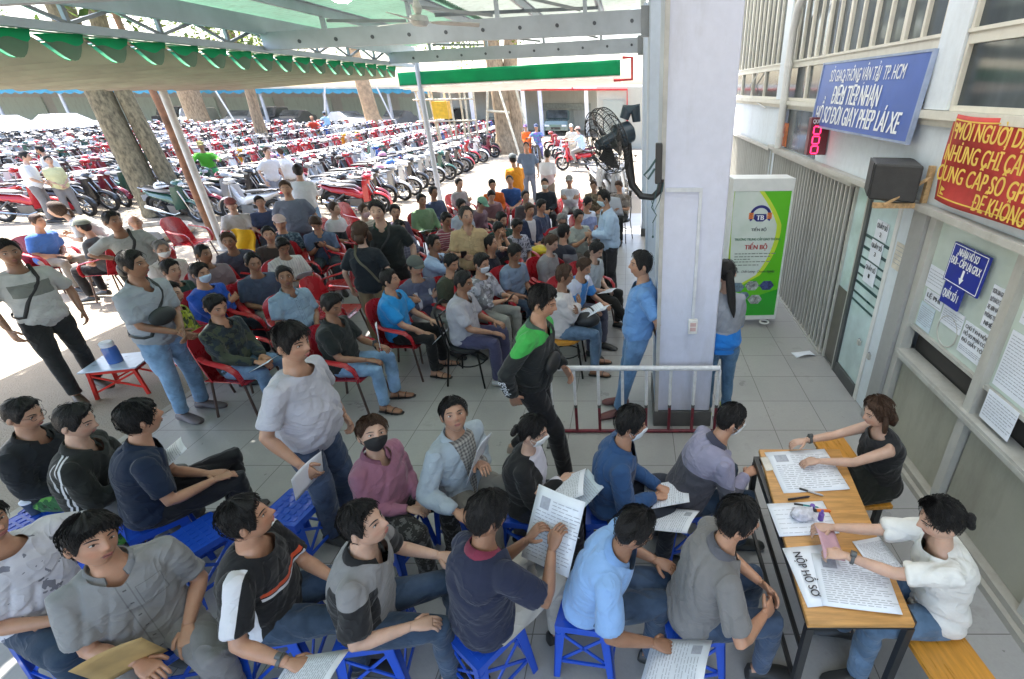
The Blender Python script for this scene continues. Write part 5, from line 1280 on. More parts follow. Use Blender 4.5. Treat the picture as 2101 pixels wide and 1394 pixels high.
def hair_extra(b, kind, rng):
    if kind == 'bun':
        for _ in range(7):
            c = Vector((rng.uniform(-0.018,0.018), -0.118+rng.uniform(-0.015,0.01), -0.02+rng.uniform(-0.02,0.02))); b.ell(c,(0.026,0.022,0.026),10,7)
        b.torus((0,-0.118,-0.02),0.025,0.011,'y',14,7)
    elif kind == 'pony':
        b.tube([(0,-0.100,0.02),(0,-0.130,0.0),(0.0,-0.135,-0.07),(0.01,-0.125,-0.17),(0.02,-0.115,-0.27),(0.03,-0.12,-0.36),(0.035,-0.125,-0.42)],[0.02,0.03,0.04,0.042,0.038,0.024,0.004],10,flat=0.6)
    elif kind == 'bob':
        for s in (-1,1): b.tube([(s*0.075,-0.01,0.03),(s*0.092,-0.005,-0.03),(s*0.088,0.002,-0.095),(s*0.075,0.005,-0.12)],[0.018,0.022,0.018,0.006],8,flat=1.5)
        b.tube([(0,-0.09,0.0),(0,-0.105,-0.06),(0,-0.095,-0.12)],[0.05,0.06,0.04],10,flat=0.6)
def cap_mesh(brim=True):
    b = MB(); b.grid(lambda u,v: head_pt(-math.pi+2*math.pi*u, R(24-10*(1-abs(2*u-1))*0+(88-24)*v), 0.024+0.012*math.sin(v*2)), 28, 8)
    if brim: b.grid(lambda u,v: ((u-0.5)*0.15*(1-0.15*v), 0.085+0.085*v-0.06*(2*u-1)**2*(0.5+0.5*v), 0.062-0.022*v-0.012*(2*u-1)**2), 10, 4, thick=0.004)
    return b
def mask_mesh(lod):
    b = MB(); n = (14,10,6)[lod]
    def fn(u, v):
        z = -0.108+0.108*v; a = R(-66+132*u); k = 1-0.35*abs(2*u-1)**2; zc = -0.052+(z+0.052)*k
        return head_pt(a*(1-0.10*v), math.asin(max(-1,min(1,zc/HC))), 0.006+0.008*math.sin(math.pi*v)*math.cos(a))
    b.grid(fn, n, n//2+2, thick=0.002)
    for s in (-1,1):
        e = Vector((s*0.082,-0.012,0.005)); 
        for v_ in (0.25,0.85): b.tube([fn(0.5+s*0.5,v_), (Vector(fn(0.5+s*0.5,v_))+e)/2+Vector((s*0.006,0,0)), e],0.0015,4)
    return b
def ik(S, W, l1, l2, pole):
    D = W-S; d = D.length; dm = (l1+l2)*0.985
    if d > dm: W = S+D*(dm/d); D = W-S; d = dm
    if d < 0.12: d = 0.12
    u = D.normalized(); a = (l1*l1-l2*l2+d*d)/(2*d); h = math.sqrt(max(0,l1*l1-a*a)); n = pole-u*pole.dot(u)
    if n.length < 1e-4: n = Vector((0,0,-1))
    return S+u*a+n.normalized()*h, W
def hand(b, Wp, d, n, side, curl, lod, s=1.0):
    d = d.normalized(); n = (n-d*n.dot(d)); n = n.normalized() if n.length > 1e-3 else Vector((0,0,1)); T = d.cross(n)*(-side)
    m = (10,8,6)[lod]; rings = []
    for h, w, t in ((-0.02,0.024,0.019),(0.01,0.027,0.018),(0.035,0.037,0.016),(0.07,0.042,0.014),(0.092,0.040,0.011),(0.098,0.034,0.006)):
        rings.append([Wp+d*h*s+T*(math.cos(2*math.pi*k/m)*w*s)+n*(math.sin(2*math.pi*k/m)*t*s) for k in range(m)])
    b.loft(rings)
    fm = (7,6,4)[lod]
    for off, ln, cu in ((0.029,0.072,0.85),(0.010,0.080,1.0),(-0.010,0.074,1.05),(-0.028,0.058,1.1)):
        p = Wp+d*0.088*s+T*off*s; a = 0.15; pts = [p]
        for f_, da in ((0.46,0.55),(0.30,0.85),(0.24,0.55)):
            a += curl*cu*da; dd = d*math.cos(a)-n*math.sin(a)+T*off*0.8; p = p+dd.normalized()*ln*f_*s; pts.append(p)
        b.tube(pts,[0.0092*s,0.0086*s,0.0078*s,0.005*s],fm)
    p = Wp+d*0.02*s+T*0.026*s; dd = (T*0.75+d*0.75-n*0.25*(0.5+curl)).normalized(); p1 = p+dd*0.042*s; dd2 = (T*0.25+d*0.9-n*0.45*(0.4+curl)).normalized(); p2 = p1+dd2*0.03*s
    b.tube([p,p1,p2,p2+dd2*0.006*s],[0.0135*s,0.011*s,0.0088*s,0.004*s],fm)
def foot_ring(y, w, h, z0, m=10):
    return [(w*math.cos(2*math.pi*k/m), y, z0 + h*0.5 + h*0.5*math.sin(2*math.pi*k/m)) for k in range(m)]
NECK = {}
PEND = []      # (object, kind, info) finished after one evaluation of all remeshes
TPROF = [(-0.17,0.115,0.085),(-0.10,0.152,0.108),(0.0,0.168,0.120),(0.2,0.153,0.112),(0.42,0.156,0.115),(0.64,0.163,0.118),(0.79,0.164,0.106),(0.88,0.140,0.088),(0.955,0.090,0.070),(1.05,0.058,0.060)]
FPROF = [(-0.17,0.115,0.085),(-0.10,0.155,0.108),(0.0,0.165,0.118),(0.2,0.138,0.100),(0.42,0.140,0.108),(0.64,0.148,0.125),(0.79,0.146,0.096),(0.88,0.122,0.078),(0.955,0.076,0.060),(1.05,0.048,0.050)]
def torso_rings(P, d, X0, X1, Ls, prof, grow, t0, t1, fat, belly, n=20):
    out = []
    ts = [p for p in prof if t0-1e-6 <= p[0] <= t1+1e-6]
    def interp(t):
        for a, c in zip(prof, prof[1:]):
            if a[0] <= t <= c[0]:
                k = (t-a[0])/(c[0]-a[0]); return (t, a[1]+(c[1]-a[1])*k, a[2]+(c[2]-a[2])*k)
        return (t, prof[0][1] if t < prof[0][0] else prof[-1][1], prof[0][2] if t < prof[0][0] else prof[-1][2])
    if not ts or ts[0][0] > t0+1e-3: ts = [interp(t0)]+ts
    if ts[-1][0] < t1-1e-3: ts = ts+[interp(t1)]
    for t, w, dp in ts:
        k = min(1,max(0,t)); X = (X0*(1-k)+X1*k).normalized(); Yv = d.cross(X).normalized(); Yv = Yv if True else Yv
        bf = math.exp(-((t-0.28)/0.28)**2)*fat
        w2 = (w*(1+0.16*bf)+grow); d2 = (dp*(1+0.30*bf)+grow)
        c = P+d*(t*Ls)+Yv*(0.035*bf+belly*math.exp(-((t-0.28)/0.25)**2)-0.018*math.sin(math.pi*min(1,max(0,t)))-(0.0 if t < 0.9 else -0.012))
        ring = []
        for j in range(n):
            a = 2*math.pi*j/n; ca, sa = math.cos(a), math.sin(a); e = 0.82
            ring.append(c+X*(math.copysign(abs(ca)**e,ca)*w2)+Yv*(math.copysign(abs(sa)**e,sa)*d2))
        out.append(ring)
    return out
def person(u, v, label, face, pose='sit', hz=None, s=1.0, lean=6, side=0, twist=0, hy=0, hp=0, hr=0, hands='lap', RH=None, LH=None, RE=None, LE=None, curl=0.55,
           shirt=None, sleeve='short', shirt2=None, trousers=None, short=False, shoes=((0.03,0.03,0.03),'shoe'), skin=None, hair='short', hc='k', hvol=1.0, extra=None, cap=None,
           mask=None, glasses=False, fat=None, female=False, legs=None, chair=None, chl=None, seatz=None, collar=None, bag=None, watch=None, kneeR=None, kneeL=None, ankR=None, ankL=None, at=None, hem=-0.2, feet=None, RD=None, LD=None, RHp=None, LHp=None, belt=False, skirt=None):
    """head centre at photo pixel (u, v); face = heading in degrees (0 = +x, 90 = away from the camera)"""
    rv = random.Random(int(u*7+v*3)+5)
    if skin is None: skin = rv.choice((0,0,3,3,2,1)) if not female else rv.choice((1,3,1))
    if fat is None: fat = rv.uniform(0.0,0.55)
    sitz = seatz if seatz is not None else {'stool':0.42,'red':0.43,'black':0.47,'wood':0.47,'bike':0.78,None:0.43}[chair]
    P = Vector((0,0,(sitz+0.085*s) if pose == 'sit' else 0.93*s)); Ls = 0.50*s
    la, sd = R(lean), R(side); d = Vector((math.sin(sd), math.sin(la)*math.cos(sd), math.cos(la)*math.cos(sd))).normalized()
    X0 = Vector((1,0,0)); X1 = Vector((math.cos(R(twist)), math.sin(R(twist)), 0)); X1 = (X1-d*X1.dot(d)).normalized(); X0p = (X0-d*X0.dot(d)).normalized()
    Nk = P+d*Ls; hd = (d*0.55+Vector((0,0,0.45))+d.cross(X1)*0.0).normalized(); F1 = X1.cross(d)*-1; F1 = Vector((-X1.y, X1.x, 0)).normalized()
    Hd = Nk+hd*0.160*s+F1*0.035*s
    Hm = Matrix.Rotation(R(twist+hy),3,'Z') @ Matrix.Rotation(R(hp),3,'X') @ Matrix.Rotation(R(hr),3,'Y')
    # place
    rz = R(face-90); Rz = Matrix.Rotation(rz,3,'Z'); hw = Rz @ Hd
    if at is not None: root = Vector((at[0], at[1], at[2] if len(at) > 2 else 0))
    elif feet is not None:
        g = at_z(feet[0],feet[1],feet[2] if len(feet) > 2 else 0.0); root = Vector((g.x,g.y,g.z))
    else:
        g = at_z(u, v, hw.z if hz is None else hz); root = Vector((g.x-hw.x, g.y-hw.y, (0 if hz is None else hz-hw.z)))
    dist = (Vector((root.x,root.y,1.0))-Vector((0,0,CAMH))).length
    for nm_, hp_ in (('R',RHp),('L',LHp)):
        if hp_ is not None:
            q_ = (Rz.transposed() @ (at_z(*hp_)-root)-P)/s
            if nm_ == 'R': RH = q_
            else: LH = q_
    lod = 0 if dist < 4.6 else (1 if dist < 9.5 else 2); vox = (0.0105,0.0165,0.024)[lod] if dist < 16 else 0.032
    prof = FPROF if female else TPROF
    prof = [(t,w*s,dp*s) for t,w,dp in prof]
    skm = (SKINF if female else SKIN)[skin]
    # arms
    up, fo = 0.285*s, 0.25*s; arms = {}
    sw = (0.150 if female else 0.170)*s
    for sdn, Wt, Ep in ((1,RH,RE),(-1,LH,LE)):
        S = Nk-d*0.075*s+X1*(sw*sdn)
        if Wt is None:
            q_ = {'lap':(0.055*sdn,0.27,0.09),'knees':(0.14*sdn,0.42,0.13),'paper':(0.10*sdn,0.33,0.22),'crossed':(-0.09*sdn,0.21,0.27),'phone':(0.05*sdn,0.29,0.30),'thigh':(0.15*sdn,0.28,0.10),
                  'down':(0.27*sdn,0.05,-0.06),'front':(0.035*sdn,0.23,0.03),'back':(0.06*sdn,-0.19,0.03),'hips':(0.21*sdn,0.03,0.12),'bars':(0.30*sdn,0.50,0.30)}[hands]
            Wt = Vector(q_)*s+P
        else: Wt = Vector(Wt)*s+P
        pole = Vector(Ep) if Ep is not None else (Vector((0.55*sdn,-0.45,-0.8)) if hands != 'hips' else Vector((1.0*sdn,-0.4,0)))
        if hands == 'crossed': pole = Vector((0.6*sdn,0.1,-0.8))
        E_, W_ = ik(S, Wt, up, fo, pole); arms[sdn] = (S, E_, W_)
    # legs
    lg = {}
    for sdn, kn, an in ((1,kneeR,ankR),(-1,kneeL,ankL)):
        hip = P+X0*(0.09*s*sdn)+Vector((0,0,-0.02*s))
        if pose == 'sit':
            k_ = Vector(kn) if kn else Vector((0.14*sdn,0.42*s,sitz+0.075)); a_ = Vector(an) if an else Vector((0.13*sdn,0.40*s,0.085))
        else:
            k_ = Vector(kn) if kn else Vector((0.105*sdn*s,0.03,0.49*s)); a_ = Vector(an) if an else Vector((0.11*sdn*s,-0.015,0.085))
        lg[sdn] = (hip, k_, a_)
    cr = [];
    # ---------- body mesh (skin)
    raw = MB()
    raw.loft(torso_rings(P,d,X0p,X1,Ls,[(t,w-(0.013*s if t < 0.8 else 0),q_-(0.013*s if t < 0.8 else 0)) for t,w,q_ in prof],-0.010,-0.17,1.05,fat,0,16))
    raw.tube([Nk-d*0.04*s, Nk+(Hd-Nk)*0.35, Hd-Vector((0,0,0.03*s))],[0.062*s if not female else 0.052*s,(0.057 if not female else 0.047)*s,(0.053 if not female else 0.046)*s],14)
    for sdn,(S,E_,W_) in arms.items():
        ua = E_-S; fa = W_-E_; fk = 0.86 if female else 1.0
        raw.tube([S-X1*(0.05*sdn*s),S+ua*0.06,S+ua*0.35,S+ua*0.7,E_,E_+fa*0.22,E_+fa*0.6,W_],[r*s*fk for r in (0.052,0.055,0.049,0.043,0.039,0.041,0.034,0.0255)],12)
    for sdn,(h,k_,a_) in lg.items():
        raw.tube([h,h+(k_-h)*0.3,h+(k_-h)*0.7,k_,k_+(a_-k_)*0.28,k_+(a_-k_)*0.65,a_],[r*s for r in (0.088,0.082,0.066,0.055,0.057,0.045,0.036)],12)
    extra_b = MB(); hs_ = s*1.0
    M4 = Matrix.Translation(Hd) @ Hm.to_4x4() @ Matrix.Scale(hs_,4)
    rg = random.Random(int(u*13+v*7)); Mw = Matrix.Diagonal((rg.uniform(0.96,1.07), rg.uniform(0.97,1.03), rg.uniform(0.95,1.04), 1))
    M4 = M4 @ Mw
    extra_b.merge(head_mesh(lod), M4)
    for sdn,(S,E_,W_) in arms.items():
        fa = (W_-E_).normalized(); dd = RD if sdn == 1 else LD
        dd = Vector(dd) if dd else (fa*0.8+(Vector((0,0.5,-0.15)) if pose == 'sit' and hands not in ('crossed',) else Vector((0,0.12,-0.2))))
        nn = Vector((0,0.1,1)) if pose == 'sit' else Vector((0.9*sdn,0.3,0.2))
        if hands == 'phone': nn = Vector((0.5*sdn,0.2,-0.6))
        if hands in ('crossed',): dd = fa; nn = Vector((0,1,0.2))
        hb = MB(); hand(hb, W_, dd, nn, sdn, curl, lod, s*(0.92 if female else 1.02)); extra_b.merge(hb, None, 0)
    # feet
    def foot_frame(sdn):
        h,k_,a_ = lg[sdn]; f_ = Vector((0.16*sdn,1,0)).normalized(); r_ = Vector((f_.y,-f_.x,0)); z0 = a_.z-0.085
        return Matrix(((r_.x,f_.x,0,a_.x),(r_.y,f_.y,0,a_.y),(0,0,1,z0),(0,0,0,1)))
    for sdn in (1,-1):
        ff = MB(); ff.loft([[(x*s,y*s,z*s) for x,y,z in foot_ring(*q_)] for q_ in ((-0.065,0.02,0.04,0.012),(-0.05,0.032,0.09,0.012),(0.0,0.034,0.095,0.012),(0.06,0.04,0.06,0.012),(0.12,0.044,0.04,0.012),(0.165,0.038,0.03,0.012),(0.185,0.022,0.02,0.014))])
        extra_b.merge(ff, foot_frame(sdn), 0)
    me = raw.mesh('person', [skm], True, None); o = bpy.data.objects.new('person', me); COL.objects.link(o)
    o.location = root; o.rotation_euler = (0,0,rz); tag(o, label, 'person')
    md = o.modifiers.new('r','REMESH'); md.mode = 'VOXEL'; md.voxel_size = vox; ms = o.modifiers.new('s','SMOOTH'); ms.factor = 0.5; ms.iterations = 3
    PEND.append((o,'body',(extra_b,[skm,M_lip,M_eyew,M_iris],head_mesh(lod).v)))
    def garment(name, mb, m, amp, vx=None, glabel=None):
        g_ = bpy.data.objects.new(name, mb.mesh(name,[m],True,None)); COL.objects.link(g_); g_.parent = o
        md = g_.modifiers.new('r','REMESH'); md.mode = 'VOXEL'; md.voxel_size = vx or vox*1.05; ms = g_.modifiers.new('s','SMOOTH'); ms.factor = 0.5; ms.iterations = 3
        PEND.append((g_,'cloth',(P.copy(),d.copy(),X0p.copy(),Ls,amp if lod < 2 else amp*0.8,rg.uniform(0,9)))); return g_
    # ---------- shirt
    if shirt is not None:
        sb = MB(); loose = 0.016 if sleeve != 'none' else 0.008
        sb.loft(torso_rings(P,d,X0p,X1,Ls,prof,loose,hem if pose != 'sit' else max(hem,-0.15),0.962,fat,0.0,22))
        for sdn,(S,E_,W_) in arms.items():
            ua = E_-S; fa = W_-E_
            if sleeve == 'none': pts=None
            elif sleeve == 'short': pts = [S-X1*(0.06*sdn*s),S+ua*0.02,S+ua*0.3,S+ua*0.62,S+ua*0.80]; rr = (0.058,0.064,0.063,0.063,0.066)
            elif sleeve == 'three': pts = [S-X1*(0.06*sdn*s),S+ua*0.02,S+ua*0.4,E_,E_+fa*0.35]; rr = (0.058,0.064,0.061,0.056,0.05)
            else: pts = [S-X1*(0.06*sdn*s),S+ua*0.02,S+ua*0.4,S+ua*0.8,E_,E_+fa*0.2,E_+fa*0.6,E_+fa*0.97]; rr = (0.058,0.066,0.062,0.058,0.056,0.057,0.051,0.042)
            if pts: sb.tube(pts,[r*s*(0.9 if female else 1) for r in rr],14)
        so = garment('shirt' if sleeve != 'long' or shirt2 is None else 'jacket', sb, shirt, 0.019)
        if lod < 2 and not shirt2: NECK[so.name] = (0.80,1.9) if collar is not None else (0.90,0.55)
    # ---------- trousers
    if trousers is not None:
        tb_ = MB(); tb_.loft(torso_rings(P,d,X0p,X1,Ls,prof,0.003,-0.17,0.16,fat*0.85,0.0,20))
        for sdn,(h,k_,a_) in lg.items():
            if short: tb_.tube([h,h+(k_-h)*0.4,h+(k_-h)*0.85,k_],[0.10*s,0.097*s,0.088*s,0.086*s],14)
            else: tb_.tube([h,h+(k_-h)*0.3,h+(k_-h)*0.7,k_,k_+(a_-k_)*0.3,k_+(a_-k_)*0.7,a_+(k_-a_)*0.03],[r*s for r in (0.098,0.096,0.082,0.072,0.068,0.060,0.056)],14)
        if skirt: tb_.tube([P+Vector((0,0.05,0)),P+Vector((0,0.3*s,-0.0))],[0.17*s,0.17*s],14)
        garment('trousers' if not short else 'shorts', tb_, trousers, 0.014)
    # ---------- shoes
    sc, sk_ = shoes
    for sdn in (1,-1):
        f_ = MB()
        if sk_ == 'shoe':
            f_.loft([[(x*s*1.06,y*s*1.06,z*s) for x,y,z in foot_ring(*q_)] for q_ in ((-0.075,0.024,0.05,0.0),(-0.06,0.040,0.092,0.0),(0.0,0.042,0.10,0.0),(0.07,0.047,0.078,0.0),(0.13,0.051,0.056,0.0),(0.175,0.044,0.044,0.0),(0.198,0.026,0.03,0.002))])
        else:
            f_.loft([[(x*s,y*s,z) for x,y,z in foot_ring(*q_)] for q_ in ((-0.08,0.02,0.018,0.0),(-0.06,0.04,0.02,0.0),(0.06,0.046,0.02,0.0),(0.15,0.048,0.02,0.0),(0.20,0.026,0.018,0.0))])
            for y in ((0.03,0.10) if sk_ == 'sandal' else (0.085,)): f_.tube([(0.05*math.cos(a)*s,y*s,0.012+0.062*s*math.sin(a)*(1-0.35*(y>0.06))) for a in [math.pi*k/8 for k in range(9)]],0.011,6,flat=0.4,up=(0,1,0))
        fo_ = f_.build('shoe' if sk_ == 'shoe' else 'sandal', mat('shoe_'+str(sc),sc,0.5), o); fo_.matrix_local = foot_frame(sdn)
    # ---------- hair, cap, mask, glasses, collar
    def head_part(name, mb, m, ang=None):
        h_ = mb.build(name, m, o, True, ang); h_.matrix_local = M4; return h_
    if cap is not None: head_part('cap', cap_mesh(), mat('cap_'+str(cap),cap,0.8))
    if hair:
        hb = hair_mesh(hair, lod, int(u*3+v), hvol*(0.5 if cap else 1.0))
        if extra: hair_extra(hb, extra, rg)
        head_part('hair', hb, HAIR[hc])
    if mask is not None: head_part('face_mask', mask_mesh(lod), mat('mask_'+str(mask),mask,0.8,0,0.06))
    if glasses:
        gb = MB()
        for sg_ in (-1,1):
            e = surf(sg_*0.031,0.012); gb.torus((e.x,e.y+0.014,0.010),0.021,0.0016,'y',14,5); gb.tube([(sg_*0.052,e.y+0.012,0.014),(sg_*0.078,0.03,0.016),(sg_*0.082,-0.015,0.012)],0.0016,4)
        gb.tube([(-0.011,0.104,0.014),(0,0.107,0.017),(0.011,0.104,0.014)],0.0016,4); head_part('glasses', gb, M_black)
    if collar is not None and lod < 2:
        cb = MB(); n = 20; Yv = d.cross(X1).normalized()
        Yv = -Yv if Yv.y*F1.y+Yv.x*F1.x < 0 else Yv
        rows = []
        for (h, r_, dr_) in ((-0.022,0.080,0.002),(0.012,0.070,0.0),(0.017,0.075,0.0),(-0.030,0.100,0.0)):
            rows.append([Nk+d*((h-0.020*math.cos(a)-0.030*max(0,math.cos(a))**2)*s)+X1*(math.sin(a)*r_*s*(0.92 if female else 1.05))+Yv*((math.cos(a)*r_*0.95+0.008)*s) for a in [R(24)+R(312)*k/(n-1) for k in range(n)]])
        vs = [p for r_ in rows for p in r_]; fs = []
        for i in range(3):
            for j in range(n-1):
                fs.append((i*n+j,i*n+j+1,(i+1)*n+j+1,(i+1)*n+j))
        cb.add(vs, fs); cb.build('collar', collar, o, True, None)
    if watch:
        S,E_,W_ = arms[watch]; fa = (W_-E_).normalized(); wb = MB(); c = W_-fa*0.035; wb.tube([c-fa*0.008,c+fa*0.008],0.033*s,14); wb.tube([c-fa*0.013+Vector((0,0,0.03)),c+fa*0.013+Vector((0,0,0.032))],0.016,10); wb.build('wrist_watch', M_dgrey, o)
    if bag:
        kind, bc = bag; bb = MB(); Yv = F1
        def tp(t, ang, g=0.026):
            k = min(1,max(0,t)); X = (X0p*(1-k)+X1*k).normalized(); Y2 = d.cross(X).normalized()
            w = tab([(p[0],p[1]) for p in prof],t); dp = tab([(p[0],p[2]) for p in prof],t); bf = math.exp(-((t-0.28)/0.28)**2)*fat
            c = P+d*(t*Ls)+Y2*(0.035*bf-0.018*math.sin(math.pi*k)); a_ = R(ang)
            return c+X*(math.copysign(abs(math.cos(a_))**0.82,math.cos(a_))*(w*(1+0.16*bf)+g))+Y2*(math.copysign(abs(math.sin(a_))**0.82,math.sin(a_))*(dp*(1+0.3*bf)+g))
        def sling(sgn, t0=0.1, t1=0.93, r=0.015):
            fr = [tp(t1+(t0-t1)*k/8, 90-sgn*(-30+75*k/8)) for k in range(9)]; bk_ = [tp(t0+(t1-t0)*k/8, -90+sgn*(45-75*k/8)) for k in range(9)]
            side_ = [tp(t0-0.02, 90-sgn*(45+90*k/4)) for k in range(1,4)]
            top_ = Nk-X1*(0.085*sgn*s)+d*(-0.012)+Vector((0,0,0.03*s))
            bb.tube([top_]+fr+side_+bk_+[top_], r, 6, flat=0.45); return fr
        if kind == 'cross':
            sling(1); q_ = tp(0.42, 84, 0.05); bb.ell(q_,(0.125*s,0.045,0.08*s),16,10)
        elif kind == 'strap':
            sling(1); bb.ell(tp(0.05, 10, 0.06),(0.05,0.10,0.085),14,10)
        elif kind == 'sash': sling(1)
        bb.build('worn_bag', mat('bag_'+str(bc),bc,0.6,0,0.2,8), o)
    if chair in PROTO: 
        c = Vector((root.x,root.y,0))+Rz @ Vector((0,0.0 if chair == 'stool' else 0.04,0)); seat(chair, c.x, c.y, face, chl or ('%s under the %s' % (SEATI[chair][0], label.split(',')[0])))
    INFO = dict(root=root, Rz=Rz, P=P, d=d, arms=arms, Hd=Hd, Nk=Nk)
    return o, INFO
def held_paper(info, which, label, w=0.21, h=0.297, tilt=30, yaw=0, off=(0,0.08,0.03), m=None, lines=9, photo=False, cat='paper', name='paper_sheet', roll=0, words=()):
    """sheet in a hand of a built person: a thing of its own"""
    S,E_,W_ = info['arms'][which] if which else (None,None,(info['arms'][1][2]+info['arms'][-1][2])/2)
    lp = W_+Vector(off); wp = info['root']+info['Rz'] @ lp
    o = empty(name, wp, 0, label, cat)
    o.rotation_euler = (Matrix(info['Rz']) @ Matrix.Rotation(R(yaw),3,'Z') @ Matrix.Rotation(R(tilt),3,'X') @ Matrix.Rotation(R(roll),3,'Y')).to_euler()
    b = B(); b.grid(lambda u,v: (-w/2+w*u,-h/2+h*v,0.02*math.sin(2.6*u)*v), 6, 6, thick=0.0012); b.build('page', m or M_paper, o, ang=None)
    if lines:
        b = B()
        for i in range(lines*2):
            v = 0.07+0.83*i/(lines*2); x0 = 0.08; x1 = 0.92-0.4*random.random()*(i%4==0)
            if photo and v > 0.68: x0 = 0.40
            while x0 < x1:
                l_ = random.uniform(0.04,0.15); 
                b.grid(lambda u,t: (-w/2+w*(x0+l_*u),-h/2+h*(v+0.011*t),0.02*math.sin(2.6*(x0+l_*u))*v+0.0012), 1, 1); x0 += l_+0.025
        if photo: b.grid(lambda u,t: (-w/2+w*(0.14+0.2*u),-h/2+h*(0.72+0.16*t),0.02*math.sin(2.6*(0.14+.2*u))*.8+0.0016), 2, 2)
        b.build('print_lines', M_print, o, ang=None)
    return o
def phone(info, which, label, off=(0,0.06,0.03), tilt=50):
    W_ = info['arms'][which][2]+Vector(off); o = empty('phone', info['root']+info['Rz'] @ W_, 0, label, 'phone')
    o.rotation_euler = (Matrix(info['Rz']) @ Matrix.Rotation(R(tilt),3,'X')).to_euler()
    b = B(); b.box(-0.036,0.036,-0.075,0.075,-0.004,0.004); b.build('case', M_black, o, bevel=0.003); b = B(); b.box(-0.033,0.033,-0.07,0.07,0.0045,0.0055); b.build('screen', mat('phone_screen',(0.10,0.13,0.18),0.08), o)
    return o
def finish_people():
    bpy.context.view_layer.update(); dg = bpy.context.evaluated_depsgraph_get()
    res = [bpy.data.meshes.new_from_object(o.evaluated_get(dg)) for o,_,_ in PEND]
    for (o, kind, info), me in zip(PEND, res):
        o.modifiers.clear(); n = len(me.vertices); co = np.empty(n*3); me.vertices.foreach_get('co', co); co = co.reshape(-1,3); old = o.data
        if kind == 'body':
            eb, mats, hm_ = info; np_ = len(me.polygons); ls = np.empty(np_,dtype=np.int32); lt_ = np.empty(np_,dtype=np.int32); me.polygons.foreach_get('loop_start',ls); me.polygons.foreach_get('loop_total',lt_)
            lv = np.empty(len(me.loops),dtype=np.int32); me.loops.foreach_get('vertex_index',lv); lv = lv.tolist()
            fs = [tuple(lv[a:a+c]) for a,c in zip(ls.tolist(),lt_.tolist())]; fs += [tuple(i+n for i in f) for f in eb.f]
            m2 = bpy.data.meshes.new('person'); m2.from_pydata(co.tolist()+[tuple(p) for p in eb.v], [], fs)
            for m in mats: m2.materials.append(m)
            a_ = m2.attributes.new('hd','FLOAT_VECTOR','POINT'); hv = np.zeros((n+len(eb.v),3),dtype=np.float32); hv[:n] = (9,9,9); hv[n:] = (9,9,9); hv[n:n+len(hm_)] = np.array([tuple(p) for p in hm_]); a_.data.foreach_set('vector', hv.ravel())
            m2.polygons.foreach_set('material_index', [0]*np_+eb.m); m2.polygons.foreach_set('use_smooth', [True]*len(fs)); m2.update(); o.data = m2; bpy.data.meshes.remove(me)
        else:
            P, d, X, Ls, amp, ph = info; q_ = co-np.array(P); Yv = np.array(Vector(d).cross(Vector(X))); 
            bx = q_ @ np.array(X); by = q_ @ Yv; bt = (q_ @ np.array(d))/Ls
            if amp:
                nr = np.empty(n*3); me.vertices.foreach_get('normal', nr); nr = nr.reshape(-1,3)
                x, y, z = co[:,0], co[:,1], co[:,2]
                sx = np.sign(bx); ph1 = 15*z+5*np.abs(bx)*6+2.2*np.sin(6*x+ph)+1.8*np.sin(7*y+2*ph)+sx*1.3; ph2 = 9*x+13*z+2.5*np.sin(6*y+ph)+1.5*np.sin(9*z); w3 = np.sin(6*z+7*y+ph)*np.sin(6*x-4*z+2*ph)
                g1 = (1-np.abs(np.sin(ph1)))**3; g2 = (1-np.abs(np.sin(ph2)))**3; ph3 = 30*z+14*np.abs(bx)+2.5*np.sin(9*y+ph)+2*np.sin(8*x); g3 = (1-np.abs(np.sin(ph3)))**2
                lowm = np.clip(1.15-2.2*np.abs(bt-0.10),0,1); m1 = np.clip(0.35+1.2*w3,0,1); m2_ = np.clip(0.35-1.2*w3,0,1)
                disp = amp*(0.35*np.sin(ph2*0.6)-0.85*g1*m1-0.85*g2*m2_-0.7*g3*lowm+0.3)
                disp = np.maximum(disp, -0.0055)+(0.003 if o.name.startswith(('shirt','jacket')) else 0.0)
                co = co+nr*disp[:,None]; me.vertices.foreach_set('co', co.ravel())
            cut = NECK.get(o.name)
            if cut:
                k0, k1 = cut; hole = (by > 0.0) & (bt > k0+k1*np.abs(bx)) & (np.abs(bx) < 0.09)
                if hole.any():
                    hl = hole.tolist(); fs = [tuple(p.vertices) for p in me.polygons]; fs = [f for f in fs if not all(hl[i] for i in f)]
                    ec = {}
                    for f in fs:
                        for p_, q2 in zip(f, f[1:]+f[:1]):
                            k_ = (p_,q2) if p_ < q2 else (q2,p_); ec[k_] = ec.get(k_,0)+1
                    nb = {}
                    for (p_,q2), c_ in ec.items():
                        if c_ == 1: nb.setdefault(p_,[]).append(q2); nb.setdefault(q2,[]).append(p_)
                    idx = [i for i in nb if len(nb[i]) == 2]
                    for _ in range(6):
                        new = {i:(co[i]+co[nb[i][0]]+co[nb[i][1]])/3 for i in idx}
                        for i, p_ in new.items(): co[i] = p_
                    m2 = bpy.data.meshes.new(o.name); m2.from_pydata(co.tolist(), [], fs); m2.materials.append(old.materials[0]); bpy.data.meshes.remove(me); me = m2
            a = me.attributes.new('body','FLOAT_VECTOR','POINT'); a.data.foreach_set('vector', np.stack([bx,by,bt],1).astype(np.float32).ravel())
            me.polygons.foreach_set('use_smooth', [True]*len(me.polygons)); me.name = o.name; 
            if not me.materials: me.materials.append(old.materials[0])
            me.update(); o.data = me
        bpy.data.meshes.remove(old)
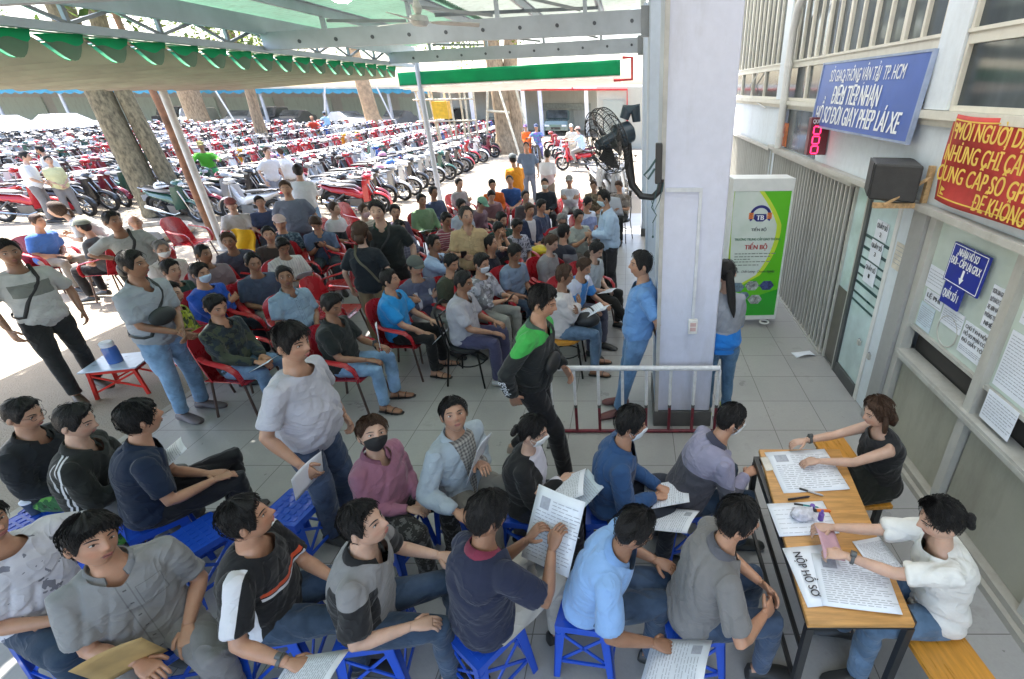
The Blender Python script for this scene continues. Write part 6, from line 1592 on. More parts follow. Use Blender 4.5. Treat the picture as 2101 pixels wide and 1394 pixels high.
# ================================================================== PEOPLE: the crowd
def rgb(*c): return tuple(c)
K=(0.016,0.016,0.018); NAVY=(0.015,0.022,0.055); DKB=(0.03,0.05,0.13); GREY=(0.22,0.21,0.21); LG=(0.40,0.40,0.42); W=(0.66,0.66,0.68); JEAN=(0.07,0.12,0.22); DJ=(0.025,0.045,0.08); LJ=(0.16,0.27,0.42); TAN=(0.42,0.36,0.28); BEI=(0.50,0.46,0.38)
T = lambda c, p=None, *a, **k: cloth(c, p, *a, **k)
SH = lambda c=(0.03,0.03,0.03), k='shoe': (c, k)
SAN = ((0.02,0.02,0.02),'sandal'); FLIP = ((0.10,0.07,0.05),'flip')
IN = {}
def P_(key, *a, **k):
    o, i = person(*a, **k); IN[key] = i; return o
# ---- front rows on blue stools
P_('navy',998,1062,'man in navy polo with red trimmed collar, seen from behind reading a plastic sleeve',52,s=0.954,lean=10,hy=-10,hp=-22,RD=(0,0.5,0.8),LD=(0.3,0.5,0.6),curl=0.9,shirt=T((0.017,0.022,0.05)),collar=T((0.20,0.03,0.06)),trousers=T((0.44,0.41,0.36)),shoes=SH((0.015,0.015,0.015)),chair='stool',hvol=1.25,fat=0.35,RHp=(1132,1128,0.86),LHp=(1082,1108,0.84))
P_('greyblk',748,1078,'man in grey polo with black sleeve panels, looking up to the right',8,s=0.954,lean=10,hy=-8,hp=14,shirt=T((0.23,0.225,0.23),'sidepanel',K),collar=T(K),trousers=T(DJ,'denim'),chair='stool',fat=0.3,RHp=(845,1285,0.62),LHp=(900,1140,0.62))
P_('striped',508,1068,'man in black tee with red and white bands, wearing a wrist watch',12,s=0.954,lean=6,hy=18,hp=10,curl=0.8,shirt=T((0.012,0.012,0.014),'bands',(0.62,0.62,0.66),(0.55,0.08,0.03)),trousers=T(DJ,'denim'),chair='stool',skin=3,hvol=1.3,fat=0.4,watch=1,RHp=(592,1360,0.60),LHp=(690,1190,0.60))
P_('envel',190,1112,'man in grey button shirt holding a brown envelope, frowning with tilted head',-38,s=0.972,lean=-2,hy=22,hp=8,hr=-14,curl=0.7,shirt=T((0.245,0.245,0.25),'button'),collar=T((0.24,0.24,0.25)),trousers=T(GREY),chair='stool',skin=3,hair='fringe',hvol=1.25,fat=0.35,RHp=(285,1358,0.62),LHp=(385,1285,0.58))
P_('wprint',-40,1075,'man in white printed tee cut by the left edge',-15,s=0.972,lean=2,hy=10,shirt=T((0.58,0.57,0.62),'sparse',(0.20,0.20,0.24)),trousers=T(DJ),chair='stool',fat=0.4,LHp=(118,1150,0.62))
P_('glass',48,852,'man with glasses in black shirt at the left edge, looking right',5,s=0.927,lean=8,hp=-12,hands='lap',shirt=T((0.014,0.016,0.02)),sleeve='long',trousers=T((0.02,0.10,0.03),'camo',(0.10,0.30,0.05),(0.01,0.03,0.01)),glasses=True,chair='stool',collar=T(K))
P_('track',155,868,'man in black track jacket with white shoulder stripes, reading a form',25,s=0.945,lean=10,hy=-8,hp=-15,hands='paper',shirt=T((0.017,0.019,0.018),'shoulder',(0.6,0.6,0.62)),sleeve='long',trousers=T((0.12,0.12,0.12)),chair='stool',hvol=1.2,fat=0.2,collar=T((0.03,0.03,0.03)))
P_('navyback',288,862,'man in dark navy polo seen from behind, hands joined over his knees',48,s=0.954,lean=14,hp=4,hy=10,hands='lap',shirt=T((0.012,0.022,0.05)),collar=T((0.012,0.022,0.05)),trousers=T((0.014,0.014,0.018)),chair='stool',hair='fringe',hvol=1.4,fat=0.3,kneeR=(0.20,0.46,0.55),kneeL=(-0.12,0.50,0.55),RHp=(440,985,0.63),LHp=(425,972,0.64))
P_('pink',765,892,'woman in pink zip jacket with black face mask, looking up at the camera side',-18,s=0.900,lean=4,hy=-25,hp=20,hr=-10,hands='lap',shirt=T((0.30,0.13,0.19)),sleeve='long',trousers=T((0.02,0.02,0.02),'print',(0.10,0.10,0.10)),female=True,fat=1.0,hair='tied',extra='bun',hc='b',mask=(0.012,0.012,0.014),skin=1,chair='stool',collar=T((0.22,0.09,0.14)))
P_('denimj',932,852,'older man in pale denim jacket over plaid shirt, looking up at the camera',-28,s=0.936,lean=4,hy=-34,hp=24,hands='lap',shirt=T((0.36,0.42,0.48),'openplaid',(0.10,0.09,0.09),(0.34,0.33,0.30)),shirt2=1,sleeve='long',trousers=T((0.20,0.19,0.17)),hair='short',hc='k',hvol=0.75,skin=0,chair='stool',collar=T((0.40,0.46,0.53)),fat=0.3,RHp=(935,1050,0.62),LHp=(985,950,0.80))
P_('blazer',1092,886,'woman in black blazer with white face mask, leafing through papers',-6,s=0.873,lean=8,hy=6,hp=-14,hands='paper',shirt=T((0.015,0.015,0.016),'open',(0.55,0.53,0.60)),shirt2=1,sleeve='long',trousers=T((0.02,0.02,0.03)),female=True,hair='tied',extra='bun',mask=(0.78,0.78,0.76),skin=1,chair='stool',RHp=(1150,985,0.72),LHp=(1092,1000,0.72))
P_('bluejkt',1292,872,'man in blue hooded jacket with white face mask, writing on a form in his lap',2,s=0.936,lean=12,hy=0,hp=-12,hands='paper',shirt=T((0.03,0.08,0.20),'chest',(0.02,0.03,0.07)),sleeve='long',trousers=T((0.03,0.035,0.05)),mask=(0.72,0.76,0.80),chair='stool',hvol=1.25,collar=T((0.03,0.08,0.20)),fat=0.3,RHp=(1345,1020,0.60),LHp=(1352,1000,0.60))
P_('purple',1498,862,'man in purple grey jacket with black lower sleeves, bending toward the table',14,s=0.936,lean=26,hy=-6,hp=-18,hands='lap',shirt=T((0.27,0.26,0.36),'low',(0.07,0.07,0.09),k=1.5),sleeve='long',trousers=T(DJ),hair='short',hvol=0.7,chair='stool',collar=T((0.05,0.05,0.08)),mask=(0.74,0.76,0.80),RHp=(1530,975,0.66))
P_('skypolo',1300,1088,'man in light blue polo, bending over to his side with an arm hanging down',-8,s=0.945,lean=24,hy=12,hp=-26,side=4,curl=0.6,shirt=T((0.25,0.42,0.72)),collar=T((0.20,0.35,0.64)),trousers=T(DJ,'denim'),hair='receding',hvol=1.1,skin=2,chair='stool',fat=0.3,RHp=(1340,1320,0.50),kneeR=(0.0,0.40,0.50),ankR=(0.02,0.36,0.085),LHp=(1345,1150,0.62))
P_('greypolo',1512,1070,'man in plain grey polo, forearms crossed and looking at the clerks',8,s=0.945,lean=16,hy=-10,hp=-6,hands='crossed',shirt=T((0.19,0.185,0.185)),collar=T((0.12,0.12,0.14)),trousers=T((0.03,0.05,0.09),'denim'),hvol=1.3,chair='stool',fat=0.3,RHp=(1568,1262,0.62),LHp=(1560,1195,0.62))
P_('clerkblk',1802,848,'woman clerk in black lace dress, pointing at a form on the table',186,s=0.882,lean=14,hy=-4,hp=-14,LE=(-0.5,0,-0.8),at=None,shirt=T((0.012,0.012,0.013),'yoke',(0.02,0.02,0.022)),sleeve='none',trousers=T((0.012,0.014,0.012)),skirt=True,female=True,hair='short',extra='bob',hvol=1.25,hc='b',skin=1,chair=None,seatz=0.45,fat=0.8,watch=1,LHp=(1655,950,0.79),RHp=(1615,912,0.79))
P_('clerkwht',1932,1068,'woman clerk in white tee with hair in a bun, handing out cards',176,s=0.918,lean=12,hy=-6,hp=-20,curl=0.9,shirt=T((0.72,0.71,0.68)),trousers=T((0.07,0.12,0.19),'denim'),female=True,hair='tied',extra='bun',hvol=1.2,skin=1,chair=None,seatz=0.45,fat=0.3,watch=-1,LHp=(1705,1135,0.84),RHp=(1690,1082,0.84))
# ---- standing people, near ones first
P_('palet',600,706,'heavy man in pale grey tee standing among the stools, holding a folded sheet',-4,'stand',s=1.0,hy=-6,hp=-4,hands='down',curl=0.8,shirt=T((0.46,0.46,0.52)),trousers=T((0.035,0.055,0.10),'denim'),hair='fringe',hvol=1.2,skin=0,fat=1.1,hem=-0.22,RHp=(616,955,0.90))
P_('cross',275,545,'man in grey polo with a black bag across his chest, standing with hands clasped',-6,'stand',s=1.0,hands='front',RH=(0.02,0.25,0.02),LH=(0.0,0.27,0.04),hy=14,hp=4,shirt=T((0.33,0.36,0.40)),collar=T((0.33,0.36,0.40)),trousers=T(LJ,'denim'),shoes=SH((0.12,0.10,0.11)),bag=('cross',(0.025,0.03,0.032)),hair='short',hvol=1.15)
P_('leftman',18,520,'man in pale grey graphic tee with a black strap, standing at the left picture edge',-25,'stand',s=0.99,hands='down',hy=-5,shirt=T((0.52,0.52,0.50),'chest',(0.20,0.21,0.19)),trousers=T((0.02,0.02,0.02)),shoes=SH((0.08,0.06,0.04)),bag=('sash',(0.02,0.02,0.02)),hvol=1.1,kneeR=(0.13,0.14,0.49),ankR=(0.14,0.22,0.085),skin=2)
P_('hipman',232,455,'man in pale tee and shorts with hand on hip, black bag on shoulder',-40,'stand',s=0.97,lean=18,side=10,hands='hips',LH=(-0.2,0.2,-0.05),hy=30,shirt=T((0.36,0.37,0.35)),trousers=T((0.42,0.42,0.38)),short=True,shoes=SH((0.6,0.6,0.58)),bag=('strap',(0.02,0.02,0.02)),skin=2,hvol=0.8)
P_('greenjkt',1112,622,'young man in green and black rider jacket, walking past the barrier',-12,'stand',s=1.0,lean=10,hy=4,hp=-16,hands='down',LH=(-0.22,0.18,0.0),RH=(0.24,-0.06,-0.02),shirt=T((0.02,0.022,0.022),'yoke',(0.05,0.36,0.07)),sleeve='long',trousers=T((0.012,0.012,0.014)),kneeR=(0.10,0.20,0.50),ankR=(0.11,0.26,0.09),kneeL=(-0.10,0.02,0.48),ankL=(-0.10,-0.28,0.13),hvol=1.25,shoes=SH((0.3,0.24,0.2)),collar=T((0.06,0.10,0.08)),bag=('cross',(0.015,0.015,0.015)))
P_('pillarman',1316,545,'man in blue polo leaning his back on the pillar with hands behind him',184,'stand',s=0.98,lean=-6,hands='back',hy=6,hp=2,shirt=T((0.14,0.30,0.60)),collar=T((0.14,0.30,0.60)),trousers=T((0.10,0.20,0.36),'denim'),shoes=SH((0.14,0.05,0.05)),kneeL=(-0.10,0.10,0.48),ankL=(-0.11,0.20,0.085),kneeR=(0.10,0.10,0.48),ankR=(0.10,0.16,0.085),hvol=1.0,fat=0.4,hem=-0.24)
P_('ponytail',1490,562,'woman in grey top with long ponytail, seen from behind before the green stand',95,'stand',s=0.93,lean=4,hands='front',hp=-20,shirt=T((0.27,0.29,0.33),'low',(0.02,0.20,0.62),k=0.5),sleeve='long',trousers=T((0.06,0.13,0.22),'denim'),female=True,hair='tied',extra='pony',shoes=SH((0.5,0.6,0.1)),hem=-0.3)
P_('skymask',1240,408,'man in sky blue shirt with face mask, standing at the right end of the seats',200,'stand',s=0.98,lean=4,hy=-2,hp=-14,hands='front',LH=(-0.02,0.28,0.16),RH=(0.03,0.28,0.10),shirt=T((0.42,0.55,0.72),'button'),sleeve='long',trousers=T((0.03,0.03,0.035)),mask=(0.55,0.72,0.82),collar=T((0.42,0.55,0.72)),hem=-0.24)
P_('blkpolo',775,435,'tall man in black polo, standing and facing the camera in the crowd',-72,'stand',s=1.03,hands='down',hp=2,shirt=T((0.018,0.022,0.022)),collar=T((0.012,0.06,0.04)),trousers=T(K),bag=('strap',(0.02,0.02,0.02)),skin=1,hvol=1.2)
P_('brownlady',740,478,'woman in black tee and brown trousers, seen from behind with shoulder strap',100,'stand',s=0.92,hands='down',shirt=T((0.014,0.018,0.024)),trousers=T((0.24,0.17,0.10)),female=True,hair='short',extra='bob',hc='b',hvol=1.35,bag=('strap',(0.10,0.09,0.06)),fat=0.5)
P_('tan',957,445,'man in tan short sleeved shirt, standing with a phone in the crowd middle',-68,'stand',s=0.96,hands='down',RH=(0.12,0.30,0.20),hy=20,shirt=T((0.46,0.33,0.18),'button'),collar=T((0.46,0.33,0.18)),trousers=T(K),fat=0.6,hair='receding',hc='s',hem=-0.12)
P_('slate',587,388,'man in slate grey tee walking along the sunny edge of the seats',-60,'stand',s=0.98,hands='down',shirt=T((0.16,0.18,0.24)),trousers=T((0.10,0.10,0.15)),kneeR=(0.1,0.12,0.5),ankR=(0.1,0.2,0.09),hc='b')
P_('paleback',612,352,'man in white shirt and pale jeans, seen from behind near the motorbikes',110,'stand',s=0.98,hands='front',shirt=T((0.68,0.70,0.72)),trousers=T((0.22,0.36,0.55),'denim'),shoes=SH((0.4,0.4,0.42)))
P_('bendlady',118,432,'woman in white top and dark trousers bending forward at the sunny left',215,'stand',s=0.93,lean=40,hands='down',RH=(0.12,0.45,0.15),LH=(-0.1,0.45,0.15),shirt=T((0.66,0.66,0.68)),sleeve='short',trousers=T((0.05,0.055,0.05)),female=True,hair='long',extra='pony',hc='b',shoes=FLIP)
P_('orangest',1052,328,'person in bright orange tee standing in the sunny lane, back turned',120,'stand',s=0.95,hands='front',shirt=T((0.72,0.27,0.02)),trousers=T((0.20,0.19,0.17)),cap=(0.12,0.14,0.16))
P_('bluest',1080,302,'man in blue grey polo standing in the sunny lane facing the seats',-80,'stand',s=0.98,hands='down',shirt=T((0.14,0.19,0.28)),trousers=T((0.22,0.24,0.32)),hair='receding',collar=T((0.14,0.19,0.28)))
P_('whitest',1123,318,'man in white tee standing in the sunny lane, seen from behind',75,'stand',s=0.95,hands='front',shirt=T((0.60,0.60,0.62),'low',(0.50,0.38,0.38),k=0.9),trousers=T((0.22,0.18,0.14)))
P_('w1',548,312,'man in white tee walking between the middle motorbikes',-20,'stand',s=0.97,hands='down',shirt=T((0.68,0.69,0.72)),trousers=T((0.25,0.28,0.34)),hc='b')
P_('w2',575,312,'woman in white shirt right behind the walking man among the motorbikes',150,'stand',s=0.93,hands='front',shirt=T((0.74,0.74,0.72)),trousers=T((0.3,0.28,0.26)),female=True,hair='tied',hc='b')
P_('w3',52,322,'man in white shirt deep among the motorbikes at far left',30,'stand',s=0.97,hands='front',shirt=T((0.74,0.75,0.78)),trousers=T(GREY))
P_('w4',82,308,'person in white shirt right beside the leftmost man deep among the motorbikes',200,'stand',s=0.95,hands='front',shirt=T((0.76,0.76,0.74)),trousers=T(GREY),hair='short')
P_('w5',100,330,'person in pale yellow top among the motorbikes left of the big tree',-30,'stand',s=0.9,hands='front',shirt=T((0.62,0.62,0.36)),trousers=T(GREY),female=True,hair='tied')
P_('ww',1172,262,'person in cream shirt standing before the dark teal truck',-90,'stand',s=0.97,hands='down',shirt=T((0.62,0.60,0.52)),trousers=T((0.45,0.43,0.36)),cap=(0.5,0.5,0.45))
P_('vendor',275,240,'person with pink conical hat behind the big twin tree',-60,'stand',s=0.95,hands='front',shirt=T((0.62,0.24,0.30)),trousers=T(GREY),cap=(0.6,0.12,0.2))

# white lettering down the right sleeve of the green jacket
i_ = IN['greenjkt']; S_,E_,W_ = i_['arms'][1]; xa = (W_-E_).normalized(); za = Vector((1,0.1,0)); za = (za-xa*za.dot(xa)).normalized(); ya = za.cross(xa)
gj = [o for o in COL.objects if o.get('label','').startswith('young man in green and black')][0]
text_obj('sleeve_lettering','gojek',0.075,M_tw,gj,tuple(E_.lerp(W_,0.35)+za*0.062),Matrix((xa,ya,za)).transposed().to_euler(),0.03)
# ---- waiting crowd on chairs
def sitp(key,u,v,lab,face,ch,**k):
    k.setdefault('s',0.94); return P_(key,u,v,lab,face,'sit',chair=ch,**k)
sitp('m12',680,628,'young man in black tee and light jeans, looking down at his paper',0,'red',lean=2,hy=-14,hp=-22,RH=(0.12,0.34,0.10),LH=(-0.06,0.38,0.18),shirt=T((0.016,0.02,0.02)),trousers=T(LJ,'denim'),shoes=SAN,hvol=1.3,collar=T(K),watch=-1)
sitp('m10',443,630,'man in black camouflage jacket, dozing with a form in hand',-6,'red',lean=0,hy=-16,hp=-18,RH=(0.10,0.34,0.10),shirt=T((0.02,0.03,0.04),'camo',(0.05,0.06,0.04),(0.012,0.016,0.02)),sleeve='long',trousers=T((0.10,0.17,0.28),'denim'),hvol=1.2,collar=T(K))
sitp('m11',585,570,'smiling man in light blue shirt, arms resting and face to the camera',-28,'red',lean=0,hy=-22,hp=8,hands='lap',RH=(0.16,0.30,0.10),shirt=T((0.27,0.38,0.50),'button'),collar=T((0.27,0.38,0.50)),trousers=T(DJ),fat=0.7,skin=2,hair='short',hvol=0.9)
sitp('m8',412,562,'man in bright blue jacket with light blue face mask',-8,'red',lean=4,hy=-6,hands='crossed',shirt=T((0.02,0.09,0.48)),sleeve='long',trousers=T((0.02,0.03,0.05)),mask=(0.50,0.64,0.84),hvol=1.3)
sitp('m9',352,604,'boy in yellow green rider jacket, seen half behind the standing man',30,'red',lean=2,hy=-20,shirt=T((0.25,0.30,0.02),'camo',(0.03,0.05,0.02),(0.36,0.42,0.05)),sleeve='long',trousers=T(K),hvol=1.25,s=0.92)
sitp('m7',352,556,'man in dark green tee, looking to the right over others',2,'red',lean=4,hy=-10,shirt=T((0.015,0.05,0.04)),trousers=T(K),hvol=1.1)
sitp('m4',332,512,'grey haired man in white shirt with mask under his chin',-22,'red',lean=4,hy=-10,hp=-12,shirt=T((0.62,0.58,0.55)),trousers=T(GREY),hair='receding',hc='g',mask=(0.72,0.74,0.74),collar=T((0.62,0.58,0.55)))
sitp('m5',418,522,'brown faced man in plum shirt, turned to his neighbour',-30,'red',lean=4,hy=20,shirt=T((0.22,0.17,0.19)),trousers=T((0.18,0.17,0.16)),hair='short',hvol=0.6,skin=2)
sitp('m6',470,496,'man in dark slate polo, elbows on knees in front of a yellow jacket',-58,'red',lean=16,hands='knees',shirt=T((0.07,0.075,0.11)),trousers=T((0.03,0.03,0.05)),shoes=SAN,hc='b',skin=2)
sitp('m13',580,505,'man in white striped shirt, reading with bowed head',-30,'red',lean=8,hp=-34,hy=-10,hands='paper',shirt=T((0.60,0.58,0.57),'vstripe',(0.44,0.42,0.45)),trousers=T(GREY),hvol=1.1)
sitp('m14',648,458,'man in dusty blue shirt, bent over a phone in his lap',-62,'red',lean=12,hp=-38,hands='phone',shirt=T((0.10,0.14,0.23)),trousers=T((0.03,0.05,0.07)),hair='fringe',hc='b',collar=T((0.10,0.14,0.23)))
sitp('m15',552,482,'man in dark brown jacket, sitting behind the white shirted reader',-55,'red',shirt=T((0.06,0.045,0.04)),sleeve='long',trousers=T(K),hvol=0.9)
sitp('m16',575,458,'person with pale cap in dark blue patterned shirt',-50,'red',shirt=T((0.05,0.08,0.12),'print',(0.16,0.22,0.28)),trousers=T(K),cap=(0.55,0.40,0.38),skin=3)
sitp('m17',475,422,'man in pale grey tee with maroon cap, sitting at the sunny edge',-55,'red',lean=10,hands='knees',shirt=T((0.50,0.48,0.46)),trousers=T((0.07,0.08,0.13)),cap=(0.22,0.06,0.05))
sitp('m18',533,416,'man in navy polo with white logo, sitting at the sunny edge',-50,'red',lean=10,hands='knees',shirt=T((0.05,0.07,0.14)),trousers=T((0.05,0.07,0.12)),collar=T((0.05,0.07,0.14)))
sitp('m19',686,430,'man in white shirt and dark vest, in profile at the motorbike edge',-5,'red',shirt=T((0.58,0.58,0.62),'low',(0.02,0.03,0.04),k=1.6),trousers=T(K),hc='b')
sitp('m20',747,434,'man in beige striped shirt with pale face mask',-25,'red',shirt=T((0.46,0.42,0.36),'hstripe',(0.28,0.26,0.24)),sleeve='long',trousers=T(GREY),mask=(0.60,0.40,0.42),hc='b')
sitp('m21',811,436,'man in dark violet jacket beside the tall man in black',-38,'red',hy=-14,shirt=T((0.08,0.06,0.10)),sleeve='long',trousers=T((0.06,0.07,0.12)))
sitp('m22',865,412,'man in sage green shirt, sitting upright with arms down',-38,'red',hands='thigh',lean=2,shirt=T((0.16,0.26,0.15)),collar=T((0.16,0.26,0.15)),sleeve='long',trousers=T((0.03,0.03,0.03)),skin=2)
sitp('m23',889,396,'man in dark blue jacket, leaning away behind the sage green shirt',-30,'red',lean=-4,shirt=T((0.05,0.07,0.14)),sleeve='long',trousers=T((0.05,0.06,0.12)),skin=2)
sitp('m24',942,378,'man in grey shirt at the back, looking right with arms folded',-25,'red',hy=-10,hands='crossed',shirt=T((0.34,0.33,0.35)),sleeve='long',trousers=T(GREY))
sitp('m25',988,418,'person in green bucket cap and maroon jacket, bent forward',-20,'red',lean=24,hp=-30,shirt=T((0.16,0.09,0.12)),sleeve='long',trousers=T((0.03,0.03,0.04)),cap=(0.16,0.34,0.24))
sitp('m26',1010,380,'man in orange rider jacket sitting in the back row',-72,'red',hp=-12,shirt=T((0.62,0.13,0.02)),sleeve='long',trousers=T((0.10,0.10,0.2)),skin=3)
sitp('m27',1046,372,'man in royal blue tee sitting in the back row',-78,'red',shirt=T((0.03,0.09,0.28)),trousers=T((0.26,0.22,0.20)),hair='receding',hc='s')
sitp('m28',1118,378,'man in black jacket with white mask in the back row',-80,'red',hands='lap',shirt=T((0.02,0.025,0.035)),sleeve='long',trousers=T((0.02,0.02,0.025)),mask=(0.62,0.60,0.56))
sitp('m29',1168,372,'man in white shirt and grey cap, arms folded in the back row',-85,'red',hands='crossed',shirt=T((0.58,0.58,0.64)),sleeve='long',trousers=T((0.36,0.36,0.36)),cap=(0.22,0.21,0.20),skin=3)
sitp('m30',1218,382,'man in brown camouflage shirt at the back row right end',-95,'red',shirt=T((0.16,0.12,0.08),'camo',(0.08,0.06,0.04),(0.24,0.20,0.14)),trousers=T(GREY),hp=-14,hc='b')
sitp('m35',1270,382,'person in dark trousers reading a big sheet, at the far right chair',-110,'black',hp=-28,hands='paper',shirt=T((0.24,0.20,0.18),'camo',(0.14,0.11,0.09),(0.34,0.30,0.26)),trousers=T(K),hc='b')
sitp('m31',1086,432,'brown haired man in dark jacket over white shirt',-48,'red',shirt=T((0.03,0.04,0.09),'open',(0.55,0.54,0.60)),shirt2=1,sleeve='long',trousers=T((0.07,0.10,0.16),'denim'),hc='b',hair='fringe',skin=3)
sitp('m31b',1078,404,'man in dark shirt half hidden behind the brown haired man',-60,'red',shirt=T((0.08,0.07,0.08)),trousers=T(K),hc='k')
sitp('m31c',1110,424,'man in dark blue tee right of the brown haired man',-30,'red',hp=-14,shirt=T((0.05,0.07,0.13)),trousers=T((0.06,0.09,0.15)),hvol=1.2)
sitp('m32',1153,452,'grey haired man with bowed head right of the crowd',-70,'red',lean=18,hp=-40,shirt=T((0.20,0.19,0.18)),trousers=T(GREY),hc='g',hair='receding')
sitp('m33',1187,446,'man in pale green tee, holding up a phone',-50,'red',lean=4,hp=-10,hands='phone',RH=(0.08,0.38,0.36),shirt=T((0.34,0.37,0.34)),trousers=T((0.12,0.10,0.09)),hvol=1.1,skin=3)
sitp('m34',1205,418,'man in blue and white shirt, looking down at the right',-40,'red',hp=-24,shirt=T((0.28,0.34,0.60),'yoke',(0.55,0.60,0.75)),trousers=T(K))
sitp('m44',1157,478,'man in black vest with grey sleeves, seen from behind',55,'red',hy=-20,shirt=T((0.02,0.022,0.035),'sidepanel',(0.20,0.20,0.22)),trousers=T((0.10,0.10,0.11)),hvol=1.0)
sitp('m42',1060,464,'man in zebra patterned shirt, looking down beside the yellow bag',-42,'red',hp=-24,hy=10,shirt=T((0.42,0.42,0.50),'print',(0.06,0.06,0.09),k=1.2),trousers=T((0.03,0.06,0.10),'denim'),hvol=0.9,skin=2)
sitp('m43',1022,472,'man rubbing his face with both hands in the crowd',-50,'red',hp=-20,LH=(-0.04,0.20,0.56),RH=(0.05,0.20,0.54),shirt=T((0.04,0.05,0.05)),trousers=T(K),curl=0.9)
sitp('m41',1006,502,'woman in black tee with hair tied back, hand at her cheek',-8,'red',lean=2,hy=10,hp=6,LH=(-0.14,0.16,0.58),RH=(0.08,0.36,0.10),curl=0.9,shirt=T((0.015,0.015,0.03)),trousers=T((0.02,0.02,0.022)),female=True,hair='tied',extra='bun',fat=0.6)
sitp('m36',890,502,'man in sky blue shirt with navy tie, drinking from a white cup',-12,'red',lean=2,RH=(0.02,0.26,0.56),shirt=T((0.38,0.50,0.72),'open',(0.03,0.04,0.10),k=0.35),sleeve='long',trousers=T((0.02,0.02,0.02)),collar=T((0.40,0.52,0.74)),hvol=1.1,curl=0.9)
sitp('m37',853,548,'man in cap and slate jacket with white trim, arms folded',-42,'red',lean=6,hands='crossed',hp=-6,shirt=T((0.09,0.10,0.16),'jersey',(0.10,0.11,0.17),(0.55,0.55,0.60)),sleeve='long',trousers=T((0.40,0.40,0.38)),cap=(0.08,0.09,0.08))
sitp('m40',988,542,'person in grey patterned jacket with white mask, gesturing',-16,'red',hy=-8,hp=-10,RH=(0.04,0.40,0.22),LH=(-0.06,0.40,0.24),shirt=T((0.36,0.36,0.42),'camo',(0.18,0.18,0.20),(0.50,0.50,0.54)),sleeve='three',trousers=T((0.32,0.33,0.31)),mask=(0.62,0.64,0.72),hair='short',hvol=1.3)
sitp('m38',800,576,'man in bright azure polo, sitting upright with folded papers',0,'red',lean=0,hy=4,hp=6,RH=(0.13,0.36,0.06),LH=(-0.06,0.38,0.14),shirt=T((0.02,0.26,0.62)),collar=T((0.06,0.32,0.66)),trousers=T((0.015,0.015,0.016)),shoes=SAN,skin=0,hvol=1.1,fat=0.2)
sitp('m39',950,580,'man in pale grey shirt on a black chair, holding papers in profile',-6,'black',lean=6,hp=-12,hands='paper',RH=(0.10,0.40,0.10),LH=(-0.08,0.36,0.16),shirt=T((0.40,0.39,0.43),'button'),collar=T((0.40,0.39,0.43)),trousers=T((0.06,0.06,0.12)),shoes=SH((0.5,0.5,0.5)),skin=2,fat=0.7,hvol=1.0)
sitp('m45',1157,567,'person in cream jacket with black lap bag, wearing jeans',0,'wood',lean=4,hp=-8,hy=4,hands='crossed',shirt=T((0.62,0.58,0.58)),sleeve='long',trousers=T((0.08,0.13,0.20),'denim'),hair='short',hc='b',hvol=1.2,shoes=SAN)
sitp('m46',1197,548,'man in blue and white jersey, leaning on his knees',-30,'red',lean=20,hp=-24,hands='knees',shirt=T((0.06,0.26,0.66),'jersey',(0.55,0.58,0.72),(0.50,0.62,0.80)),trousers=T((0.10,0.10,0.14)),hc='b',hvol=1.0,skin=3)
sitp('m47',1222,514,'boy in pale blue tee and black trousers, looking down at the right edge',-25,'red',lean=10,hp=-30,shirt=T((0.34,0.38,0.42)),trousers=T((0.014,0.014,0.014)),s=0.92,hvol=1.2,kneeR=(0.14,0.45,0.50),ankR=(0.14,0.75,0.10))
sitp('n1',1008,402,'dark haired person leaning low before the orange jacket',-60,'red',lean=24,hp=-30,shirt=T((0.24,0.14,0.16)),trousers=T(K),s=0.9)
sitp('n2',1029,452,'black haired man in dark green jacket behind the zebra shirt',-40,'red',hp=-12,shirt=T((0.02,0.06,0.05)),sleeve='long',trousers=T(K),hvol=1.2)
sitp('n3',946,424,'man with black hair hidden behind the tan shirt',-35,'red',hp=-8,shirt=T((0.40,0.46,0.56)),trousers=T(K),hvol=1.1)
sitp('n4',915,452,'man in striped maroon tee left of the tan shirt',-30,'red',hp=-18,shirt=T((0.26,0.06,0.09),'hstripe',(0.45,0.36,0.36)),trousers=T((0.10,0.10,0.12)),skin=2)
sitp('n5',820,468,'man in slate checked shirt behind the black backpack',-40,'red',hp=-14,shirt=T((0.12,0.13,0.20),'plaid',(0.26,0.26,0.34)),trousers=T((0.16,0.10,0.12)))
sitp('n6',1130,500,'woman in grey cardigan beside the black vest',-20,'red',hp=-20,shirt=T((0.25,0.24,0.25)),sleeve='long',trousers=T(K),female=True,hair='tied',hc='b',extra='bun')
sitp('n7',1055,520,'man in faded blue tee next to the yellow bag',-30,'red',hp=-26,shirt=T((0.18,0.24,0.34)),trousers=T(DJ),skin=2)
sitp('n8',925,540,'man in dark olive tee left of the patterned jacket',-25,'red',hp=-20,shirt=T((0.05,0.055,0.035)),trousers=T(K),hvol=0.9)
sitp('n9',520,540,'man in faded navy tee left of the white shirted reader',-35,'red',hp=-10,shirt=T((0.06,0.08,0.13)),trousers=T(GREY),skin=2,hair='receding')
# left group at the sunny edge
sitp('m1',78,456,'man in blue tee sitting at the sunny far left',0,'red',lean=14,hands='lap',shirt=T((0.06,0.16,0.48)),trousers=T((0.25,0.22,0.19)),skin=3,hc='b')
sitp('m2',172,466,'man in charcoal tee behind the bending woman in white',190,'red',lean=8,shirt=T((0.07,0.075,0.08)),trousers=T(K),cap=(0.20,0.22,0.18),skin=3)
sitp('m3',278,458,'bald man in navy jersey with white shoulders',-48,'red',hy=6,lean=6,hands='knees',shirt=T((0.03,0.04,0.08),'jersey',(0.55,0.56,0.62),(0.45,0.45,0.5)),trousers=T((0.03,0.05,0.09)),hair=None,skin=3)
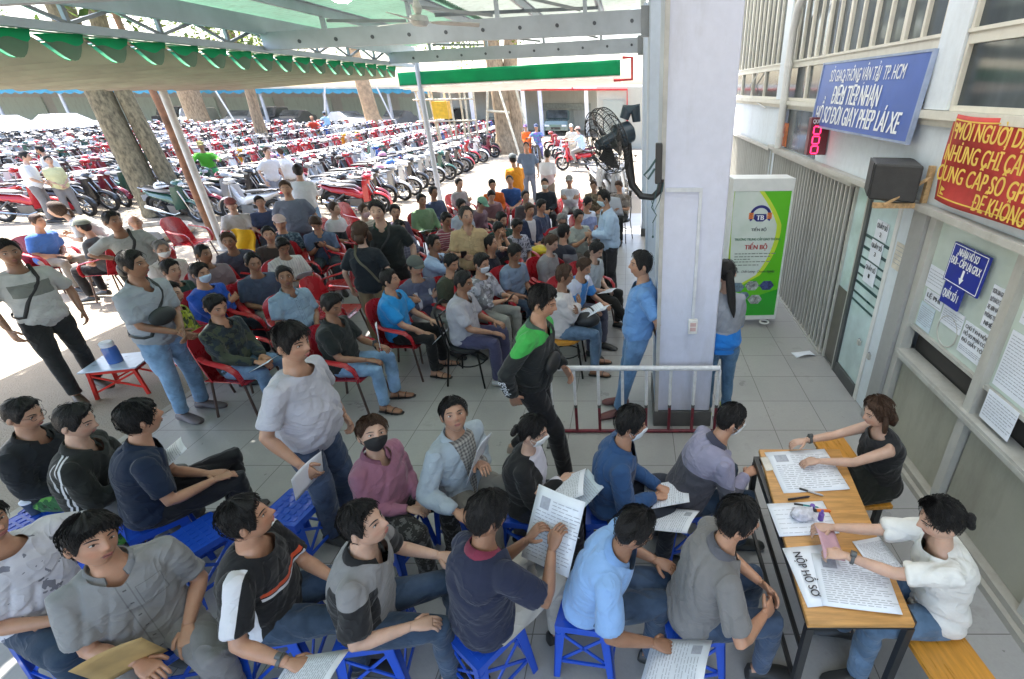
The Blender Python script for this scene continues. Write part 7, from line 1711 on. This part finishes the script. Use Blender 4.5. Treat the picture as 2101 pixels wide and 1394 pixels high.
# people on motorbikes and behind
def rider(key,u,v,lab,face,**k):
    return P_(key,u,v,lab,face,'sit',chair='bike',hands='bars',lean=8,kneeR=(0.19,0.36,0.74),ankR=(0.17,0.22,0.36),kneeL=(-0.19,0.36,0.74),ankL=(-0.17,0.22,0.36),**k)
rider('r1',1100,262,'rider in teal and violet shirt on a motorbike in the sunny lane',-85,shirt=T((0.10,0.20,0.42),'camo',(0.24,0.16,0.45),(0.10,0.40,0.42)),trousers=T((0.22,0.20,0.48)),cap=(0.05,0.07,0.14))
rider('r2',1186,268,'rider in pale blue shirt on the red motorbike at the right',170,shirt=T((0.42,0.54,0.78)),trousers=T(GREY),cap=(0.5,0.3,0.25))
rider('r3',640,244,'rider in red jacket and yellow trousers far back',-60,shirt=T((0.60,0.06,0.03)),sleeve='long',trousers=T((0.60,0.36,0.03)),cap=(0.45,0.24,0.14))
rider('r4',665,234,'rider in sky blue shirt beside the red jacket rider far back',160,shirt=T((0.36,0.56,0.72)),trousers=T((0.10,0.25,0.62)),cap=(0.08,0.12,0.16))
rider('r5',412,300,'rider in leaf green jacket among the motorbikes beside the pale post',-55,shirt=T((0.10,0.42,0.04)),sleeve='long',trousers=T((0.05,0.30,0.10)),cap=(0.40,0.34,0.12))
P_('r6',1078,262,'person in orange jacket just behind the violet shirt rider',-100,'stand',s=0.95,hands='front',shirt=T((0.75,0.14,0.02)),sleeve='long',trousers=T((0.6,0.12,0.02)),cap=(0.30,0.18,0.35))
# ---- things held, hung or laid by people
FULL = dict(w=0.21,h=0.297)
held_paper(IN['navy'],None,'clear plastic sleeve with a licence form in the hands of the navy polo man',0.30,0.40,58,12,(0.0,0.10,0.02),mat('plastic_sleeve',(0.72,0.76,0.82),0.12,0,0.06),9,True,'document','plastic_sleeve')
held_paper(IN['striped'],1,'printed sheet held down by the man with the wrist watch',0.24,0.32,16,-14,(0.10,0.10,0.0),lines=10)
held_paper(IN['envel'],1,'worn brown paper envelope held by the frowning man',0.22,0.32,62,-10,(0.03,0.04,0.09),mat('brown_envelope',(0.45,0.30,0.12),0.7,0,0.2),0,False,'envelope','envelope')
held_paper(IN['track'],None,'open white form in front of the man in the track jacket',0.21,0.29,28,25,(0.10,0.16,0.06),lines=10)
held_paper(IN['palet'],1,'folded white sheet hanging in the hand of the pale tee man',0.26,0.17,78,0,(0.02,0.05,-0.06),lines=3)
held_paper(IN['denimj'],-1,'white form leaning at the chest of the denim jacket man',0.21,0.29,66,20,(0.02,0.02,0.06),lines=8)
held_paper(IN['blazer'],None,'stack of white papers in the hands of the woman in black blazer',0.24,0.30,24,8,(0.04,0.12,0.0),lines=10)
held_paper(IN['blazer'],1,'blue tinted form slipping out under the blazer woman papers',0.21,0.28,30,40,(0.08,0.14,-0.03),mat('pale_blue_paper',(0.60,0.70,0.78),0.6,0,0.1),lines=8)
held_paper(IN['bluejkt'],None,'form on the lap of the man in the blue hooded jacket',0.22,0.30,14,-4,(0.0,0.06,-0.02),lines=10)
held_paper(IN['bluejkt'],1,'second form sliding off the knee of the blue jacket man',0.21,0.29,20,-30,(0.14,0.10,-0.06),lines=8,photo=True)
held_paper(IN['skypolo'],1,'plastic folder dangling from the hand of the light blue polo man',0.24,0.33,24,-10,(0.06,0.12,-0.03),mat('plastic_sleeve',(0.72,0.76,0.82),0.12,0,0.06),8,True,'folder','plastic_folder')
held_paper(IN['m12'],-1,'rolled newspaper upright in the hand of the young man in black tee',0.10,0.30,84,30,(0.03,0.05,0.10),lines=7)
held_paper(IN['m10'],1,'white form in the hand of the camouflage jacket man',0.21,0.28,25,0,(0.0,0.12,0.0),lines=6)
held_paper(IN['m38'],1,'grey folded newspaper hanging from the azure polo man hand',0.12,0.34,40,0,(0.0,0.16,-0.06),mat('newsprint',(0.46,0.45,0.48),0.8,0,0.2),8)
held_paper(IN['m35'],None,'big white sheet at the far right chair',0.36,0.46,62,0,(0.0,0.08,0.05),lines=5)
held_paper(IN['clerkwht'],None,'pink clutch of cards in the hands of the clerk in white',0.20,0.11,8,0,(0.0,0.04,-0.02),mat('pink_case',(0.50,0.30,0.36),0.5),0,False,'case','card_case')
hbag = IN['m45']; c = hbag['root']+hbag['Rz'] @ Vector((0.02,0.30,0.66)); o = empty('handbag',c,0.1,'soft black handbag on the lap of the cream jacket person','handbag')
b = B(); b.ell((0,0,0),(0.15,0.10,0.09),16,10); b.build('bag_body', mat('black_leather',(0.02,0.02,0.022),0.4,0,0.2,8), o); b = B(); b.torus((0,0,0.08),0.08,0.009,'y',18,6,None,0,math.pi); b.build('strap', M_black, o)
p = at_z(1105,515,0.62); o = empty('yellow_bag',p,0.2,'yellow plastic bag lying between the waiting people','bag'); b = B(); b.ell((0,0,0),(0.24,0.14,0.08),18,10)
b.v = [(x*(1+0.25*noise.noise(Vector((x*12,y*12,z*12)))),y,z*(1+0.5*noise.noise(Vector((x*9+5,y*9,z*9))))) for x,y,z in b.v]; b.build('film', mat('yellow_film',(0.60,0.46,0.01),0.35,0,0.2,9), o)
p = at_z(505,500,0.55); o = empty('yellow_jacket',p,0.2,'yellow jacket hung over a chair behind the dark slate polo man','jacket'); b = B(); b.grid(lambda u,v: (-0.16+0.32*u+0.03*math.sin(7*v), 0.03*math.sin(9*u+3*v), 0.25-0.5*v+0.02*math.sin(5*u)), 12, 12, thick=0.03); b.build('fabric', mat('yellow_cloth',(0.72,0.42,0.01),0.8,0,0.15), o)
p = at_z(825,515,0.75); o = empty('backpack',p,0.4,'round black backpack between the man in black polo and the cap wearer','backpack'); b = B(); b.ell((0,0,0),(0.17,0.13,0.22),16,12); b.build('bag_body', mat('black_nylon',(0.025,0.025,0.028),0.7,0,0.3,10), o); b = B(); b.torus((0,0,0.20),0.05,0.009,'y',14,6); b.build('handle', M_black, o)

phone(IN['m14'],1,'black phone in the hands of the man in dusty blue shirt'); phone(IN['m33'],1,'black phone held up by the man in pale green tee'); phone(IN['tan'],1,'black phone in the right hand of the tan shirt man'); phone(IN['m40'],1,'black phone in the hands of the masked person in grey pattern')
held_paper(IN['m13'],None,'white leaflet read by the white striped shirt man',0.20,0.26,35,0,(0,0.08,0.03),lines=5)
held_paper(IN['m45'],1,'white form beside the lap bag of the cream jacket person',0.20,0.26,20,20,(0.05,0.16,-0.05),lines=5)
held_paper(IN['m22'],1,'striped white and blue folder on the lap of the sage green shirt man',0.24,0.30,10,0,(0.04,0.05,0.04),lines=4)
held_paper(IN['m46'],1,'white sheet between the knees of the blue and white jersey man',0.20,0.27,20,10,(-0.1,0.05,-0.02),lines=5)
held_paper(IN['m47'],1,'white sheet in the lap of the boy in pale blue tee',0.20,0.27,14,0,(0.0,0.05,0.0),lines=5)
held_paper(IN['m31c'],1,'white sheet held by the dark blue tee man right of the brown haired man',0.20,0.27,30,0,(0.0,0.06,0.02),lines=5)
# ================================================================== MOTORBIKES
BCOL = {'white':(0.70,0.71,0.72),'black':(0.03,0.03,0.033),'red':(0.46,0.02,0.03),'silver':(0.36,0.37,0.38),'blue':(0.04,0.10,0.34),'dark green':(0.03,0.10,0.07),'maroon':(0.20,0.02,0.035),'yellow':(0.65,0.36,0.02)}
M_tyre = mat('tyre_rubber',(0.022,0.022,0.022),0.8); M_rim = mat('alloy_rim',(0.34,0.34,0.34),0.35,0.7); M_seatb = mat('bike_seat_vinyl',(0.06,0.055,0.05),0.35,0,0.2,6)
M_chrome = mat('bike_chrome',(0.45,0.45,0.45),0.2,0.9); M_eng = mat('engine_grey',(0.14,0.14,0.14),0.5,0.5); M_lens = mat('lamp_lens',(0.62,0.64,0.66),0.1); M_tail = mat('tail_lamp_red',(0.45,0.02,0.02),0.2); M_plate = mat('plate_white',(0.7,0.7,0.68),0.5)
def bikepaint(c): return mat('bike_paint_'+c, BCOL[c], 0.22, 0.05, 0.06, 3, coat=0.5)
def bike_parts(lod=0):
    """list of (name, parent name or None, MB, material key)"""
    out = []
    n = (22,14,9)[lod]; m = (8,6,4)[lod]
    for nm, y in (('front',0.63),('rear',-0.60)):
        t = MB(); t.torus((0,y,0.285),0.24,0.045 if nm == 'front' else 0.052,'x',n,m); out.append(('wheel',nm,t,'tyre'))
        r = MB(); r.torus((0,y,0.285),0.195,0.014,'x',n,4); r.lathe([(0,-0.05),(0.045,-0.05),(0.05,0.05),(0,0.05)],(0,y,0.285),'x',8)
        for k in range(5):
            a = 2*math.pi*k/5; r.bar((0,y+0.04*math.cos(a),0.285+0.04*math.sin(a)),(0,y+0.19*math.cos(a),0.285+0.19*math.sin(a)),0.02,0.03,(1,0,0))
        out.append(('rim',nm,r,'rim'))
    b = MB()
    def ring(y, z, w, h, k=8): return [(w*math.cos(2*math.pi*j/k), y, z+h*math.sin(2*math.pi*j/k)) for j in range(k)]
    b.loft([ring(*q,k=10) for q in ((-0.86,0.74,0.03,0.02),(-0.78,0.72,0.075,0.05),(-0.55,0.64,0.115,0.09),(-0.25,0.60,0.125,0.10),(0.02,0.55,0.11,0.12),(0.18,0.46,0.085,0.11),(0.30,0.52,0.07,0.10),(0.40,0.70,0.065,0.10),(0.45,0.84,0.055,0.05))])
    out.append(('fairing',None,b,'paint'))
    g = MB(); g.grid(lambda u,v: ((u-0.5)*0.40*(1-0.35*v**2), 0.40+0.055*v+0.12*(2*u-1)**2*-1+0.03, 0.36+0.54*v), 8, 6, thick=0.014); out.append(('leg_shield',None,g,'paint'))
    f = MB()
    f.grid(lambda u,v: ((v-0.5)*0.13, 0.63+0.315*math.cos(R(-5+165*u))*1.0, 0.285+(0.315-0.05*(2*v-1)**2)*math.sin(R(-5+165*u))), 12, 4, thick=0.006); out.append(('front_fender',None,f,'paint'))
    f = MB(); f.grid(lambda u,v: ((v-0.5)*0.14, -0.60-0.33*math.cos(R(-10+100*u)), 0.285+0.33*math.sin(R(-10+100*u))), 8, 3, thick=0.006); out.append(('rear_fender',None,f,'engine'))
    s = MB(); s.loft([ring(*q) for q in ((-0.80,0.80,0.05,0.02),(-0.70,0.80,0.10,0.035),(-0.35,0.77,0.13,0.04),(-0.10,0.75,0.12,0.04),(0.06,0.73,0.07,0.035),(0.10,0.71,0.03,0.02))]); out.append(('seat',None,s,'seat'))
    c = MB(); c.loft([ring(*q,k=10) for q in ((0.36,0.97,0.06,0.04),(0.44,0.985,0.11,0.07),(0.53,0.97,0.115,0.08),(0.59,0.95,0.08,0.06),(0.61,0.95,0.03,0.03))]); out.append(('handlebar_cowl',None,c,'paint'))
    h = MB(); h.ell((0,0.595,0.945),(0.075,0.025,0.05),10,6); out.append(('headlight',None,h,'lens'))
    hb = MB(); hb.tube([(-0.34,0.30,1.0),(-0.2,0.40,0.99),(0,0.44,0.97),(0.2,0.40,0.99),(0.34,0.30,1.0)],[0.017,0.012,0.012,0.012,0.017],6); out.append(('handlebar',None,hb,'seat'))
    for sx in (-1,1):
        mr = MB(); mr.tube([(sx*0.24,0.37,1.0),(sx*0.30,0.40,1.14)],0.006,4); mr.ell((sx*0.31,0.40,1.17),(0.05,0.012,0.035),8,6); out.append(('mirror',None,mr,'seat'))
    fk = MB()
    for sx in (-1,1): fk.tube([(sx*0.065,0.46,0.80),(sx*0.075,0.63,0.285)],0.018,6)
    out.append(('fork',None,fk,'chrome'))
    e = MB(); e.box(-0.11,0.11,-0.12,0.22,0.22,0.42); e.tube([(0,0.15,0.30),(0,0.34,0.34)],0.07,8); e.tube([(-0.09,-0.1,0.3),(-0.08,-0.6,0.285)],0.045,6); e.tube([(0.11,-0.2,0.55),(0.11,-0.58,0.30)],0.022,6); e.tube([(-0.11,-0.2,0.55),(-0.11,-0.58,0.30)],0.022,6); e.bar((-0.1,-0.02,0.2),(-0.2,0.02,0.03),0.02,0.02); e.bar((0.1,-0.02,0.2),(0.17,0.0,0.03),0.02,0.02); out.append(('engine',None,e,'engine'))
    x = MB(); x.tube([(0.10,0.25,0.26),(0.12,0.05,0.20),(0.14,-0.2,0.24),(0.15,-0.35,0.27),(0.16,-0.80,0.36)],[0.018,0.018,0.022,0.045,0.048],8); out.append(('exhaust',None,x,'chrome'))
    t = MB(); t.ell((0,-0.865,0.72),(0.07,0.02,0.03),8,5); out.append(('tail_light',None,t,'tail'))
    p = MB(); p.box(-0.095,0.095,-0.90,-0.892,0.48,0.62); out.append(('number_plate',None,p,'plate'))
    gr = MB(); gr.tube([(-0.11,-0.52,0.78),(-0.12,-0.80,0.83),(0,-0.90,0.84),(0.12,-0.80,0.83),(0.11,-0.52,0.78)],0.011,5); out.append(('grab_rail',None,gr,'chrome'))
    return out
MK = {'tyre':M_tyre,'rim':M_rim,'seat':M_seatb,'chrome':M_chrome,'engine':M_eng,'lens':M_lens,'tail':M_tail,'plate':M_plate}
_bp = {}
def bike_full(c):
    if c not in _bp:
        o = empty('motorbike'); par = {}
        for nm, pr_, mb, k in bike_parts(0 if True else 1):
            m = bikepaint(c) if k == 'paint' else MK[k]
            if nm == 'rim': mb.build('rim', m, par[pr_])
            else:
                q_ = mb.build(nm, m, o)
                if nm == 'wheel': par[pr_] = q_
        _bp[c] = o; return o
    return clone(_bp[c])
_bs = {}
def bike_single(c, lod=1):
    key = (c, lod)
    if key not in _bs:
        b = MB(); keys = ['paint']+list(MK)
        for nm, pr_, mb, k in bike_parts(lod): b.merge(mb, None, keys.index(k))
        _bs[key] = b.mesh('motorbike', [bikepaint(c)]+[MK[k] for k in keys[1:]])
    o = bpy.data.objects.new('motorbike', _bs[key]); COL.objects.link(o); return o
ORD = ['first','second','third','fourth','fifth','sixth','seventh','eighth','ninth','tenth','eleventh','twelfth','thirteenth','fourteenth','fifteenth','sixteenth','seventeenth','eighteenth','nineteenth','twentieth','twenty-first','twenty-second','twenty-third','twenty-fourth','twenty-fifth','twenty-sixth','twenty-seventh','twenty-eighth','twenty-ninth','thirtieth']
rng = random.Random(11)
names = ['white','black','red','silver','blue','dark green','maroon','yellow']; wts = [15,26,26,13,2,4,13,1]
spots = []
for row in range(15):
    x = -7.55-1.9*row; n = 0; y = (13.2 if row == 0 else 12.3)+rng.uniform(0,0.4)
    if row >= 2: y = 12.4+rng.uniform(0,0.5)
    ymax = 27.0 if row == 0 else 40.0
    while y < ymax:
        if not (rng.random() < 0.04): spots.append((row, x+rng.uniform(-0.2,0.2), y, (0 if row % 2 == 0 else 180)+(rng.uniform(-8,8) if row == 0 else rng.uniform(-17,17))))
        y += rng.uniform(0.52,0.70)
def blocked(x, y):
    for (tx, ty, r) in ((-13.0,13.3,0.95),(-21,30,0.8),(-9.35,10.75,0.5),(-19.9,41.8,1.3),(-6.3,27.6,1.6),(-34.5,42.5,1.6)):
        if (x-tx)**2+(y-ty)**2 < r*r: return True
    for k in ('w1','w2','w3','w4','w5','r5','r3','r4','paleback','slate'):
        if k in IN and (x-IN[k]['root'].x)**2+(y-IN[k]['root'].y)**2 < 0.55**2: return True
    return False
def visible(x, y):
    u = CX+FPX*x/(y*cp+(CAMH-0.5)*sp); return u > -40
spots = [q_ for q_ in spots if visible(q_[1],q_[2]) and not blocked(q_[1],q_[2])]
spots.sort(key=lambda q_: q_[1]**2+q_[2]**2+CAMH**2)
NIND, NFULL = 272, 64
ind = spots[:NIND]; rest = spots[NIND:]
cnt = {}; order = sorted(range(len(ind)), key=lambda i: (ind[i][0], ind[i][2]))
lab = {}; cols = {}
for i in order:
    row = ind[i][0]; c = rng.choices(names, wts)[0]; cols[i] = c; k = cnt.get((row,c),0); cnt[(row,c)] = k+1
    lab[i] = '%s %s motorbike from the near end of the %s parked row' % (ORD[min(k,29)], c, ORD[row])
for i, (row, x, y, a) in enumerate(ind):
    o = bike_full(cols[i]) if i < NFULL else bike_single(cols[i])
    o.location = (x, y, -0.03); o.rotation_euler = (0, R(rng.uniform(5,8)), R(a-90)); tag(o, lab[i], 'motorbike', 'motorbikes parked in rows')
# the far ones nobody could single out: one mass
mass = MB(); keys = ['paint']+list(MK); cl = ['white','black','red','silver','blue']
mats = [bikepaint(c) for c in cl]+[MK[k] for k in keys[1:]]
proto = MB()
for nm, pr_, mb, k in bike_parts(2):
    if nm in ('rim','mirror','grab_rail','number_plate','exhaust'): continue
    proto.merge(mb, None, 0 if k == 'paint' else len(cl)-1+keys.index(k))
pv = np.array(proto.v)
for (row, x, y, a) in rest:
    ci = rng.choices(range(5), [16,31,34,16,3])[0]; ang = R(a-90); c_, s_ = math.cos(ang), math.sin(ang)
    q_ = pv.copy(); X = q_[:,0]+q_[:,2]*0.10; Y = q_[:,1]; vs = np.stack([x+X*c_-Y*s_, y+X*s_+Y*c_, q_[:,2]-0.03],1).tolist()
    o0 = len(mass.v); mass.v.extend(vs); mass.f.extend([tuple(i+o0 for i in f) for f in proto.f]); mass.m.extend([ci if m == 0 else m for m in proto.m])
if rest: tag(mass.build('motorbike_mass', mats), 'sea of far parked motorbikes at the back of the yard', 'motorbikes', kind='stuff')
# singles in the lane on the right and under the riders
def lone(x, y, a, c, label, full=False):
    o = bike_full(c) if full else bike_single(c); o.location = (x,y,-0.03); o.rotation_euler = (0,R(4),R(a-90)); tag(o, label, 'motorbike', 'motorbikes in the lane'); return o
for i,(u,v,c,a,l) in enumerate(((1150,312,'red',172,'red motorbike farthest back of the group left of the wall fan'),(1160,320,'red',175,'red motorbike in the middle of the group left of the wall fan'),(1172,328,'white',178,'white motorbike in the group left of the wall fan'),(1182,338,'maroon',180,'maroon motorbike nearest the seats in the group left of the wall fan'))):
    p = at_z(u,v,0); lone(p.x,p.y,a,c,l)
for (u,v,c,a,l) in ((1232,400,'white',-70,'white motorbike right below the wall fan cage'),(1265,412,'silver',-75,'silver motorbike beside the pale pillars behind the fan'),(1285,395,'white',-80,'white motorbike squeezed against the rear pillar'),(1258,372,'black',-70,'black motorbike deepest behind the wall fan')):
    p = at_z(u,v,0); lone(p.x,p.y,a,c,l,True)
for k,c,a,l in (('r1','black',-85,'black motorbike under the rider in teal and violet'),('r2','red',170,'red motorbike under the rider in pale blue'),('r3','silver',-60,'silver motorbike under the red jacket rider'),('r4','blue',160,'blue motorbike under the sky blue rider'),('r5','dark green',-55,'dark green motorbike under the leaf green rider')):
    r_ = IN[k]['root']; f_ = Vector((math.cos(R(a)),math.sin(R(a)),0)); lone(r_.x+f_.x*0.22, r_.y+f_.y*0.22, a, c, l)
# helmets left on mirrors and seats of the near rows
hc_ = [('white',(0.7,0.7,0.7)),('red',(0.5,0.03,0.03)),('black',(0.03,0.03,0.03)),('pink',(0.6,0.25,0.35)),('blue',(0.05,0.15,0.45))]
def helmet_mesh():
    b = MB(); b.grid(lambda u,v: (0.125*math.cos(2*math.pi*u)*math.cos(R(-12+100*v)*0.98),0.145*math.sin(2*math.pi*u)*math.cos(R(-12+100*v)*0.98),0.125*math.sin(R(-12+100*v)*0.98)),18,8,thick=0.012); b.grid(lambda u,v: ((u-0.5)*0.2,0.12+0.07*v-0.05*(2*u-1)**2,0.02-0.02*v),6,3,thick=0.005); return b
hm = {}
for i in range(2, 62, 3):
    row, x, y, a = ind[i]; nm, c = hc_[i % 5]
    f_ = Vector((math.cos(R(a)),math.sin(R(a)),0))
    if nm not in hm: hm[nm] = helmet_mesh().mesh('helmet',[mat('helmet_'+nm,c,0.25,0,0.05,coat=0.5)])
    o = bpy.data.objects.new('helmet', hm[nm]); COL.objects.link(o); o.location = (x-f_.x*0.3, y-f_.y*0.3, 0.80); o.rotation_euler = (R(4),R(3),R(a-90+20))
    tag(o, '%s helmet on the seat of the %s' % (nm, lab[i].replace(' from the near end of the',' of the').replace(' parked','')), 'helmet', 'helmets on motorbikes')
# ================================================================== LIGHT, CAMERA, FINISH
finish_people()
finish_text()
SUN_EL, SUN_AZ = 60.0, 140.0     # degrees; azimuth counter-clockwise from +x (sun stands ahead to the left)
w = bpy.data.worlds.new('World'); scene.world = w; w.use_nodes = True; nt = w.node_tree; bg = nt.nodes['Background']
sky = nt.nodes.new('ShaderNodeTexSky'); sky.sky_type = 'NISHITA'; sky.sun_disc = False; sky.sun_elevation = R(SUN_EL); sky.sun_rotation = R(90-SUN_AZ)
sky.air_density = 1.0; sky.dust_density = 3.0; sky.ozone_density = 1.0
nt.links.new(sky.outputs[0], bg.inputs['Color']); bg.inputs['Strength'].default_value = 0.15
sun = bpy.data.lights.new('sun','SUN'); sun.energy = 3.8; sun.angle = R(0.55); sun.color = (1,0.95,0.87)
so = bpy.data.objects.new('sun', sun); COL.objects.link(so)
dv = Vector((math.cos(R(SUN_EL))*math.cos(R(SUN_AZ)), math.cos(R(SUN_EL))*math.sin(R(SUN_AZ)), math.sin(R(SUN_EL))))
so.rotation_euler = dv.to_track_quat('Z','Y').to_euler(); so.location = (-10,20,30)
cam = bpy.data.cameras.new('camera'); co = bpy.data.objects.new('camera', cam); COL.objects.link(co)
cam.sensor_width = 36; cam.lens = 36*FPX/2101; cam.shift_x = -(CX-1050.5)/2101; cam.shift_y = 0.0; cam.clip_end = 600; cam.clip_start = 0.05
co.location = (0,0,CAMH); co.rotation_euler = (R(90)-PITCH, 0, 0); scene.camera = co
scene.view_settings.view_transform = 'Standard'; scene.view_settings.look = 'None'; scene.view_settings.exposure = 2.4; scene.view_settings.gamma = 1.0
try: scene.view_settings.use_curve_mapping = False
except Exception: pass
scene.render.engine = 'CYCLES'; scene.cycles.use_denoising = True; scene.cycles.max_bounces = 8; scene.cycles.diffuse_bounces = 5; scene.cycles.transparent_max_bounces = 8
scene.cycles.sample_clamp_indirect = 6.0; scene.cycles.caustics_reflective = False; scene.cycles.caustics_refractive = False
